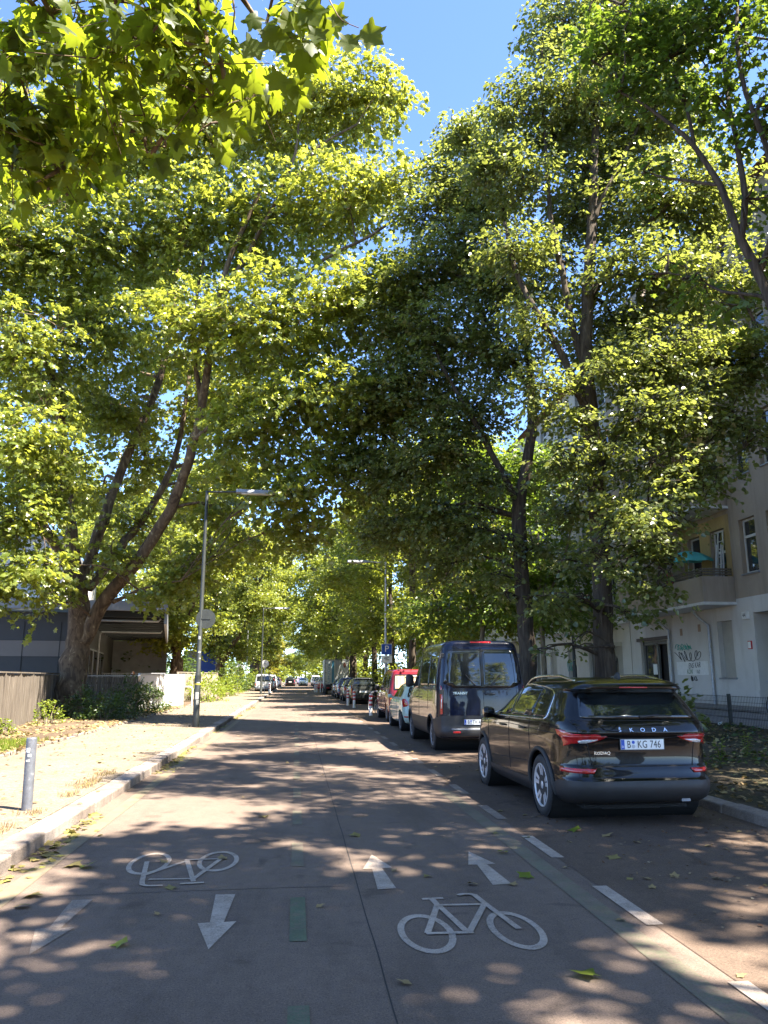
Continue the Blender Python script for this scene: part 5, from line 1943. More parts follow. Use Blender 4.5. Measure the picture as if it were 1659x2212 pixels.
def holed_wall(mb, x, y0, y1, z0, z1, holes, depth=0.24):
    """Wall in the plane x (outside looks to -x) with openings (ya, yb, za, zb) and their reveals."""
    ys = sorted(set([y0, y1] + [h[i] for h in holes for i in (0, 1)]))
    zs = sorted(set([z0, z1] + [h[i] for h in holes for i in (2, 3)]))
    ys = [y for y in ys if y0 <= y <= y1]
    zs = [z for z in zs if z0 <= z <= z1]
    for a, b in zip(ys, ys[1:]):
        for c, d in zip(zs, zs[1:]):
            my, mz = (a + b) / 2, (c + d) / 2
            if any(h[0] < my < h[1] and h[2] < mz < h[3] for h in holes):
                continue
            mb.add([(x, a, c), (x, b, c), (x, b, d), (x, a, d)], [(0, 3, 2, 1)])
    for (a, b, c, d) in holes:
        X = x + depth
        mb.add([(x, a, c), (X, a, c), (X, a, d), (x, a, d)], [(0, 1, 2, 3)])
        mb.add([(x, b, c), (X, b, c), (X, b, d), (x, b, d)], [(3, 2, 1, 0)])
        mb.add([(x, a, d), (X, a, d), (X, b, d), (x, b, d)], [(0, 1, 2, 3)])
        mb.add([(x, a, c), (X, a, c), (X, b, c), (x, b, c)], [(3, 2, 1, 0)])


def window(root, x, a, b, c, d, depth=0.20, sill=True, leafs=2, transom=0.68, cur=False):
    """White framed window set into an opening; x is the wall face."""
    X = x + depth
    g = MB()
    w = 0.07
    g.box(X - 0.03, X + 0.03, a, a + w, c, d)
    g.box(X - 0.03, X + 0.03, b - w, b, c, d)
    g.box(X - 0.03, X + 0.03, a + w, b - w, c, c + w)
    g.box(X - 0.03, X + 0.03, a + w, b - w, d - w, d)
    if transom:
        zt = c + (d - c) * transom
        g.box(X - 0.035, X + 0.025, a + w, b - w, zt - 0.045, zt + 0.045)
    for k in range(1, leafs):
        m_ = a + (b - a) * k / leafs
        g.box(X - 0.033, X + 0.023, m_ - 0.045, m_ + 0.045, c + w, (zt - 0.045) if transom else d - w)
    f = g.build('window', M['trim'], root)
    g = MB()
    g.box(X + 0.0, X + 0.008, a + w * .5, b - w * .5, c + w * .5, d - w * .5)
    g.build('pane', M['pane'], f)
    if cur:
        pass
    if sill:
        g = MB()
        g.box(x - 0.06, X - 0.03, a - 0.03, b + 0.03, c - 0.05, c - 0.004)
        g.build('sill', M['steel_grey'], f)
    return f


ap = thing('apartment_house', 'grey rendered apartment house with balconies and a white ground floor numbered 44', 'building', (0, 0, 0))
Y0, Y1, ZG, ZS, ZT = 6.0, 34.9, 0.3, 4.36, 18.6
storeys = [5.17 + 3.5 * k for k in range(4)]            # window sill heights
holes_up, wins = [], []
for zf in storeys:
    for (a, b) in ((24.32, 25.30), (22.6, 23.65), (20.2, 21.2), (17.5, 18.5), (14.5, 15.5), (11, 12)):
        holes_up.append((a, b, zf, zf + 1.92))
    holes_up.append((26.25, 27.25, zf - 0.75, zf + 1.85))
    holes_up.append((28.0, 29.0, zf - 0.75, zf + 1.85))
    holes_up.append((33.0, 34.0, zf, zf + 1.92))
g = MB()
holed_wall(g, FX, Y0, Y1, ZS, ZT, holes_up)
g.build('upper_wall', M['render_grey'], ap)
for h in holes_up:
    window(ap, FX, *h, leafs=1, sill=h[3] - h[2] < 2.2)
# balcony back walls are ochre
g = MB()
for zf in storeys:
    for (a, b, c, d) in ((25.9, 26.25, zf - 0.95, zf + 2.3), (27.25, 28.0, zf - 0.95, zf + 2.3), (29.0, 29.3, zf - 0.95, zf + 2.3), (26.25, 27.25, zf + 1.85, zf + 2.3), (28, 29, zf + 1.85, zf + 2.3)):
        g.box(FX - 0.012, FX - 0.002, a, b, c, d)
g.build('balcony_back_wall', M['ochre'], ap)
holes_lo = [(31.35, 33.9, ZG, 3.18), (26.3, 27.3, 1.62, 3.65), (20.0, 24.95, ZG, 3.8), (16, 17, 1.5, 3.6), (12, 13, 1.5, 3.6)]
g = MB()
holed_wall(g, FX, Y0, Y1, ZG, ZS, holes_lo, 0.42)
g.build('ground_floor_wall', M['render_white'], ap)
g = MB()
for a, b in ((24.97, 31.3), (33.95, Y1), (Y0, 19.98)):
    g.box(FX - 0.03, FX - 0.001, a, b, ZG, 1.2)
g.build('plinth', M['render_white'], ap)
# gateway to the yard
g = MB()
g.add([(FX + 0.42, 20, ZG), (FX + 0.42, 24.95, ZG), (FX + 8, 24.95, ZG), (FX + 8, 20, ZG), (FX + 0.42, 20, 3.8), (FX + 0.42, 24.95, 3.8), (FX + 8, 24.95, 3.8), (FX + 8, 20, 3.8)],
      [(1, 2, 6, 5), (3, 0, 4, 7), (2, 3, 7, 6), (5, 6, 7, 4)])
g.build('gateway', M['render_white'], ap)
# volume behind
g = MB()
g.add([(FX, Y0, ZG), (FX + 13, Y0, ZG), (FX + 13, Y1, ZG), (FX, Y1, ZG), (FX, Y0, ZT), (FX + 13, Y0, ZT), (FX + 13, Y1, ZT), (FX, Y1, ZT)], [(0, 1, 5, 4), (1, 2, 6, 5), (2, 3, 7, 6)])
g.build('side_wall', M['render_grey'], ap)
g = MB()
g.add([(FX - 0.5, Y0, ZT), (FX + 13.5, Y0, ZT), (FX + 13.5, Y1, ZT), (FX - 0.5, Y1, ZT), (FX + 6.5, Y0, ZT + 2.6), (FX + 6.5, Y1, ZT + 2.6)], [(0, 4, 5, 3), (1, 2, 5, 4), (0, 1, 4), (2, 3, 5), (0, 3, 2, 1)])
g.build('roof', M['roof_tile'], ap)
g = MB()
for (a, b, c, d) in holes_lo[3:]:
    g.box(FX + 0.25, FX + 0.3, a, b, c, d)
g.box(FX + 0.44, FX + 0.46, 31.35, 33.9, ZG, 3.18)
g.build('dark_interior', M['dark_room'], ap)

# bay: balcony in its near half, rooms in its far half
BX, BY0, BYM, BY1 = 14.3, 25.9, 29.3, 33.3
for k, zf in enumerate(storeys):
    zb = 4.15 + 3.5 * k
    g = MB()
    g.box(BX - 0.06, FX, BY0 - 0.06, BY1 + 0.06, zb, zb + 0.10)
    g.build('bay_slab', M['trim'], ap)
    b_ = thing('balcony', '', '') if False else None
    g = MB()
    g.box(BX, BX + 0.12, BY0, BYM, zb + 0.10, zb + 1.02)
    g.box(BX + 0.12, FX, BY0, BY0 + 0.12, zb + 0.10, zb + 1.02)
    pr = g.build('balcony_parapet', M['render_grey'], ap)
    g = MB()
    for z in (1.07, 1.16, 1.25):
        g.box(BX + 0.02, BX + 0.06, BY0 + 0.03, BYM, zb + z, zb + z + 0.06)
        g.box(BX + 0.02, FX - 0.05, BY0 + 0.02, BY0 + 0.06, zb + z, zb + z + 0.06)
    g.build('railing', M['wood_grey'], pr)
    g = MB()
    hw = [(30.6, 32.0, zf, zf + 1.9)]
    holed_wall(g, BX, BYM, BY1, zb + 0.10, zb + 3.5, hw)
    g.add([(BX, BYM, zb + 0.1), (FX, BYM, zb + 0.1), (FX, BYM, zb + 3.5), (BX, BYM, zb + 3.5)], [(0, 1, 2, 3)])
    g.add([(BX, BY1, zb + 0.1), (FX, BY1, zb + 0.1), (FX, BY1, zb + 3.5), (BX, BY1, zb + 3.5)], [(3, 2, 1, 0)])
    g.build('bay_wall', M['render_grey'], ap)
    window(ap, BX, *hw[0], leafs=2)

# shop entrance, shutter, pipes, number, graffiti
g = MB()
for (a, b) in ((31.35, 31.5), (32.45, 32.6), (33.75, 33.9)):
    g.box(FX + 0.12, FX + 0.22, a, b, 0.62, 3.18)
g.box(FX + 0.12, FX + 0.22, 31.35, 33.9, 3.03, 3.18)
g.box(FX + 0.13, FX + 0.21, 32.6, 33.75, 0.62, 0.95)
dr = g.build('shop_door', M['frame_grey'], ap)
g = MB()
g.box(FX + 0.16, FX + 0.18, 32.6, 33.75, 0.95, 3.03)
g.build('pane', M['pane'], dr)
g = MB()
g.box(FX + 0.3, FX + 0.32, 31.5, 32.45, 0.62, 3.03)  # near-black sheet filling the open half of the doorway
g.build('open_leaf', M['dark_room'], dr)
g = MB()
g.box(FX + 0.150, FX + 0.158, 32.72, 33.1, 1.75, 2.2)
g.build('notice', M['plate'], dr)
g = MB()
g.box(FX - 0.10, FX + 0.02, 31.1, 34.1, 3.2, 3.34)
g.build('awning_box', plain('awning_brown', (0.09, 0.07, 0.06), 0.7, obj=False), ap)
g = MB()
g.box(FX + 0.20, FX + 0.24, 26.3, 27.3, 1.62, 3.65)
for k in range(40):
    g.box(FX + 0.185, FX + 0.21, 26.3, 27.3, 1.64 + k * 0.05, 1.64 + k * 0.05 + 0.036)
sh = g.build('roller_shutter', M['shutter'], ap)
g = MB()
g.box(FX - 0.07, FX + 0.19, 26.24, 27.36, 1.56, 1.62)
g.build('sill', M['steel_grey'], sh)
for (yy, zt, x_) in ((30.95, 4.1, 0.1), (27.75, 4.1, 0.1)):
    g = MB()
    g.tube([(FX - 0.5, yy + 0.35, zt + 0.02), (FX - 0.3, yy + 0.3, zt - 0.25), (FX - x_, yy, zt - 0.55), (FX - x_, yy, ZG)], 0.055, 10)
    for z in (1.3, 2.4):
        g.lathe([(0.068, 0), (0.068, 0.05)], (FX - x_, yy, z), 'z', 12)
    g.build('downpipe', M['galv'], ap)
g = MB()
g.box(FX - 0.12, FX - 0.002, 25.14, 25.44, 3.60, 3.86)
nb_ = g.build('house_number', M['white_paint'], ap, bevel=0.01)
text_mesh('lettering', '44', 0.19, M['ink'], nb_, frame4((FX - 0.124, 25.29, 3.73), (0, -1, 0), (0, 0, 1)), 0.001)
g = MB()
g.box(FX - 0.05, FX - 0.002, 25.15, 25.35, 2.58, 2.86)
ib = g.build('notice_box', M['red_paint'], ap)
g = MB()
g.box(FX - 0.056, FX - 0.049, 25.17, 25.33, 2.61, 2.83)
g.build('paper', M['plate'], ib)
g = MB()
g.box(FX - 0.006, FX - 0.001, 28.18, 30.62, 1.72, 2.24)
pp = g.build('painted_patch', M['white_paint'], ap)


def wall_text(body, size, y, z, mat_, shear=0.0, rot=0.0, xs=1.0, name='graffiti', x=None):
    m_ = frame4((x or FX - 0.012, y, z), (0, -1, rot), (0, rot, 1))
    return text_mesh(name, body, size, mat_, ap, m_, 0.001, shear=shear, xs=xs)


wall_text('ENS KAR', 0.30, 29.2, 2.08, M['graf_black'], 0.3, 0.05, 0.8)
wall_text('KON', 0.26, 29.6, 1.84, M['graf_green'], 0.25, 0.0, 0.75)
wall_text('1k2', 0.2, 28.95, 1.84, M['graf_black'], 0.3, 0.0, 0.9)
wall_text('welcome', 0.30, 29.85, 2.80, M['graf_turq'], 0.3, 0.06, 0.85)


def scribble(y, z, w, h, seed, mat_, n=46, x=None, turns=6):
    """A loose spray-can scrawl of overlapping loops."""
    rr = random.Random(seed)
    pts = []
    ph = [rr.uniform(0, 6.28) for _ in range(4)]
    for k in range(n * 3):
        t = k / (n * 3 - 1)
        yy = y + w / 2 - w * t + 0.09 * w * math.sin(turns * 6.28 * t + ph[0]) + 0.05 * w * math.sin(9.3 * t + ph[1])
        zz = z + h * 0.42 * math.sin(turns * 6.28 * t + ph[2] + 1.2 * math.sin(5 * t + ph[3])) + h * 0.1 * math.sin(17 * t)
        pts.append((x or FX - 0.012, yy, zz))
    g = MB()
    g.tube(pts, 0.013, 4)
    return g.build('graffiti', mat_, ap)


scribble(29.65, 2.45, 1.9, 0.42, 3, M['graf_black'], turns=6)
scribble(29.9, 2.82, 1.3, 0.26, 8, M['graf_turq'], turns=5)
scribble(29.3, 1.58, 0.5, 0.2, 5, M['graf_black'], turns=4)
g = MB()
rr = random.Random(4)
for k in range(9):
    x0, z0 = FX + 0.7 + rr.uniform(0, 2.6), 0.9 + rr.uniform(0, 2.2)
    ph = rr.uniform(0, 6)
    g.tube([(x0 + 0.35 * math.sin(q * 0.55 + ph) + q * 0.015, 24.94, z0 + 0.28 * math.sin(q * 0.9 + ph * 2)) for q in range(22)], 0.014, 4)
g.build('graffiti', M['graf_black'], ap)
g = MB()
for (yy, zz) in ((30.05, 3.42), (28.6, 3.5)):
    g.box(FX - 0.008, FX - 0.001, yy - 0.1, yy + 0.1, zz - 0.14, zz + 0.14)
g.build('vent_cover', plain('vent_brown', (0.34, 0.23, 0.16), 0.8, obj=False), ap)

# things on the lower balcony
um = thing('parasol', 'turquoise parasol open on the lowest balcony', 'parasol', (14.72, 27.6, 5.2))
um.rotation_euler = (R(4), R(-3), R(20))
g = MB()
n = 8
vs = [(0, 0, 1.15)]
ring_n = 40
for i, (r, z) in enumerate(((0.45, 1.02), (0.85, 0.82), (0.88, 0.74))):
    for k in range(ring_n):
        a = 2 * math.pi * k / ring_n
        sc = 1 + 0.03 * math.cos(8 * a)
        dz = -0.03 * (1 - math.cos(8 * a)) / 2 * (0 if i < 2 else 1)
        vs.append((r * sc * math.cos(a), r * sc * math.sin(a), z + 0.03 * math.cos(8 * a) * (i == 0) + dz))
fs = [(0, 1 + k, 1 + (k + 1) % ring_n) for k in range(ring_n)]
for i in range(2):
    b0, b1 = 1 + i * ring_n, 1 + (i + 1) * ring_n
    fs += [(b0 + k, b1 + k, b1 + (k + 1) % ring_n, b0 + (k + 1) % ring_n) for k in range(ring_n)]
g.add(vs, fs, True)
g.build('canopy', mat_leaf('parasol_cloth', (0.12, 0.50, 0.48), (0.13, 0.52, 0.50), (0.14, 0.55, 0.52), 0.3, 0.8, 0.2), um)
g = MB()
g.tube([(0, 0, -0.9), (0, 0, 1.2)], 0.016, 8)
g.build('pole', M['galv'], um)
ld = thing('ladder', 'folded aluminium ladder leaning against the lowest balcony wall', 'ladder', (15.2, 26.12, 4.3))
ld.rotation_euler = (0, R(4), 0)
g = MB()
for y_ in (0, 0.36):
    g.bar((0, y_, 0), (0, y_ * 0.9 + 0.02, 2.55), 0.03, 0.06)
    g.bar((-0.12, y_, 0), (-0.06, y_ * 0.9 + 0.02, 2.1), 0.03, 0.06)
g.build('rail', M['alloy'], ld)
for k in range(8):
    g = MB()
    g.bar((0, 0, 0.25 + 0.28 * k), (0, 0.36, 0.25 + 0.28 * k), 0.025, 0.025)
    g.build('rung', M['alloy'], ld)
bg_ = thing('pushchair', 'folded dark pushchair with a red seat on the lowest balcony', 'pushchair', (14.6, 28.75, 4.3))
g = MB()
g.tube([(0, 0, 0.2), (0.1, 0, 0.9), (0, 0.15, 1.6), (0, 0.45, 1.6), (0.1, 0.5, 0.9), (0, 0.5, 0.2)], 0.018, 6)
g.build('frame', M['black_plastic'], bg_)
g = MB()
g.prism(roundpoly([(0.05, 0.85), (0.45, 0.85), (0.42, 1.4), (0.1, 1.4)], 0.08), 'x', -0.05, 0.12)
g.build('seat', M['red_paint'], bg_, bevel=0.03)
g = MB()
for y_ in (0.0, 0.5):
    g.lathe([(0.12, -0.03), (0.12, 0.03)], (0, y_, 0.2), 'y', 18)
g.build('wheel', M['tyre'], bg_)
cl = MB()
cl.add([(14.36 + 0.1 * i + 0.02 * math.sin(j * 2.0), 26.2 + 0.14 * j, 5.47 + 0.03 * math.sin(i * 1.7 + j * 2.3)) for i in range(4) for j in range(5)], [(i * 5 + j, i * 5 + j + 1, (i + 1) * 5 + j + 1, (i + 1) * 5 + j) for i in range(3) for j in range(4)], True)
tag(cl.build('cloth', M['plate']), 'crumpled white cloth lying over the lowest balcony railing', 'cloth')

# next houses down the street
def plain_house(y0, y1, wall, ground, label, ztop=18.0, seed=1, fx=FX):
    rr = random.Random(seed)
    root = thing('apartment_house', label, 'building', (0, 0, 0), 0, 'houses along the verge')
    ups, los = [], []
    n = max(2, int((y1 - y0) / 2.9))
    for k in range(n):
        yc = y0 + (y1 - y0) * (k + 0.5) / n
        for f in range(4):
            ups.append((yc - 0.6, yc + 0.6, 5.3 + 3.4 * f, 7.25 + 3.4 * f))
        los.append((yc - 0.6, yc + 0.6, 0.9 if k % 3 == 1 else 1.6, 3.3))
    g = MB()
    holed_wall(g, fx, y0, y1, 4.2, ztop, ups)
    g.build('upper_wall', wall, root)
    g = MB()
    holed_wall(g, fx, y0, y1, 0.3, 4.2, los, 0.35)
    g.build('ground_floor_wall', ground, root)
    for u in ups:
        window(root, fx, *u, leafs=2)
    for i, (a, b, c, d) in enumerate(los):
        g = MB()
        if i % 3 == 1:
            g.box(fx + 0.2, fx + 0.26, a, b, c, d)
            g.build('door', M['frame_grey'], root)
        else:
            g.box(fx + 0.16, fx + 0.22, a, b, c, d)
            for k in range(int((d - c) / 0.06)):
                g.box(fx + 0.145, fx + 0.165, a, b, c + k * 0.06, c + k * 0.06 + 0.045)
            g.box(fx - 0.03, fx + 0.15, a, b, d - 0.2, d - 0.001)
            g.build('roller_shutter', M['shutter'], root)
    g = MB()
    g.box(fx - 0.18, fx - 0.001, y0, y1, 4.12, 4.28)
    g.build('string_course', M['trim'], root)
    X2 = fx + 13
    g = MB()
    g.add([(fx, y0, .3), (X2, y0, .3), (X2, y1, .3), (fx, y1, .3), (fx, y0, ztop), (X2, y0, ztop), (X2, y1, ztop), (fx, y1, ztop)], [(0, 1, 5, 4), (1, 2, 6, 5), (2, 3, 7, 6)])
    g.build('side_wall', wall, root)
    g = MB()
    g.add([(fx - .5, y0, ztop), (X2 + .5, y0, ztop), (X2 + .5, y1, ztop), (fx - .5, y1, ztop), (fx + 6.5, y0, ztop + 2.6), (fx + 6.5, y1, ztop + 2.6)], [(0, 4, 5, 3), (1, 2, 5, 4), (0, 1, 4), (2, 3, 5), (0, 3, 2, 1)])
    g.build('roof', M['roof_tile'], root)
    return root


h2 = plain_house(34.95, 50.9, M['render_cream'], M['render_white'], 'cream house with white shuttered ground floor beyond the grey one', seed=2)
ap = h2
scribble(37.4, 2.0, 1.1, 1.3, 21, M['graf_black'], turns=7, x=FX + 0.13)
scribble(43.2, 2.2, 0.9, 0.6, 23, M['graf_turq'], turns=4)
wall_text('PEA', 0.5, 47.5, 2.6, M['graf_green'], 0.1, x=FX + 0.13)
plain_house(51.0, 72.0, M['render_white'], M['render_cream'], 'pale house half hidden by trees, third along the verge', seed=3)
plain_house(72.05, 110.0, M['render_grey'], M['render_cream'], 'grey house mostly hidden by trees, farthest along the verge', seed=4)
street_lamp((12.2, 33.5, zr(12.2)), R(180), 'thin dark lamp post with a cap in front of the white shuttered ground floor', 5.2, arm=0.9, detail=False)

# ------------------------------------------------------------------ mesh fence on the verge
mf = thing('mesh_fence', 'low dark green wire mesh fence along the grey pavement', 'fence', (10.62, 0, 0))
g = MB()
yy = 9.0
while yy < 34:
    g.tube([(0, yy, 0.47), (0, yy, 1.20)], 0.0042, 4, smooth=False)
    yy += 0.065
for z in (0.49, 0.68, 0.87, 1.05, 1.18):
    g.tube([(0.006, 9, z), (0.006, 34, z)], 0.006, 4)
g.build('wire_panel', M['pole_dark'], mf)
for k in range(11):
    g = MB()
    yy = 18.45 - 2.5 * 4 + 2.5 * k
    g.box(-0.05, 0.03, yy - 0.03, yy + 0.03, 0.35, 1.24)
    g.build('post', M['pole_dark'], mf, bevel=0.008)
g = MB()
g.lathe([(0.028, 0), (0.04, 0.10), (0.042, 0.10)], seg=18)
cp = g.build('paper_cup', M['plate'])
cp.location = (10.45, 18.75, zr(10.45) + 0.06)
cp.rotation_euler = (R(80), 0.2, 0.7)
tag(cp, 'white paper cup lying at the foot of a mesh fence post', 'cup')
# ------------------------------------------------------------------ trees, shrubs, leaves
PL = [(0, 0), (0.02, 0.24), (0.0, 0.50), (0.30, 0.36), (0.62, 0.54), (0.62, 0.25), (1.0, 0.0)]
PL = PL + [(x, -y) for x, y in PL[-2:0:-1]]
T_PLANE = np.array([(0.33, 0.0, 0.05)] + [(x, y, -0.16 * abs(y) - 0.22 * max(0, x - 0.3) ** 2) for x, y in PL])
F_PLANE = np.array([(0, 1 + i, 1 + (i + 1) % len(PL)) for i in range(len(PL))])
LM = [(0, 0), (-0.06, 0.26), (0.22, 0.47), (0.60, 0.36), (1.0, 0), (0.60, -0.36), (0.22, -0.47), (-0.06, -0.26)]
PN = [(0, 0), (-0.03, 0.10), (0.05, 0.26), (-0.02, 0.40), (0.02, 0.53), (0.17, 0.45), (0.28, 0.36), (0.40, 0.42), (0.52, 0.46), (0.64, 0.58), (0.68, 0.42), (0.62, 0.27), (0.74, 0.23), (0.80, 0.13), (1.0, 0.0)]
PN = PN + [(x, -y) for x, y in PN[-2:0:-1]]
T_NEAR = np.array([(0.33, 0.0, 0.06)] + [(x, y, -0.20 * abs(y) ** 1.3 - 0.30 * max(0, x - 0.25) ** 2 + 0.03 * math.sin(9 * x + 7 * y)) for x, y in PN])
F_NEAR = np.array([(0, 1 + i, 1 + (i + 1) % len(PN)) for i in range(len(PN))])
T_LIME = np.array([(x, y, 0.16 * abs(y) - 0.14 * x * x) for x, y in LM])
F_LIME = np.array([(0, 1, 2), (0, 2, 3), (0, 3, 4), (0, 4, 5), (0, 5, 6), (0, 6, 7)])
T_DIAM = np.array([(0, 0, 0), (0.5, 0.36, -0.05), (1.0, 0, -0.1), (0.5, -0.36, -0.05)], float)
F_DIAM = np.array([(0, 1, 2), (0, 2, 3)])


def unit(a):
    return a / np.maximum(np.linalg.norm(a, axis=-1, keepdims=True), 1e-9)


def leaf_mesh(pos, d, nrm, size, T, F):
    d = unit(d)
    lat = unit(np.cross(nrm, d))
    n = np.cross(d, lat)
    k = len(T)
    s = size[:, None, None]
    V = pos[:, None, :] + s * (T[None, :, 0:1] * d[:, None, :] + T[None, :, 1:2] * lat[:, None, :] + T[None, :, 2:3] * n[:, None, :])
    FF = F[None, :, :] + (np.arange(len(pos)) * k)[:, None, None]
    return V.reshape(-1, 3), FF.reshape(-1, 3)


def gapnoise(p, seed, wl=2.4):
    r = np.random.default_rng(seed)
    v = np.zeros(len(p))
    for w in (wl, wl * 0.55):
        for _ in range(4):
            k = unit(r.normal(size=(1, 3)))[0] * 2 * math.pi / w
            v += np.sin(p @ k + r.uniform(0, 6.28))
    return v / 4


def sprays_to_leaves(rng, P, D, L, n, size, hang, tilt, width, light=None):
    """Leaves set along drooping twigs P -> P + D*L."""
    m = len(P)
    t = rng.uniform(0.05, 1.0, (m, n))
    sg = rng.choice([-1.0, 1.0], (m, n))
    S = unit(np.cross(D, np.array([0, 0, 1.0])))
    off = sg * rng.uniform(0.1, 1.0, (m, n)) * width * (1.1 - 0.7 * t)
    pos = P[:, None, :] + D[:, None, :] * (L[:, None] * t)[:, :, None] + S[:, None, :] * off[:, :, None]
    pos[:, :, 2] += -0.28 * L[:, None] * t * t - 0.25 * np.abs(off) + rng.normal(0, 0.05, (m, n))
    d = D[:, None, :] * rng.uniform(0.2, 1.0, (m, n, 1)) + S[:, None, :] * (sg * rng.uniform(0.3, 1.1, (m, n)))[:, :, None]
    d[:, :, 2] -= hang * rng.uniform(0.3, 1.3, (m, n))
    nr = np.zeros((m, n, 3))
    nr[:, :, 2] = 1
    if light is not None:
        nr += light * rng.uniform(0, 1, (m, n, 1))
    nr += rng.normal(0, tilt, (m, n, 3))
    sz = size * rng.uniform(0.45, 1.3, (m, n))
    return pos.reshape(-1, 3), d.reshape(-1, 3), nr.reshape(-1, 3), sz.reshape(-1)


def catmull(pts, step=0.5):
    P = [np.array(p, float) for p in pts]
    P = [2 * P[0] - P[1]] + P + [2 * P[-1] - P[-2]]
    out = []
    for i in range(1, len(P) - 2):
        k = max(2, int(np.linalg.norm(P[i + 1] - P[i]) / step))
        for j in range(k):
            t = j / k
            out.append(0.5 * (2 * P[i] + (P[i + 1] - P[i - 1]) * t + (2 * P[i - 1] - 5 * P[i] + 4 * P[i + 1] - P[i + 2]) * t * t + (3 * P[i] - P[i - 1] - 3 * P[i + 1] + P[i + 2]) * t ** 3))
    out.append(P[-2])
    return np.array(out)


SUNV = np.array(SUND)


def tree(name, label, group, base, limbs, lobes, leafmat, bark, seed, n_sprays, per, size, T, F, L=1.1, hang=0.5, tilt=0.5, width=0.4,
         gap=-0.35, flare=1.5, shell=0.5, local=False, twig=0.5, sub=3, flat=0.0):
    """limbs: (points, r0, r1); lobes: (centre, (rx, ry, rz)). World coordinates; stored relative to base."""
    rng = np.random.default_rng(seed)
    base = np.array(base, float)
    root = thing(name, label, 'tree', tuple(base), 0, group)
    g = MB()
    skel, srad = [], []
    for li, (pts, r0, r1) in enumerate(limbs):
        c = catmull(pts, 0.45) - base
        n = len(c)
        t = np.linspace(0, 1, n)
        r = r0 + (r1 - r0) * t ** 0.8
        if li == 0:
            r = r * (1 + (flare - 1) * np.exp(-t * n * 0.45 / 0.7))
        wob = rng.normal(0, 1, (n, 3)) * (r * 0.10)[:, None]
        wob[0] = 0
        c = c + wob
        g.tube(c, r * (1 + rng.normal(0, 0.03, n)), 14 if r0 > 0.15 else 8)
        skel.append(c)
        srad.append(r)
    prim = np.concatenate(skel)
    prad = np.concatenate(srad)
    cents = np.array([l[0] for l in lobes], float) - base
    radii = np.array([l[1] if hasattr(l[1], '__len__') else (l[1],) * 3 for l in lobes], float)
    # secondary branches into every lobe
    extra = []
    for c, r in zip(cents, radii):
        dv = prim - c
        q = np.linalg.norm(dv, axis=1) + np.maximum(0, dv[:, 2]) * 1.2
        i = int(np.argmin(q))
        p = prim[i]
        if np.linalg.norm(c - p) > 0.5:
            mid = (p + c) / 2 + np.array([rng.normal(0, .2), rng.normal(0, .2), 0.25 * np.linalg.norm(c - p) * 0.5])
            b = catmull([p, mid, c], 0.4)
            ra = min(prad[i] * 0.7, 0.05 + 0.02 * r.mean())
            g.tube(b, np.linspace(ra, ra * 0.35, len(b)), 6)
            extra.append(b)
            src = b
        else:
            src = prim[i:i + 1]
        for _ in range(sub):
            e = c + unit(rng.normal(size=3)) * r * rng.uniform(0.5, 0.95)
            s = src[rng.integers(len(src) // 2, len(src))]
            mid = (s + e) / 2 + rng.normal(0, 0.15, 3) + np.array([0, 0, 0.12 * np.linalg.norm(e - s)])
            b = catmull([s, mid, e], 0.35)
            g.tube(b, np.linspace(0.028, 0.010, len(b)), 5, caps=False)
            extra.append(b)
    allp = np.concatenate([prim] + extra)
    # spray positions in the lobes
    vol = radii.prod(1) ** 0.75
    k = rng.choice(len(lobes), n_sprays * 3, p=vol / vol.sum())
    u = unit(rng.normal(size=(len(k), 3)))
    rad = rng.uniform(0, 1, (len(k), 1)) ** shell
    P = cents[k] + u * radii[k] * rad
    keep = gapnoise(P + base, seed + 5) > gap
    P, u, k = P[keep][:n_sprays], u[keep][:n_sprays], k[keep][:n_sprays]
    ok = P[:, 2] + base[2] > 1.0
    P, u, k = P[ok], u[ok], k[ok]
    D = u * np.array([1, 1, 0.35 - flat]) + rng.normal(0, 0.35, P.shape) * np.array([1, 1, 0.4])
    D = unit(D)
    LL = L * rng.uniform(0.6, 1.25, len(P))
    P = P - D * LL[:, None] * 0.5
    for i in range(len(P)):
        if rng.random() < twig:
            j = int(np.argmin(((allp - P[i]) ** 2).sum(1)))
            dd = np.linalg.norm(allp[j] - P[i])
            tip = P[i] + D[i] * LL[i] * 0.9 + np.array([0, 0, -0.25 * LL[i]])
            if 0.05 < dd < 3.0:
                m_ = (allp[j] + P[i]) / 2 + np.array([0, 0, 0.1 * dd])
                g.tube([allp[j], m_, P[i], tip], [0.013, 0.010, 0.008, 0.003], 3, caps=False)
    g.build('trunk', bark, root)
    pos, d, nr, sz = sprays_to_leaves(rng, P, D, LL, per, size, hang, tilt, width)
    V, FF = leaf_mesh(pos, d, nr, sz, T, F)
    np_mesh('crown', V, FF, leafmat, root)
    return root


def A(x, y, Y):
    return at_y(x, y, Y)


def traced(pts):
    return [A(*p) for p in pts]


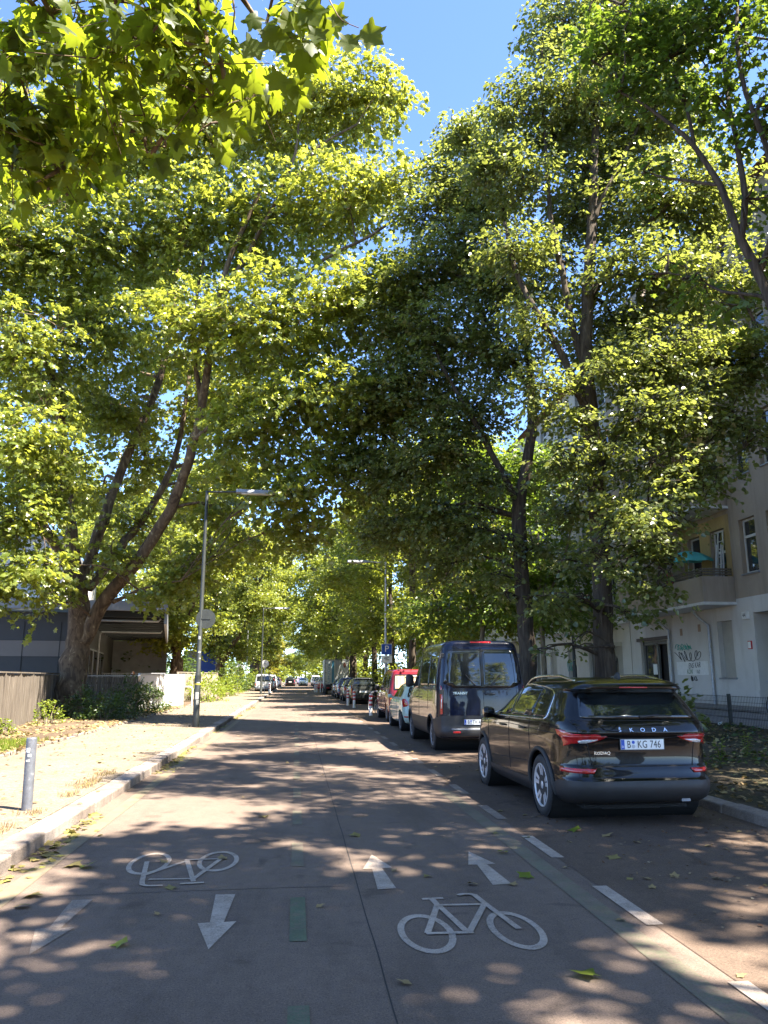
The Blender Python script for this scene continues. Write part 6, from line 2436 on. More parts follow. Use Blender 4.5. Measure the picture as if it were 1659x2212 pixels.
# ---- the big mottled plane tree
limbs = [
    ([(-8.85, 32.4, 0.05), (-8.84, 32.4, 1.2), (-8.78, 32.4, 2.6), A(172, 1370, 32.4), A(168, 1310, 32.4), A(166, 1250, 32.5)], 0.56, 0.40),
    (traced([(180, 1385, 32.3), (215, 1312, 32.0), (270, 1245, 31.4), (330, 1165, 30.8), (380, 1075, 30.2), (412, 980, 29.6), (436, 880, 29), (452, 770, 28.4), (470, 660, 28), (500, 550, 27.5), (560, 420, 27)]), 0.31, 0.08),
    (traced([(170, 1300, 32.6), (200, 1190, 33.2), (245, 1060, 33.8), (290, 950, 34.2), (330, 860, 34.5), (352, 790, 34.8), (370, 690, 35), (385, 560, 35), (420, 420, 34)]), 0.28, 0.07),
    (traced([(165, 1290, 32.3), (150, 1225, 32), (110, 1160, 31.6), (70, 1100, 31.2), (20, 1020, 31), (-40, 900, 30.5)]), 0.28, 0.08),
    (traced([(165, 1260, 32.5), (150, 1120, 32.5), (138, 980, 32.4), (125, 870, 32.2), (95, 760, 32), (50, 640, 31.5), (15, 540, 31), (-20, 420, 31)]), 0.30, 0.07),
    (traced([(190, 1270, 32.3), (270, 1170, 33.5), (330, 1090, 34), (370, 1010, 34.3), (392, 930, 34.5), (410, 800, 34.5)]), 0.22, 0.08),
    (traced([(125, 870, 32.2), (150, 720, 32.5), (190, 600, 32.5), (240, 500, 32.5), (330, 420, 32)]), 0.15, 0.05),
    (traced([(470, 660, 28), (540, 540, 27.3), (600, 430, 26.8), (640, 385, 26.5), (690, 315, 26.3), (770, 270, 26)]), 0.12, 0.04),
    (traced([(600, 430, 26.8), (638, 330, 26.6), (650, 250, 26.5), (690, 200, 26.5)]), 0.07, 0.03),
    (traced([(452, 770, 28.4), (600, 650, 27), (700, 560, 26), (770, 525, 25.5), (830, 490, 25), (890, 440, 25)]), 0.12, 0.04),
    (traced([(420, 950, 29.4), (520, 870, 28), (600, 830, 27.2), (700, 800, 26.5), (790, 760, 26)]), 0.10, 0.03),
    (traced([(436, 880, 29), (420, 760, 29), (425, 640, 29), (440, 560, 29)]), 0.12, 0.05),
    (traced([(245, 1300, 31.8), (300, 1275, 30.5), (345, 1262, 29.5), (390, 1255, 28.8)]), 0.09, 0.03),
]
LB = [(760, 215, 27, 2.3), (850, 200, 26.5, 1.1), (640, 230, 28, 3.0), (480, 260, 29, 3.2), (300, 290, 30, 3.4), (130, 330, 31, 3.4), (-40, 380, 31, 3.4),
      (850, 400, 25.5, 1.5), (740, 420, 26, 2.3), (590, 470, 28, 2.9), (420, 480, 29, 3.0), (250, 520, 30, 3.0), (80, 540, 30, 3.2), (-70, 600, 30, 3),
      (840, 620, 25, 1.7), (740, 660, 25.5, 2.2), (590, 690, 26, 2.6), (410, 690, 27.5, 2.3), (230, 720, 31, 2.6), (50, 760, 29, 2.8),
      (790, 850, 25.5, 2.0), (650, 870, 26, 2.4), (540, 930, 27, 2.0), (250, 900, 33, 1.9), (60, 950, 28, 2.4), (130, 1060, 29, 1.5),
      (700, 1020, 26, 2.0), (600, 1060, 27, 1.7), (470, 1100, 31, 1.3), (290, 1130, 34, 1.4), (30, 1130, 28, 2.0), (60, 1230, 27.5, 1.5), (-40, 1270, 27.5, 1.3), (130, 1250, 31, 0.9),
      (240, 1195, 30.5, 0.9), (330, 1285, 29.3, 0.9), (390, 1230, 29.5, 1.1), (460, 1200, 31, 1.2), (540, 1160, 30, 1.3), (640, 1140, 28, 1.3), (90, 1310, 29, 0.55),
      (200, 850, 37.5, 2.0), (320, 1000, 38, 1.8), (110, 1000, 36.5, 1.7), (430, 900, 37, 2.0), (430, 1070, 37, 1.6), (220, 1070, 38, 1.5), (330, 780, 38, 2.0), (510, 1010, 34, 1.7), (110, 850, 36.5, 1.8), (200, 640, 36, 2.0), (350, 600, 36, 2.0), (500, 850, 34, 1.8), (420, 790, 36, 1.8), (290, 900, 38, 1.6), (560, 780, 31, 1.8), (150, 900, 38, 1.6)]
tree('plane_tree', 'huge mottled plane tree rising from shrubs by the grey slat fence', 'plane trees', (-8.85, 32.4, 0.05), limbs,
     [(A(x, y, Y), (r, r, r * 0.8)) for x, y, Y, r in LB], M['leaf_plane'], M['bark_plane'], 21, 7000, 22, 0.188, T_PLANE, F_PLANE, L=1.25, hang=0.6, tilt=0.85, width=0.55, gap=-0.75, flare=1.25, twig=0.45)

# ---- lime trees on the verge
limbs = [
    ([(7.72, 19.0, 0.2), A(1312, 1465, 19), A(1303, 1330, 19), A(1297, 1180, 19), A(1288, 1040, 19), A(1276, 930, 19), A(1268, 840, 19)], 0.28, 0.22),
    (traced([(1268, 850, 19), (1266, 740, 19.1), (1272, 600, 19.2), (1280, 470, 19.4), (1285, 330, 19.6), (1290, 180, 19.8), (1300, 40, 20), (1310, -120, 20.3)]), 0.21, 0.05),
    (traced([(1290, 1000, 19), (1262, 880, 18.9), (1215, 770, 18.8), (1170, 690, 18.7), (1120, 600, 19), (1090, 480, 19.3)]), 0.15, 0.05),
    (traced([(1268, 800, 19), (1235, 700, 19.2), (1215, 590, 19.3), (1190, 470, 19.5), (1180, 330, 19.8), (1170, 200, 20)]), 0.12, 0.04),
    (traced([(1300, 1020, 19), (1345, 900, 18.6), (1385, 830, 18.3), (1440, 760, 18), (1520, 700, 17.8)]), 0.12, 0.03),
    (traced([(1274, 640, 19.2), (1330, 560, 19), (1400, 480, 18.8), (1460, 430, 18.6)]), 0.12, 0.04),
    (traced([(1280, 480, 19.3), (1330, 370, 19.3), (1380, 270, 19.5), (1420, 160, 19.8)]), 0.09, 0.03),
    (traced([(1300, 1150, 19), (1370, 1100, 18), (1430, 1080, 17.3), (1520, 1080, 16.8)]), 0.07, 0.02),
    (traced([(1304, 1230, 19), (1350, 1200, 18), (1420, 1190, 17), (1470, 1200, 16.5)]), 0.05, 0.015),
]
LB = [(1300, 110, 20.4, 1.5), (1290, 260, 20.8, 1.5), (1200, 290, 20.4, 1.1), (1345, 330, 20.5, 1.3), (1230, 480, 20.6, 1.1), (1330, 700, 20.6, 1.2), (1280, -60, 20, 1.8), (1210, 40, 20, 1.2), (1170, 100, 20, 0.9), (1400, 60, 20, 1.8), (1130, 200, 20, 1.0), (1085, 250, 20, 0.9), (1250, 190, 19.5, 1.9), (1420, 250, 20, 1.9), (1060, 350, 20, 1.0),
      (1140, 380, 19.6, 1.4), (1280, 400, 20.8, 1.8), (1420, 430, 19, 2.0), (1540, 420, 19, 1.6), (1110, 540, 19.2, 1.2), (1215, 590, 20.6, 1.5), (1390, 610, 18.8, 1.9), (1540, 610, 18.5, 1.7), (1150, 690, 18.8, 1.0),
      (1265, 750, 20.8, 1.4), (1410, 780, 18.3, 1.7), (1540, 790, 17.8, 1.5), (1630, 760, 17.5, 1.2), (1170, 840, 18.5, 1.0), (1380, 910, 17.6, 1.1), (1470, 900, 17.6, 1.3), (1580, 900, 17.2, 1.0), (1640, 950, 16.8, 0.6),
      (1220, 1000, 18.2, 0.9), (1400, 1010, 17.4, 1.0), (1500, 1010, 17, 0.9), (1215, 1100, 19.4, 0.8), (1360, 1100, 17.2, 0.8), (1450, 1110, 16.8, 0.8), (1375, 1175, 17.2, 0.65), (1420, 1180, 16.7, 0.75),
      (1235, 1210, 19.6, 0.7), (1400, 1260, 17, 0.55), (1430, 1265, 16.5, 0.45), (1245, 1300, 18.6, 0.45), (1200, 1290, 18.3, 0.5), (1360, 1320, 17.3, 0.3), (1320, 1125, 17.2, 0.5), (1345, 1225, 16.9, 0.45), (1275, 1190, 17.6, 0.4), (1265, 1050, 17.8, 0.5), (1300, 960, 17.6, 0.5), (1240, 900, 18, 0.6), (1300, 790, 17.8, 0.7), (1400, 1130, 16.4, 0.55), (1470, 1060, 16.4, 0.55), (1240, 1400, 18.4, 0.28), (1180, 1400, 18.6, 0.22)]
lime1 = tree('lime_tree', 'dark ridged lime tree standing right behind the roof of the black car', 'lime trees', (7.72, 19.0, 0.2), limbs,
     [(A(x, y, Y), (r, r, r * 0.75)) for x, y, Y, r in LB], M['leaf_lime'], M['bark_lime'], 31, 4300, 23, 0.110, T_LIME, F_LIME, L=1.05, hang=0.45, tilt=0.6, width=0.42, gap=-0.6, flare=1.2, flat=0.0, twig=0.35)
limbs = [
    ([(6.95, 23.2, 0.2), A(1140, 1465, 23.2), A(1133, 1330, 23.2), A(1125, 1200, 23.2), A(1122, 1080, 23.2)], 0.30, 0.22),
    (traced([(1122, 1085, 23.2), (1140, 990, 23.2), (1150, 900, 23.3), (1140, 760, 23.4), (1110, 600, 23.6), (1090, 460, 23.8), (1060, 330, 24)]), 0.20, 0.05),
    (traced([(1120, 1090, 23.2), (1085, 1020, 23), (1062, 980, 22.9), (1020, 900, 23), (960, 800, 23.5), (920, 690, 24)]), 0.13, 0.04),
    (traced([(1145, 840, 23.3), (1080, 740, 23.5), (1010, 620, 24), (970, 500, 24.2)]), 0.11, 0.04),
    (traced([(1040, 930, 23), (970, 920, 24), (900, 930, 24.5), (840, 960, 25)]), 0.07, 0.02),
]
LB = [(1040, 310, 24, 1.3), (985, 290, 24, 0.9), (950, 380, 24, 1.1), (1040, 430, 24, 1.6), (920, 460, 24.3, 1.3), (1000, 550, 24, 1.8), (900, 600, 24.5, 1.7), (1080, 620, 23.5, 1.6), (850, 700, 25, 1.6), (960, 720, 24, 1.9), (1070, 760, 23.3, 1.5),
      (880, 830, 24.5, 1.8), (1000, 880, 23.6, 1.6), (820, 880, 25.5, 1.6), (930, 970, 24, 1.6), (850, 1020, 25, 1.5), (1030, 1040, 23.3, 1.1), (780, 980, 26, 1.4), (930, 1110, 24.5, 1.3), (1020, 1150, 23.5, 1.0), (1070, 1160, 22.6, 0.7), (850, 1140, 26, 1.3), (1170, 1180, 22.6, 0.6),
      (960, 1220, 25, 1.1), (1060, 1240, 23.5, 0.8), (1180, 1290, 22, 0.5), (1090, 1280, 22.5, 0.5)]
tree('lime_tree', 'dark lime tree standing beside the tail of the blue van', 'lime trees', (6.95, 23.2, 0.2), limbs,
     [(A(x, y, Y), (r, r, r * 0.75)) for x, y, Y, r in LB], M['leaf_lime'], M['bark_lime'], 41, 3700, 22, 0.118, T_LIME, F_LIME, L=1.1, hang=0.45, tilt=0.6, width=0.44, gap=-0.6, flare=1.2, flat=0.0, twig=0.3)

# ---- maple whose limbs lean in over the verge, and the trees over the viewer that shade the road
limbs = [
    ([(9.3, 9.6, 0.3), (9.1, 9.8, 3), (8.4, 10.2, 5.6), A(1720, 780, 10.5), A(1655, 620, 10.8), A(1600, 520, 11)], 0.22, 0.07),
    ([(8.6, 10.1, 5.2), (9.0, 10.3, 8), (8.8, 10.4, 11.5), (8.6, 10.6, 16)], 0.14, 0.05),
    ([(9.0, 10.3, 8), (9.6, 8.4, 11.5), (9.8, 6.4, 15.2)], 0.10, 0.04),
    (traced([(1600, 520, 11), (1555, 400, 11.2), (1500, 315, 11.4), (1450, 270, 11.6), (1390, 225, 11.8), (1340, 200, 12)]), 0.065, 0.02),
    (traced([(1600, 520, 11), (1610, 430, 11), (1590, 300, 11.2), (1570, 200, 11.3), (1560, 90, 11.5), (1540, -40, 11.6)]), 0.065, 0.025),
    (traced([(1640, 590, 10.9), (1680, 450, 10.6), (1650, 300, 10.6), (1610, 200, 10.7), (1590, 80, 10.8), (1600, -60, 11)]), 0.06, 0.025),
    (traced([(1555, 400, 11.2), (1480, 390, 11.6), (1420, 380, 12), (1380, 360, 12.3)]), 0.035, 0.012),
    (traced([(1500, 315, 11.4), (1480, 220, 11.5), (1440, 130, 11.8), (1390, 60, 12)]), 0.035, 0.012),
    (traced([(1720, 690, 10.6), (1640, 640, 11), (1560, 630, 11.5), (1500, 600, 12), (1440, 590, 12.3)]), 0.045, 0.012),
]
LB = [(1420, 200, 11.9, 0.7), (1350, 170, 12, 0.55), (1480, 100, 11.7, 0.7), (1400, 20, 12, 0.7), (1560, 20, 11.5, 0.9), (1640, 100, 10.8, 0.7), (1500, 220, 11.5, 0.5), (1410, 370, 12.2, 0.5), (1640, 420, 10.8, 0.6), (1650, 560, 10.9, 0.5), (1500, 610, 12, 0.45), (1570, 680, 11.5, 0.5), (1440, 560, 12.3, 0.45), (1330, 60, 12, 0.7), (1290, 120, 12.2, 0.45), (1480, 20, 11.7, 0.8), (1560, 220, 11.2, 0.5), (1380, 110, 12, 0.6), (1640, 250, 10.8, 0.5)]
LB = [(A(x, y, Y), r) for x, y, Y, r in LB] + [((10.5, 9.5, 9.5), 2.2), ((9, 7.8, 10.5), 1.6), ((11, 12, 10), 2.0), ((9.5, 10, 13), 1.9), ((12.5, 8, 8), 1.6), ((8.4, 6.0, 9.5), 1.4), ((7.6, 4.8, 10.2), 1.2), ((10.2, 7.0, 8.6), 1.5), ((7.0, 9.0, 16.5), 1.5), ((9.0, 11.0, 18.0), 1.7), ((8.0, 12.8, 18.8), 1.2), ((10.5, 8.5, 16.0), 1.6), ((5.8, 10.2, 17.0), 1.0), ((11.5, 12, 16.5), 1.5), ((9.5, 14.6, 19.5), 1.3), ((7.6, 6.4, 16), 1.2), ((9.2, 7.0, 16.6), 1.4), ((11.0, 6.5, 16.0), 1.5), ((8.6, 4.9, 15.6), 1.0), ((10.3, 5.0, 15.5), 1.3), ((12.0, 5.2, 15.0), 1.4), ((6.6, 7.6, 16.4), 0.9), ((5.8, 6.9, 16.0), 0.9), ((7.2, 7.6, 16.8), 1.0), ((5.2, 7.6, 15.6), 0.7)]  # crown lobes given in metres lie out of view, added for road shade
tree('maple_tree', 'open crowned maple leaning in over the verge, its dark limbs against the sky', 'maple trees', (9.3, 9.6, 0.3), limbs, LB, M['leaf_maple'], M['bark_lime'], 51, 2900, 22, 0.11, T_PLANE, F_PLANE, L=0.8, hang=0.4, tilt=0.6, width=0.32, gap=-0.5, flare=1.2)

limbs = [
    ([(8.2, -0.6, 0.1), (8.1, -0.5, 3), (7.9, -0.3, 6), (8.4, -0.6, 11), (8.8, -0.4, 17)], 0.30, 0.10),
    ([(7.9, -0.8, 6.5), (7.6, -0.2, 10.5), (6.4, 0.9, 13.6)], 0.12, 0.04),
    ([(7.9, -0.8, 7), (9.2, 0.8, 11), (10.2, 2.6, 14.6)], 0.12, 0.04),
    ([(7.9, -0.8, 8), (7.6, -1.8, 11.5), (7.2, -2.0, 14.5)], 0.12, 0.04),
]
LB = [((6.7, 0.95, 14.2), 1.5), ((8.5, 2.15, 14.7), 1.5), ((10.5, 3.15, 15.2), 1.5), ((7.5, -1.65, 14.899999999999999), 1.7), ((9.7, -0.05, 16.2), 1.8), ((5.7, -0.45, 13.3), 1.2), ((11.9, 1.15, 14.7), 1.6), ((4.9, 1.95, 12.7), 0.9), ((8.7, 0.35, 17.7), 1.6), ((6.5, -2.85, 13.7), 1.3), ((10.9, -2.05, 14.3), 1.6), ((7.5, 3.45, 13.3), 0.9), ((12.9, 3.75, 14.7), 1.5), ((3.9, 0.15, 11.899999999999999), 0.8), ((4.7, -2.05, 12.7), 1.0), ((5.8, 2.95, 14.899999999999999), 0.9), ((7.6, 3.65, 15.3), 1.0), ((9.1, 4.05, 15.899999999999999), 1.1), ((10.7, 4.05, 15.5), 1.1)]
tree('lime_tree', 'lime tree beside the viewer that throws the dappled shade on the near road', 'lime trees', (8.2, -0.6, 0.1), limbs, LB, M['leaf_lime'], M['bark_lime'], 61, 1050, 26, 0.16, T_LIME, F_LIME, L=1.0, hang=0.35, tilt=0.42, width=0.36, gap=0.13, twig=0.3)

limbs = [
    ([(-8.3, -0.5, 0.1), (-8.2, -0.4, 3), (-7.8, 0.0, 5.5), (-7.2, 0.6, 7.4), (-6.5, 1.4, 9)], 0.45, 0.2),
    ([(-7.8, 0.0, 5.4), (-6.0, 2.2, 7.0), A(-80, -90, 5.2), A(150, -60, 5.6), A(380, -40, 5.4), A(600, -40, 5.0), A(730, -25, 4.6)], 0.06, 0.01),
    (traced([(60, -60, 5.6), (110, 30, 6.2), (140, 130, 6.8), (150, 260, 7.2), (140, 360, 7.4)]), 0.03, 0.006),
    (traced([(240, -60, 5.6), (260, 60, 6), (280, 160, 6.4), (320, 270, 6.9), (330, 330, 7.0)]), 0.025, 0.006),
    (traced([(420, -30, 5.4), (440, 60, 5.6), (480, 130, 5.8), (540, 200, 6.0)]), 0.02, 0.005),
    (traced([(700, -25, 4.7), (722, 20, 4.65), (740, 45, 4.6), (775, 60, 4.6)]), 0.006, 0.003),
    (traced([(-60, 40, 6), (20, 120, 6.6), (60, 220, 7), (60, 330, 7.3)]), 0.025, 0.006),
]
LB = [(690, -5, 4.9, 0.28), (600, 40, 5.2, 0.36), (520, 20, 5.4, 0.42), (430, 60, 5.6, 0.5), (520, 140, 5.8, 0.36), (330, 40, 5.8, 0.6), (400, 170, 6.1, 0.45), (230, 110, 6.2, 0.6), (120, 60, 6.4, 0.7), (20, 120, 6.6, 0.7), (320, 260, 6.8, 0.45), (220, 250, 6.9, 0.5), (110, 250, 7.1, 0.6), (20, 280, 7.2, 0.55), (130, 350, 7.4, 0.4), (330, 325, 7.0, 0.25), (40, 360, 7.4, 0.3), (440, 250, 6.4, 0.25)]
LB = [(A(x, y, Y), r) for x, y, Y, r in LB]
ovh = tree('plane_tree', 'plane tree reaching in overhead with large dark leaves and seed balls hanging close', 'plane trees', (-8.3, -0.5, 0.1), limbs, LB, M['leaf_near'], M['bark_plane'], 72, 185, 7, 0.18, T_NEAR, F_NEAR, L=0.6, hang=0.95, tilt=0.6, width=0.2, gap=-0.9, twig=0.8, sub=1)
# a few single leaves that stand out against the sky, and the seed balls
pos, dr, nr, sz = [], [], [], []
for (x, y, Y, dx, dz, s) in ((783, 62, 4.6, 0.9, -0.7, 0.20), (757, 75, 4.6, -0.1, -1, 0.17), (690, 62, 4.7, -0.2, -1, 0.15), (722, 30, 4.65, 0.6, -0.9, 0.13), (640, 30, 4.9, -0.5, -1, 0.22), (590, 60, 5, 0.2, -1, 0.24), (560, 90, 5.2, -0.6, -0.9, 0.22), (660, 5, 4.8, 0.5, -1, 0.24)):
    pos.append(A(x, y, Y))
    dr.append((dx, 0.1, dz))
    nr.append((0.12, 0.9, 0.2))
    sz.append(s)
V, F_ = leaf_mesh(np.array(pos) - np.array((-8.3, -0.5, 0.1)), np.array(dr, float), np.array(nr, float), np.array(sz), T_NEAR, F_NEAR)
np_mesh('hanging_leaves', V, F_, M['leaf_near'], ovh)
M['seed'] = plain('seed_ball', (0.10, 0.07, 0.03), 0.9, vary=0.4, scale=80, bmp=0.6, bscale=300)
for (x, y, Y) in ((462, 30, 5.4), (457, 118, 5.6), (92, 175, 6.6), (95, 295, 7), (92, 392, 7.4), (396, 320, 6.8), (415, 305, 6.8), (145, 420, 7.4), (105, 408, 7.3), (603, 110, 5.4)):
    g = MB()
    c = A(x, y, Y) - np.array((-8.3, -0.5, 0.1))
    g.lathe([(0.001, -0.018), (0.010, -0.0155), (0.0165, -0.007), (0.018, 0), (0.0165, 0.007), (0.010, 0.0155), (0.001, 0.018)], tuple(c), 'z', 12)
    g.tube([c, c + np.array((0.01, 0, 0.10))], 0.0015, 4)
    g.build('seed_ball', M['seed'], ovh)


# ---- trees farther down the street: three kinds built once and copied
def far_plane(seed, base, label):
    b = np.array(base, float)
    lim = [([b, b + (0.05, 0, 1.5), b + (0.1, 0, 3.0)], 0.60, 0.48),
           ([b + (0.1, 0, 2.8), b + (1.0, -0.2, 4.6), b + (2.2, -0.4, 6.5), b + (3.4, -0.6, 9), b + (4, -0.8, 12)], 0.36, 0.10),
           ([b + (0.0, 0, 2.8), b + (-0.4, 0.3, 5), b + (-0.8, 0.5, 9), b + (-1, 0.5, 14), b + (-0.8, 0.4, 18)], 0.38, 0.08),
           ([b + (-0.3, 0.3, 4.5), b + (-2, 0, 7), b + (-3.6, -0.2, 10)], 0.2, 0.06)]
    r = np.random.default_rng(seed)
    lobes = []
    for _ in range(42):
        a, h = r.uniform(0, 6.28), r.uniform(4.4, 19)
        q = (7.2 * math.sin(min(1, (h - 2) / 9) * math.pi / 2) * (1 if h < 14 else math.sqrt(max(0.05, 1 - ((h - 14) / 6.5) ** 2)))) * r.uniform(0.35, 0.95)
        lobes.append((b + (q * math.cos(a) + 0.6, q * math.sin(a), h), (r.uniform(1.4, 2.3),) * 2 + (r.uniform(1.1, 1.7),)))
    return tree('plane_tree', label, 'plane trees', base, lim, lobes, M['leaf_plane'], M['bark_plane'], seed, 3000, 18, 0.21, T_PLANE, F_PLANE, L=1.4, hang=0.5, tilt=0.8, width=0.6, gap=-0.7, flare=1.4, twig=0.15, sub=1)


def far_lime(seed, base, label, mat_, name='lime_tree', H=15.0, Rr=5.2, low=2.4, n=2000, sz=0.19, group='lime trees', bark=None, tr=0.26):
    b = np.array(base, float)
    lim = [([b, b + (0, 0, 2.5), b + (0.1, 0, 6), b + (0, 0.1, H * 0.9)], tr, 0.05),
           ([b + (0, 0, 3.2), b + (1.1, 0.2, 5.4), b + (2.0, 0.4, 8)], tr * 0.45, 0.03),
           ([b + (0, 0, 4.2), b + (-1.2, -0.3, 6.4), b + (-2.0, -0.5, 9)], tr * 0.45, 0.03)]
    r = np.random.default_rng(seed)
    lobes = []
    for _ in range(34):
        a, h = r.uniform(0, 6.28), r.uniform(low + 0.8, H)
        t = (h - low) / (H - low)
        q = Rr * (math.sin(math.pi * min(1, t * 0.75 + 0.22)) ** 0.7) * r.uniform(0.25, 0.95)
        lobes.append((b + (q * math.cos(a), q * math.sin(a), h), (r.uniform(1.0, 1.7),) * 2 + (r.uniform(0.8, 1.2),)))
    return tree(name, label, group, base, lim, lobes, mat_, bark or M['bark_lime'], seed, n, 18, sz * 0.84, T_LIME, F_LIME, L=1.2, hang=0.4, tilt=0.65, width=0.5, gap=-0.65, flare=1.3, flat=0.0, twig=0.12, sub=1)


def place(src, x, y, z, rz, label, s=1.0, sz=None):
    c = copy_tree(src)
    c.location = (x, y, z)
    c.rotation_euler = (0, 0, rz)
    c.scale = (s, s, sz or s)
    c['label'] = label
    return c


pb = far_plane(101, (-8.6, 90.5, 0.1), 'second plane tree, forked low over bright bushes farther along the pavement')
place(pb, -9.2, 62, 0.1, 2.2, 'plane tree whose crown fills in behind the nearest street lamp', 0.95)
place(pb, -8.4, 118, 0.1, 1.1, 'third plane tree along the pavement, beyond the forked one', 1.15)
place(pb, -8.0, 148, 0.1, 4.0, 'far plane tree well beyond the forked one', 1.2)
place(pb, -6.8, 132, 0.1, 0.2, 'plane tree with the widest crown far down the street', 1.35)
place(pb, -9.0, 190, 0.1, 5.2, 'farthest plane tree on the pavement side', 1.05)
place(pb, -17.5, 78, 0.1, 0.6, 'plane tree behind the school yard near the blue container', 0.95)
place(pb, -19, 110, 0.1, 3.0, 'plane tree behind the school yard, deeper in', 1.1)
place(pb, -24, 70, 0.1, 1.7, 'plane tree over the white upper storey of the school', 1.1)
lb = far_lime(111, (7.9, 40.0, 0.25), 'lime tree on the verge beyond the red van, light crown over the parking sign', M['leaf_far'])
lb2 = far_lime(117, (7.6, 31.5, 0.25), 'pale trunked young tree beyond the blue van roof', M['leaf_maple'], 'maple_tree', 11.0, 3.0, 3.2, 900, 0.16, 'maple trees', M['bark_pale'], 0.13)
place(lb2, 9.2, 28.5, 0.35, 2.0, 'slim pale tree forked low, just right of the blue van roof', 0.9)
place(lb2, 11.5, 39, 0.45, 4.0, 'slim tree close to the white shuttered ground floor', 1.1)
for k, (x, y, rz, s) in enumerate([(7.4, 50, 1.3, 1.1), (7.3, 60, 2.9, 1.15), (7.0, 70.5, 4.2, 1.2), (7.2, 82, 0.4, 1.25), (7.0, 95, 5.4, 1.25), (7.0, 109, 2.0, 1.3), (7.0, 125, 3.4, 1.3), (7.0, 143, 0.9, 1.35), (7.0, 165, 4.7, 1.35), (7.0, 192, 2.5, 1.4)]):
    place(lb, x, y, 0.25, rz, ['lime tree beside the dark people carrier', 'lime tree beside the blue estate', 'lime tree right behind the box truck roof', 'lime tree just beyond the box truck', 'lime tree by the white striped barrier', 'lime tree over the silver far hatchback', 'lime tree over the dark far estate', 'lime tree over the farthest grey estate', 'lime tree near the end of the verge', 'last lime tree of the verge'][k], s)
place(lb, 6.0, 117, 0.2, 1.9, 'lime tree leaning its wide crown over the far parked cars', 1.5)
place(lb, 6.2, 88, 0.2, 3.9, 'lime tree with a wide crown beyond the white striped barrier', 1.35)
gold = far_lime(121, (-5.6, 168, 0.1), 'yellowish tree glowing at the end of the pavement row', M['leaf_gold'], 'maple_tree', 11, 4.2, 1.6, 900, 0.3, 'maple trees')
for k, (x, y, rz, s) in enumerate([(-4, 255, 0.5, 1.3), (3, 270, 2.5, 1.3), (9, 250, 4.1, 1.4), (-12, 240, 1.1, 1.4), (-1, 300, 3.3, 1.3)]):
    place(lb, x, y, 0.0, rz, ['tree closing the street end on the pavement side', 'tree closing the street end in the middle', 'tree closing the street end on the verge side', 'tree closing the street end behind the pavement row', 'low tree in the gap at the very end of the street'][k], s, 0.7 if k == 4 else (1.1 if k < 2 else None))


# unseen trees added at the viewer's back: they shade the road and stand in the car paint
for k, (sr, x, y, rz, sc) in enumerate([(lb, 7.8, -12, 1.0, 1.1), (lb, 7.8, -22, 3.0, 1.1), (pb, -9.5, -16, 0.4, 1.0), (pb, -9.5, -34, 2.4, 1.0), (lb, 7.8, -34, 5.0, 1.2), (lb, 1.5, -60, 5.0, 1.3)]):
    place(sr, x, y, 0.1, rz, ['lime tree behind the viewer, first on the verge side', 'lime tree behind the viewer, second on the verge side', 'plane tree behind the viewer, first on the pavement side', 'plane tree behind the viewer, second on the pavement side', 'lime tree behind the viewer, third on the verge side', 'lime tree closing the street behind the viewer'][k], sc)


# ---- shrubs
def shrub(name, label, group, loc, rx, ry, h, n, size, mat_, seed, T=T_LIME, F=F_LIME, stems=7, tilt=0.6):
    rng = np.random.default_rng(seed)
    root = thing(name, label, 'shrub', loc, 0, group)
    g = MB()
    m = max(20, n // 16)
    u = unit(rng.normal(size=(m, 3)))
    u[:, 2] = np.abs(u[:, 2])
    P = u * np.array([rx, ry, h]) * rng.uniform(0.25, 1, (m, 1)) ** 0.55
    P[:, 2] = np.maximum(0.08, P[:, 2])
    keep = gapnoise(P + np.array(loc), seed, 0.9) > -0.6
    P, u = P[keep], u[keep]
    D = unit(u * (1, 1, 0.8) + rng.normal(0, 0.4, P.shape))
    L = np.full(len(P), size * 4.5)
    for i in range(stems):
        a = rng.uniform(0, 6.28)
        e = np.array([rx * 0.6 * math.cos(a), ry * 0.6 * math.sin(a), h * rng.uniform(0.5, 0.85)])
        g.tube([(0.1 * math.cos(a), 0.1 * math.sin(a), -0.05), tuple(e * (0.45, 0.45, 0.55)), tuple(e)], [0.018, 0.012, 0.005], 5)
    g.build('stems', M['bark_pale'], root)
    pos, d, nr, sz = sprays_to_leaves(rng, P, D, L, 16, size, 0.2, tilt, size * 1.6)
    V, FF = leaf_mesh(pos, d, nr, sz, T, F)
    np_mesh('foliage', V, FF, mat_, root)
    return root


SG = 'shrubs along the planting bed'
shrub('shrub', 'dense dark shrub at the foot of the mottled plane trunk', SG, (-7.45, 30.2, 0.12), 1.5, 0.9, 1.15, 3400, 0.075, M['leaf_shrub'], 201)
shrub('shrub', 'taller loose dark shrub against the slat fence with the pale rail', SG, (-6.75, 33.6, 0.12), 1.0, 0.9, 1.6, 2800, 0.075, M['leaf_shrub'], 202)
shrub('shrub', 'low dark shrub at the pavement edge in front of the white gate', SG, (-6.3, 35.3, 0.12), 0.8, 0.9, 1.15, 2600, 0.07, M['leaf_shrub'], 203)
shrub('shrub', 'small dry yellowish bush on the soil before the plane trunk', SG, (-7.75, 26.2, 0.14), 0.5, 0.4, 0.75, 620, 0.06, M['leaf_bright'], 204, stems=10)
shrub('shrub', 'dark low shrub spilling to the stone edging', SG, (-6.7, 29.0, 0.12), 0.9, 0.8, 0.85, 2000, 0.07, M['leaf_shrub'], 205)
shrub('shrub', 'tiny pale weed clump by the foot of the grey slat fence', SG, (-7.5, 21.6, 0.14), 0.22, 0.2, 0.35, 160, 0.06, M['leaf_bright'], 206, stems=4)
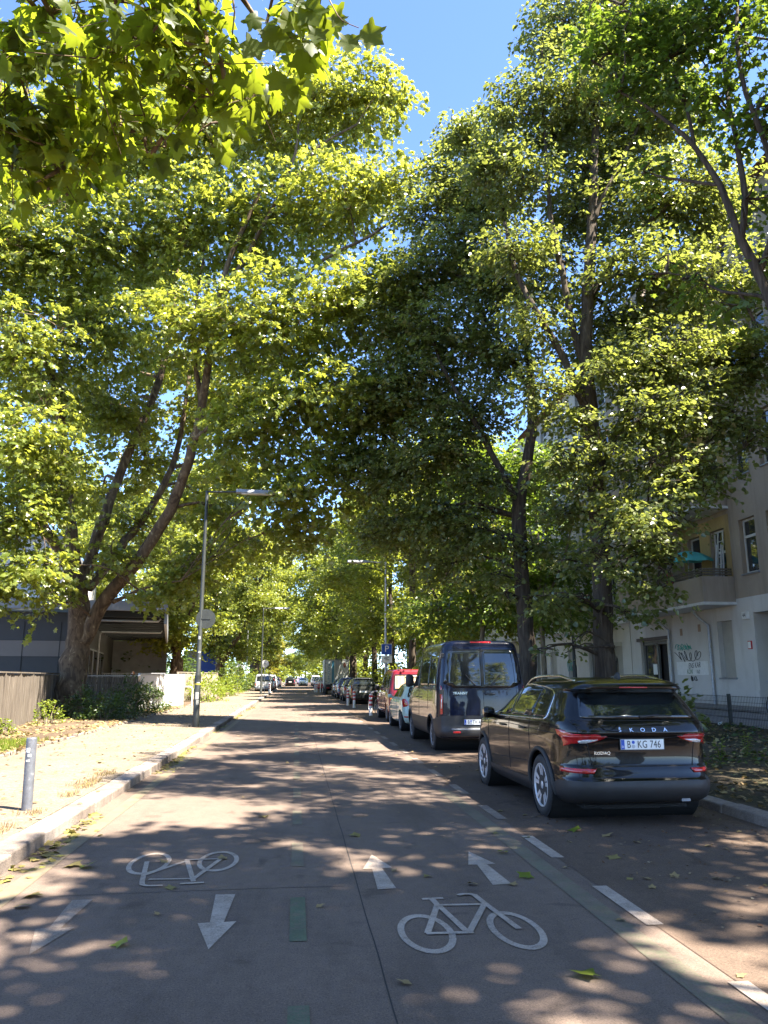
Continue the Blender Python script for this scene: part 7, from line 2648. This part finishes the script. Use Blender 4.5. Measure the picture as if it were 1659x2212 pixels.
shrub('shrub', 'sunlit yellow green bush behind the nearest street lamp', SG, (-5.9, 52, 0.12), 1.3, 3.2, 1.75, 4200, 0.10, M['leaf_bright'], 207)
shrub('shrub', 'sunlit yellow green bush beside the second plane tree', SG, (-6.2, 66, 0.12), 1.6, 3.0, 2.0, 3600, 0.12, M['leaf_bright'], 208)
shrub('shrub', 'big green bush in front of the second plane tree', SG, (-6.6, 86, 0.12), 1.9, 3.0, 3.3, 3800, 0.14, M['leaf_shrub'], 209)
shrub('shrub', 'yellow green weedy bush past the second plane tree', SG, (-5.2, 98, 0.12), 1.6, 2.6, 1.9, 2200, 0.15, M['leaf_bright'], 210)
for k, (x, y, rx, ry, h) in enumerate([(8.3, 34, 1.2, 2.2, 2.2), (8.0, 39, 1.3, 2.6, 2.7), (7.6, 45, 1.2, 2.8, 2.4), (7.6, 52, 1.2, 3.2, 2.9), (7.6, 60, 1.3, 3.6, 2.6), (7.4, 69, 1.3, 4, 3.0), (7.4, 80, 1.3, 5, 2.8), (7.2, 95, 1.3, 7, 2.8), (7.2, 115, 1.3, 9, 3.0)]):
    shrub('shrub', ['leafy bush on the verge just past the blue van', 'leafy bush on the verge beside the red van', 'leafy bush under the parking sign', 'leafy bush beside the dark people carrier', 'leafy bush beside the blue estate', 'leafy bush near the tail of the box truck', 'leafy bush along the box truck cab', 'long bush behind the white striped barrier', 'long far bush along the distant parked cars'][k],
          'bushes along the verge', (x, y, 0.25), rx, ry, h, 2600, 0.13, M['leaf_far'], 220 + k)
for k, (x, y) in enumerate([(-13, 66), (-12.5, 80), (-14, 96)]):
    shrub('shrub', ['dark hedge behind the pale slat fence', 'dark hedge behind the blue container', 'dark hedge deep in the school yard'][k], 'hedges in the school yard', (x, y, 0.1), 3.5, 5, 4.2, 4200, 0.2, M['leaf_shrub'], 240 + k)


for k, (x, y, rx, ry, h) in enumerate([(-6.0, 305, 9, 4, 10), (2.0, 325, 9, 4, 11), (11, 300, 8, 4, 10), (-7.5, 108, 1.6, 6, 3.2), (-7.2, 134, 1.8, 9, 3.6), (-7.0, 168, 2, 12, 4.5), (9.8, 52, 1.0, 4, 3.0), (9.8, 64, 1.0, 5, 3.2), (9.6, 80, 1.0, 6, 3.4)]):
    shrub('shrub', ['tall leafy mass closing the street end on the pavement side', 'tall leafy mass closing the middle of the street end', 'tall leafy mass closing the street end on the verge side', 'hedge beside the far white van', 'hedge beside the far dark red hatchback', 'long hedge at the far end of the pavement', 'tall bush between the dark people carrier and the houses', 'tall bush between the blue estate and the houses', 'tall bush between the box truck and the houses'][k],
          'bushes far down the street', (x, y, 0.0), rx, ry, h, 5200 if k < 3 else 2600, 0.34 if k < 3 else 0.17, M['leaf_far'], 260 + k, stems=5)


for k, (x, y, rx, ry, h) in enumerate([(-7.5, 225, 5, 4, 8), (8.5, 230, 5, 4, 8), (0.5, 270, 8, 4, 9), (-15, 150, 2.5, 45, 7), (12, 165, 2.5, 45, 7), (-13, 105, 2, 12, 5)]):
    shrub('hedge', ['high hedge closing the end of the pavement row', 'high hedge closing the end of the verge row', 'high hedge far down in the middle of the street end', 'long high hedge behind the far plane trees', 'long high hedge behind the far lime trees', 'hedge behind the second plane tree and the white van'][k],
          'hedges far down the street', (x, y, 0.0), rx, ry, h, 9000, 0.36, M['leaf_far'], 280 + k, stems=4)


def weed(label, loc, h, n, seed, mat_):
    rng = np.random.default_rng(seed)
    root = thing('weed_plant', label, 'plant', loc, 0, 'weeds on the verge')
    g = MB()
    ps, ds, ns, ss = [], [], [], []
    for i in range(n):
        a = rng.uniform(0, 6.28)
        tip = np.array([0.25 * h * math.cos(a), 0.25 * h * math.sin(a), h * rng.uniform(0.7, 1.1)])
        g.tube([(0, 0, 0), tuple(tip * 0.5 + (0, 0, 0.04)), tuple(tip)], [0.005, 0.004, 0.002], 4)
        for q in range(9):
            t = 0.3 + 0.7 * q / 8
            b = rng.uniform(0, 6.28)
            ps.append(tip * t)
            ds.append((math.cos(b), math.sin(b), 0.1))
            ns.append((rng.normal(0, .25), rng.normal(0, .25), 1))
            ss.append(0.085 * (1.2 - 0.6 * t))
    g.build('stem', M['leaf_bright'], root)
    V, FF = leaf_mesh(np.array(ps), np.array(ds), np.array(ns), np.array(ss), T_LIME, F_LIME)
    np_mesh('leaves', V, FF, mat_, root)


weed('pale leaved upright weed nearest the rear corner of the black car', (7.35, 13.2, zr(7.3)), 0.42, 4, 301, M['leaf_bright'])
weed('second pale upright weed, farther from the black car', (7.95, 13.4, zr(7.95)), 0.42, 4, 302, M['leaf_bright'])
weed('low broad leaved weed close behind the rear lamp of the black car', (6.7, 13.0, zr(6.7)), 0.22, 4, 303, M['leaf_bright'])

# low lime suckers beside the trunk foot
shrub('lime_sucker', 'leafy sucker shoots beside the black car rear window, from the lime root', 'suckers at the lime foot', (8.3, 16.6, 0.3), 0.35, 0.3, 1.05, 120, 0.13, M['leaf_lime'], 305, stems=6)

# ---- ground cover and fallen leaves
rng = np.random.default_rng(77)


def flat_leaves(name, xy, z, size, mat_, label, cat, tilt=0.3, T=T_PLANE, F=F_PLANE):
    n = len(xy)
    pos = np.column_stack([xy, np.broadcast_to(np.asarray(z, float), (n,)) + 0.012])
    a = rng.uniform(0, 6.28, n)
    d = np.column_stack([np.cos(a), np.sin(a), rng.normal(0, 0.1, n)])
    nr = np.column_stack([rng.normal(0, tilt, n), rng.normal(0, tilt, n), np.ones(n)])
    V, FF = leaf_mesh(pos, d, nr, size * rng.uniform(0.5, 1.2, n), T, F)
    o = np_mesh(name, V, FF, mat_)
    tag(o, label, cat, kind='stuff')
    return o


n = 900
yy = rng.uniform(5, 45, n)
yy = yy[gapnoise(np.column_stack([yy, yy * 0, yy * 0]), 3, 2.0) > -0.05]
n = len(yy)
flat_leaves('leaf_litter', np.column_stack([-2.44 + np.abs(rng.normal(0, 0.13, n)) * (0.6 + 0.4 * np.sin(yy * 0.9)), yy]), 0.0, 0.10, M['leaf_fallen'], 'yellowing leaves collected in the gutter along the pale kerb', 'leaf litter', 0.4)
n = 700
xy = np.column_stack([rng.uniform(-5.6, -2.6, n), rng.uniform(7, 45, n)])
flat_leaves('leaf_litter', xy, 0.125, 0.07, M['leaf_dry'], 'small dry leaves scattered over the sandy pavement', 'leaf litter', 0.3)
n = 4200
xy = np.column_stack([rng.uniform(-9.3, -5.6, n), rng.uniform(13, 42, n)])
flat_leaves('leaf_litter', xy, 0.19, 0.11, M['leaf_dry'], 'brown leaf litter covering the planting bed', 'leaf litter', 0.5)
n = 4200
xy = np.column_stack([rng.uniform(5.55, 10.6, n), 8.8 + 26 * rng.uniform(0, 1, n) ** 1.5])
flat_leaves('leaf_litter', xy, [zr(x) + 0.015 for x in xy[:, 0]], 0.085, M['leaf_dry'], 'dry leaf litter on the earth verge', 'leaf litter', 0.5)
n = 4500
xy = np.column_stack([2.75 + 7 * rng.uniform(0, 1, n) ** 0.8, rng.uniform(3.5, 16, n)])
xy = xy[gapnoise(np.column_stack([xy, np.zeros(n)]), 19, 1.6) > -0.25]
xy = xy[(xy[:, 0] < 5.2) | (xy[:, 1] < 8.5)]
flat_leaves('leaf_litter', xy, [0.006 + max(0, (x - 6.5) * 0.05) for x in xy[:, 0]], 0.040, M['litter_brown'], 'crumbled brown leaf bits on the parking strip', 'leaf litter', 0.4, T_DIAM, F_DIAM)
n = 5200
xy = np.column_stack([rng.uniform(5.9, 10.7, n), 11.5 + 24 * rng.uniform(0, 1, n) ** 1.3])
keep = gapnoise(np.column_stack([xy, np.zeros(n)]), 9, 2.2) > -0.1
xy = xy[keep]
flat_leaves('ground_cover', xy, [zr(x) + rng.uniform(0.02, 0.10) for x in xy[:, 0]], 0.085, M['leaf_shrub'], 'low green ground cover on the shaded verge', 'ground cover', 0.5, T_LIME, F_LIME)


def blades(name, xy, z, h, mat_, label):
    m = len(xy)
    a = rng.uniform(0, 6.28, m)
    pos = np.column_stack([xy, np.full(m, z)])
    d = np.column_stack([np.cos(a) * 0.5, np.sin(a) * 0.5, np.ones(m)])
    nr = np.column_stack([np.cos(a), np.sin(a), np.zeros(m) - 0.4])
    T = np.array([(0, 0.035, 0), (0, -0.035, 0), (0.6, 0, 0.03), (1, 0, -0.15)], float)
    V, FF = leaf_mesh(pos, d, nr, h * rng.uniform(0.5, 1.3, m), T, np.array([(0, 1, 2), (0, 2, 3)]))
    o = np_mesh(name, V, FF, mat_)
    tag(o, label, 'grass', kind='stuff')


xy = np.column_stack([rng.uniform(-7.4, -5.75, 5000), rng.uniform(11, 19.5, 5000)])
xy = xy[gapnoise(np.column_stack([xy, np.zeros(len(xy))]), 4, 1.5) > -0.2]
blades('grass', xy, 0.16, 0.13, M['leaf_bright'], 'sunlit yellow green grass in the bed by the grey slat fence')
xy = np.column_stack([-2.85 - np.abs(rng.normal(0, 0.16, 2400)), rng.uniform(7.5, 14, 2400)])
xy = xy[gapnoise(np.column_stack([xy, np.zeros(len(xy))]), 14, 1.2) > 0.15]
blades('grass', xy, 0.12, 0.06, M['leaf_dry'], 'short dry grass growing behind the kerb stones')

# single leaves that can be told apart, copies of three crumpled shapes
M['leaf_one'] = M['leaf_fallen']
LSRC = []
for k in range(3):
    T = T_PLANE.copy()
    T[:, 2] = 0.10 + 0.16 * np.sin(T[:, 0] * 3 + k * 2) * (0.5 + np.abs(T[:, 1])) - 0.05 * k * np.abs(T[:, 1]) + (0.10 if k == 2 else 0) * T[:, 0]
    T[:, 2] -= T[:, 2].min() - 0.02
    T[:, 0] -= 0.4
    me = np_mesh('fallen_leaf', T * 0.16, F_PLANE, [M['leaf_fallen'], M['leaf_bright'], M['leaf_dry']][k])
    LSRC.append(me.data)
    bpy.data.objects.remove(me)


def one_leaf(x, y, z, k, s, label):
    o = bpy.data.objects.new('fallen_leaf', LSRC[k])
    COL.objects.link(o)
    o.location = (x, y, z)
    o.rotation_euler = (random.uniform(-.1, .1), random.uniform(-.1, .1), random.uniform(0, 6.28))
    o.scale = (s, s, s)
    tag(o, label, 'leaf', 'single fallen leaves on the asphalt')


for (x, y, k, s, lab) in [
        (1.66, 4.62, 1, 0.95, 'green lobed leaf lying on bare asphalt nearest the viewer'), (1.95, 6.78, 1, 0.85, 'green leaf beside the shaft of the arrow toward the black car'), (2.0, 7.71, 1, 0.7, 'green leaf next to the tip of the arrow toward the black car'),
        (3.06, 8.66, 1, 0.95, 'large green leaf close behind the black car'), (2.96, 7.38, 0, 0.8, 'pale leaf alone on the parking strip between dashes and kerb end'), (1.78, 6.56, 2, 0.5, 'tiny dry leaf touching the foot of an arrow'),
        (-1.06, 5.44, 1, 0.7, 'green leaf between the two arrows pointing at the viewer'), (-1.93, 7.61, 0, 1.0, 'yellow leaf clump end on the faded kerb line'), (-1.80, 7.55, 1, 0.9, 'yellow green leaf touching another near the faded kerb line'),
        (-1.97, 6.64, 0, 0.9, 'yellow leaf beside the foot of the faint arrow'), (-1.95, 6.35, 2, 0.7, 'brown curled leaf between kerb and faint arrow'), (0.66, 8.66, 0, 0.8, 'folded leaf standing up alone in the middle of the road'),
        (-0.95, 6.76, 0, 0.6, 'yellow leaf under the upside down bicycle'), (-0.64, 7.75, 2, 0.6, 'brown leaf inside a wheel of the upside down bicycle'), (-1.16, 7.68, 2, 0.6, 'dry leaf inside the kerb side wheel of the upside down bicycle'),
        (3.3, 8.35, 2, 0.8, 'brown leaf right of the large green one behind the black car'), (-0.35, 9.9, 0, 0.9, 'pale leaf flat on the sunlit asphalt by the green dashes')]:
    one_leaf(x, y, 0.004, k, s, lab)
for k in range(110):
    x, y = random.uniform(-2.2, 5.0), 4 + 22 * random.random() ** 1.3
    if x < 2.4 and random.random() < 0.55:
        x = random.uniform(2.5, 5.1)
    one_leaf(x, y, 0.008, random.choice([0, 2, 2]), random.uniform(0.25, 0.55), 'small pale dry leaf, one of many scattered over the asphalt')
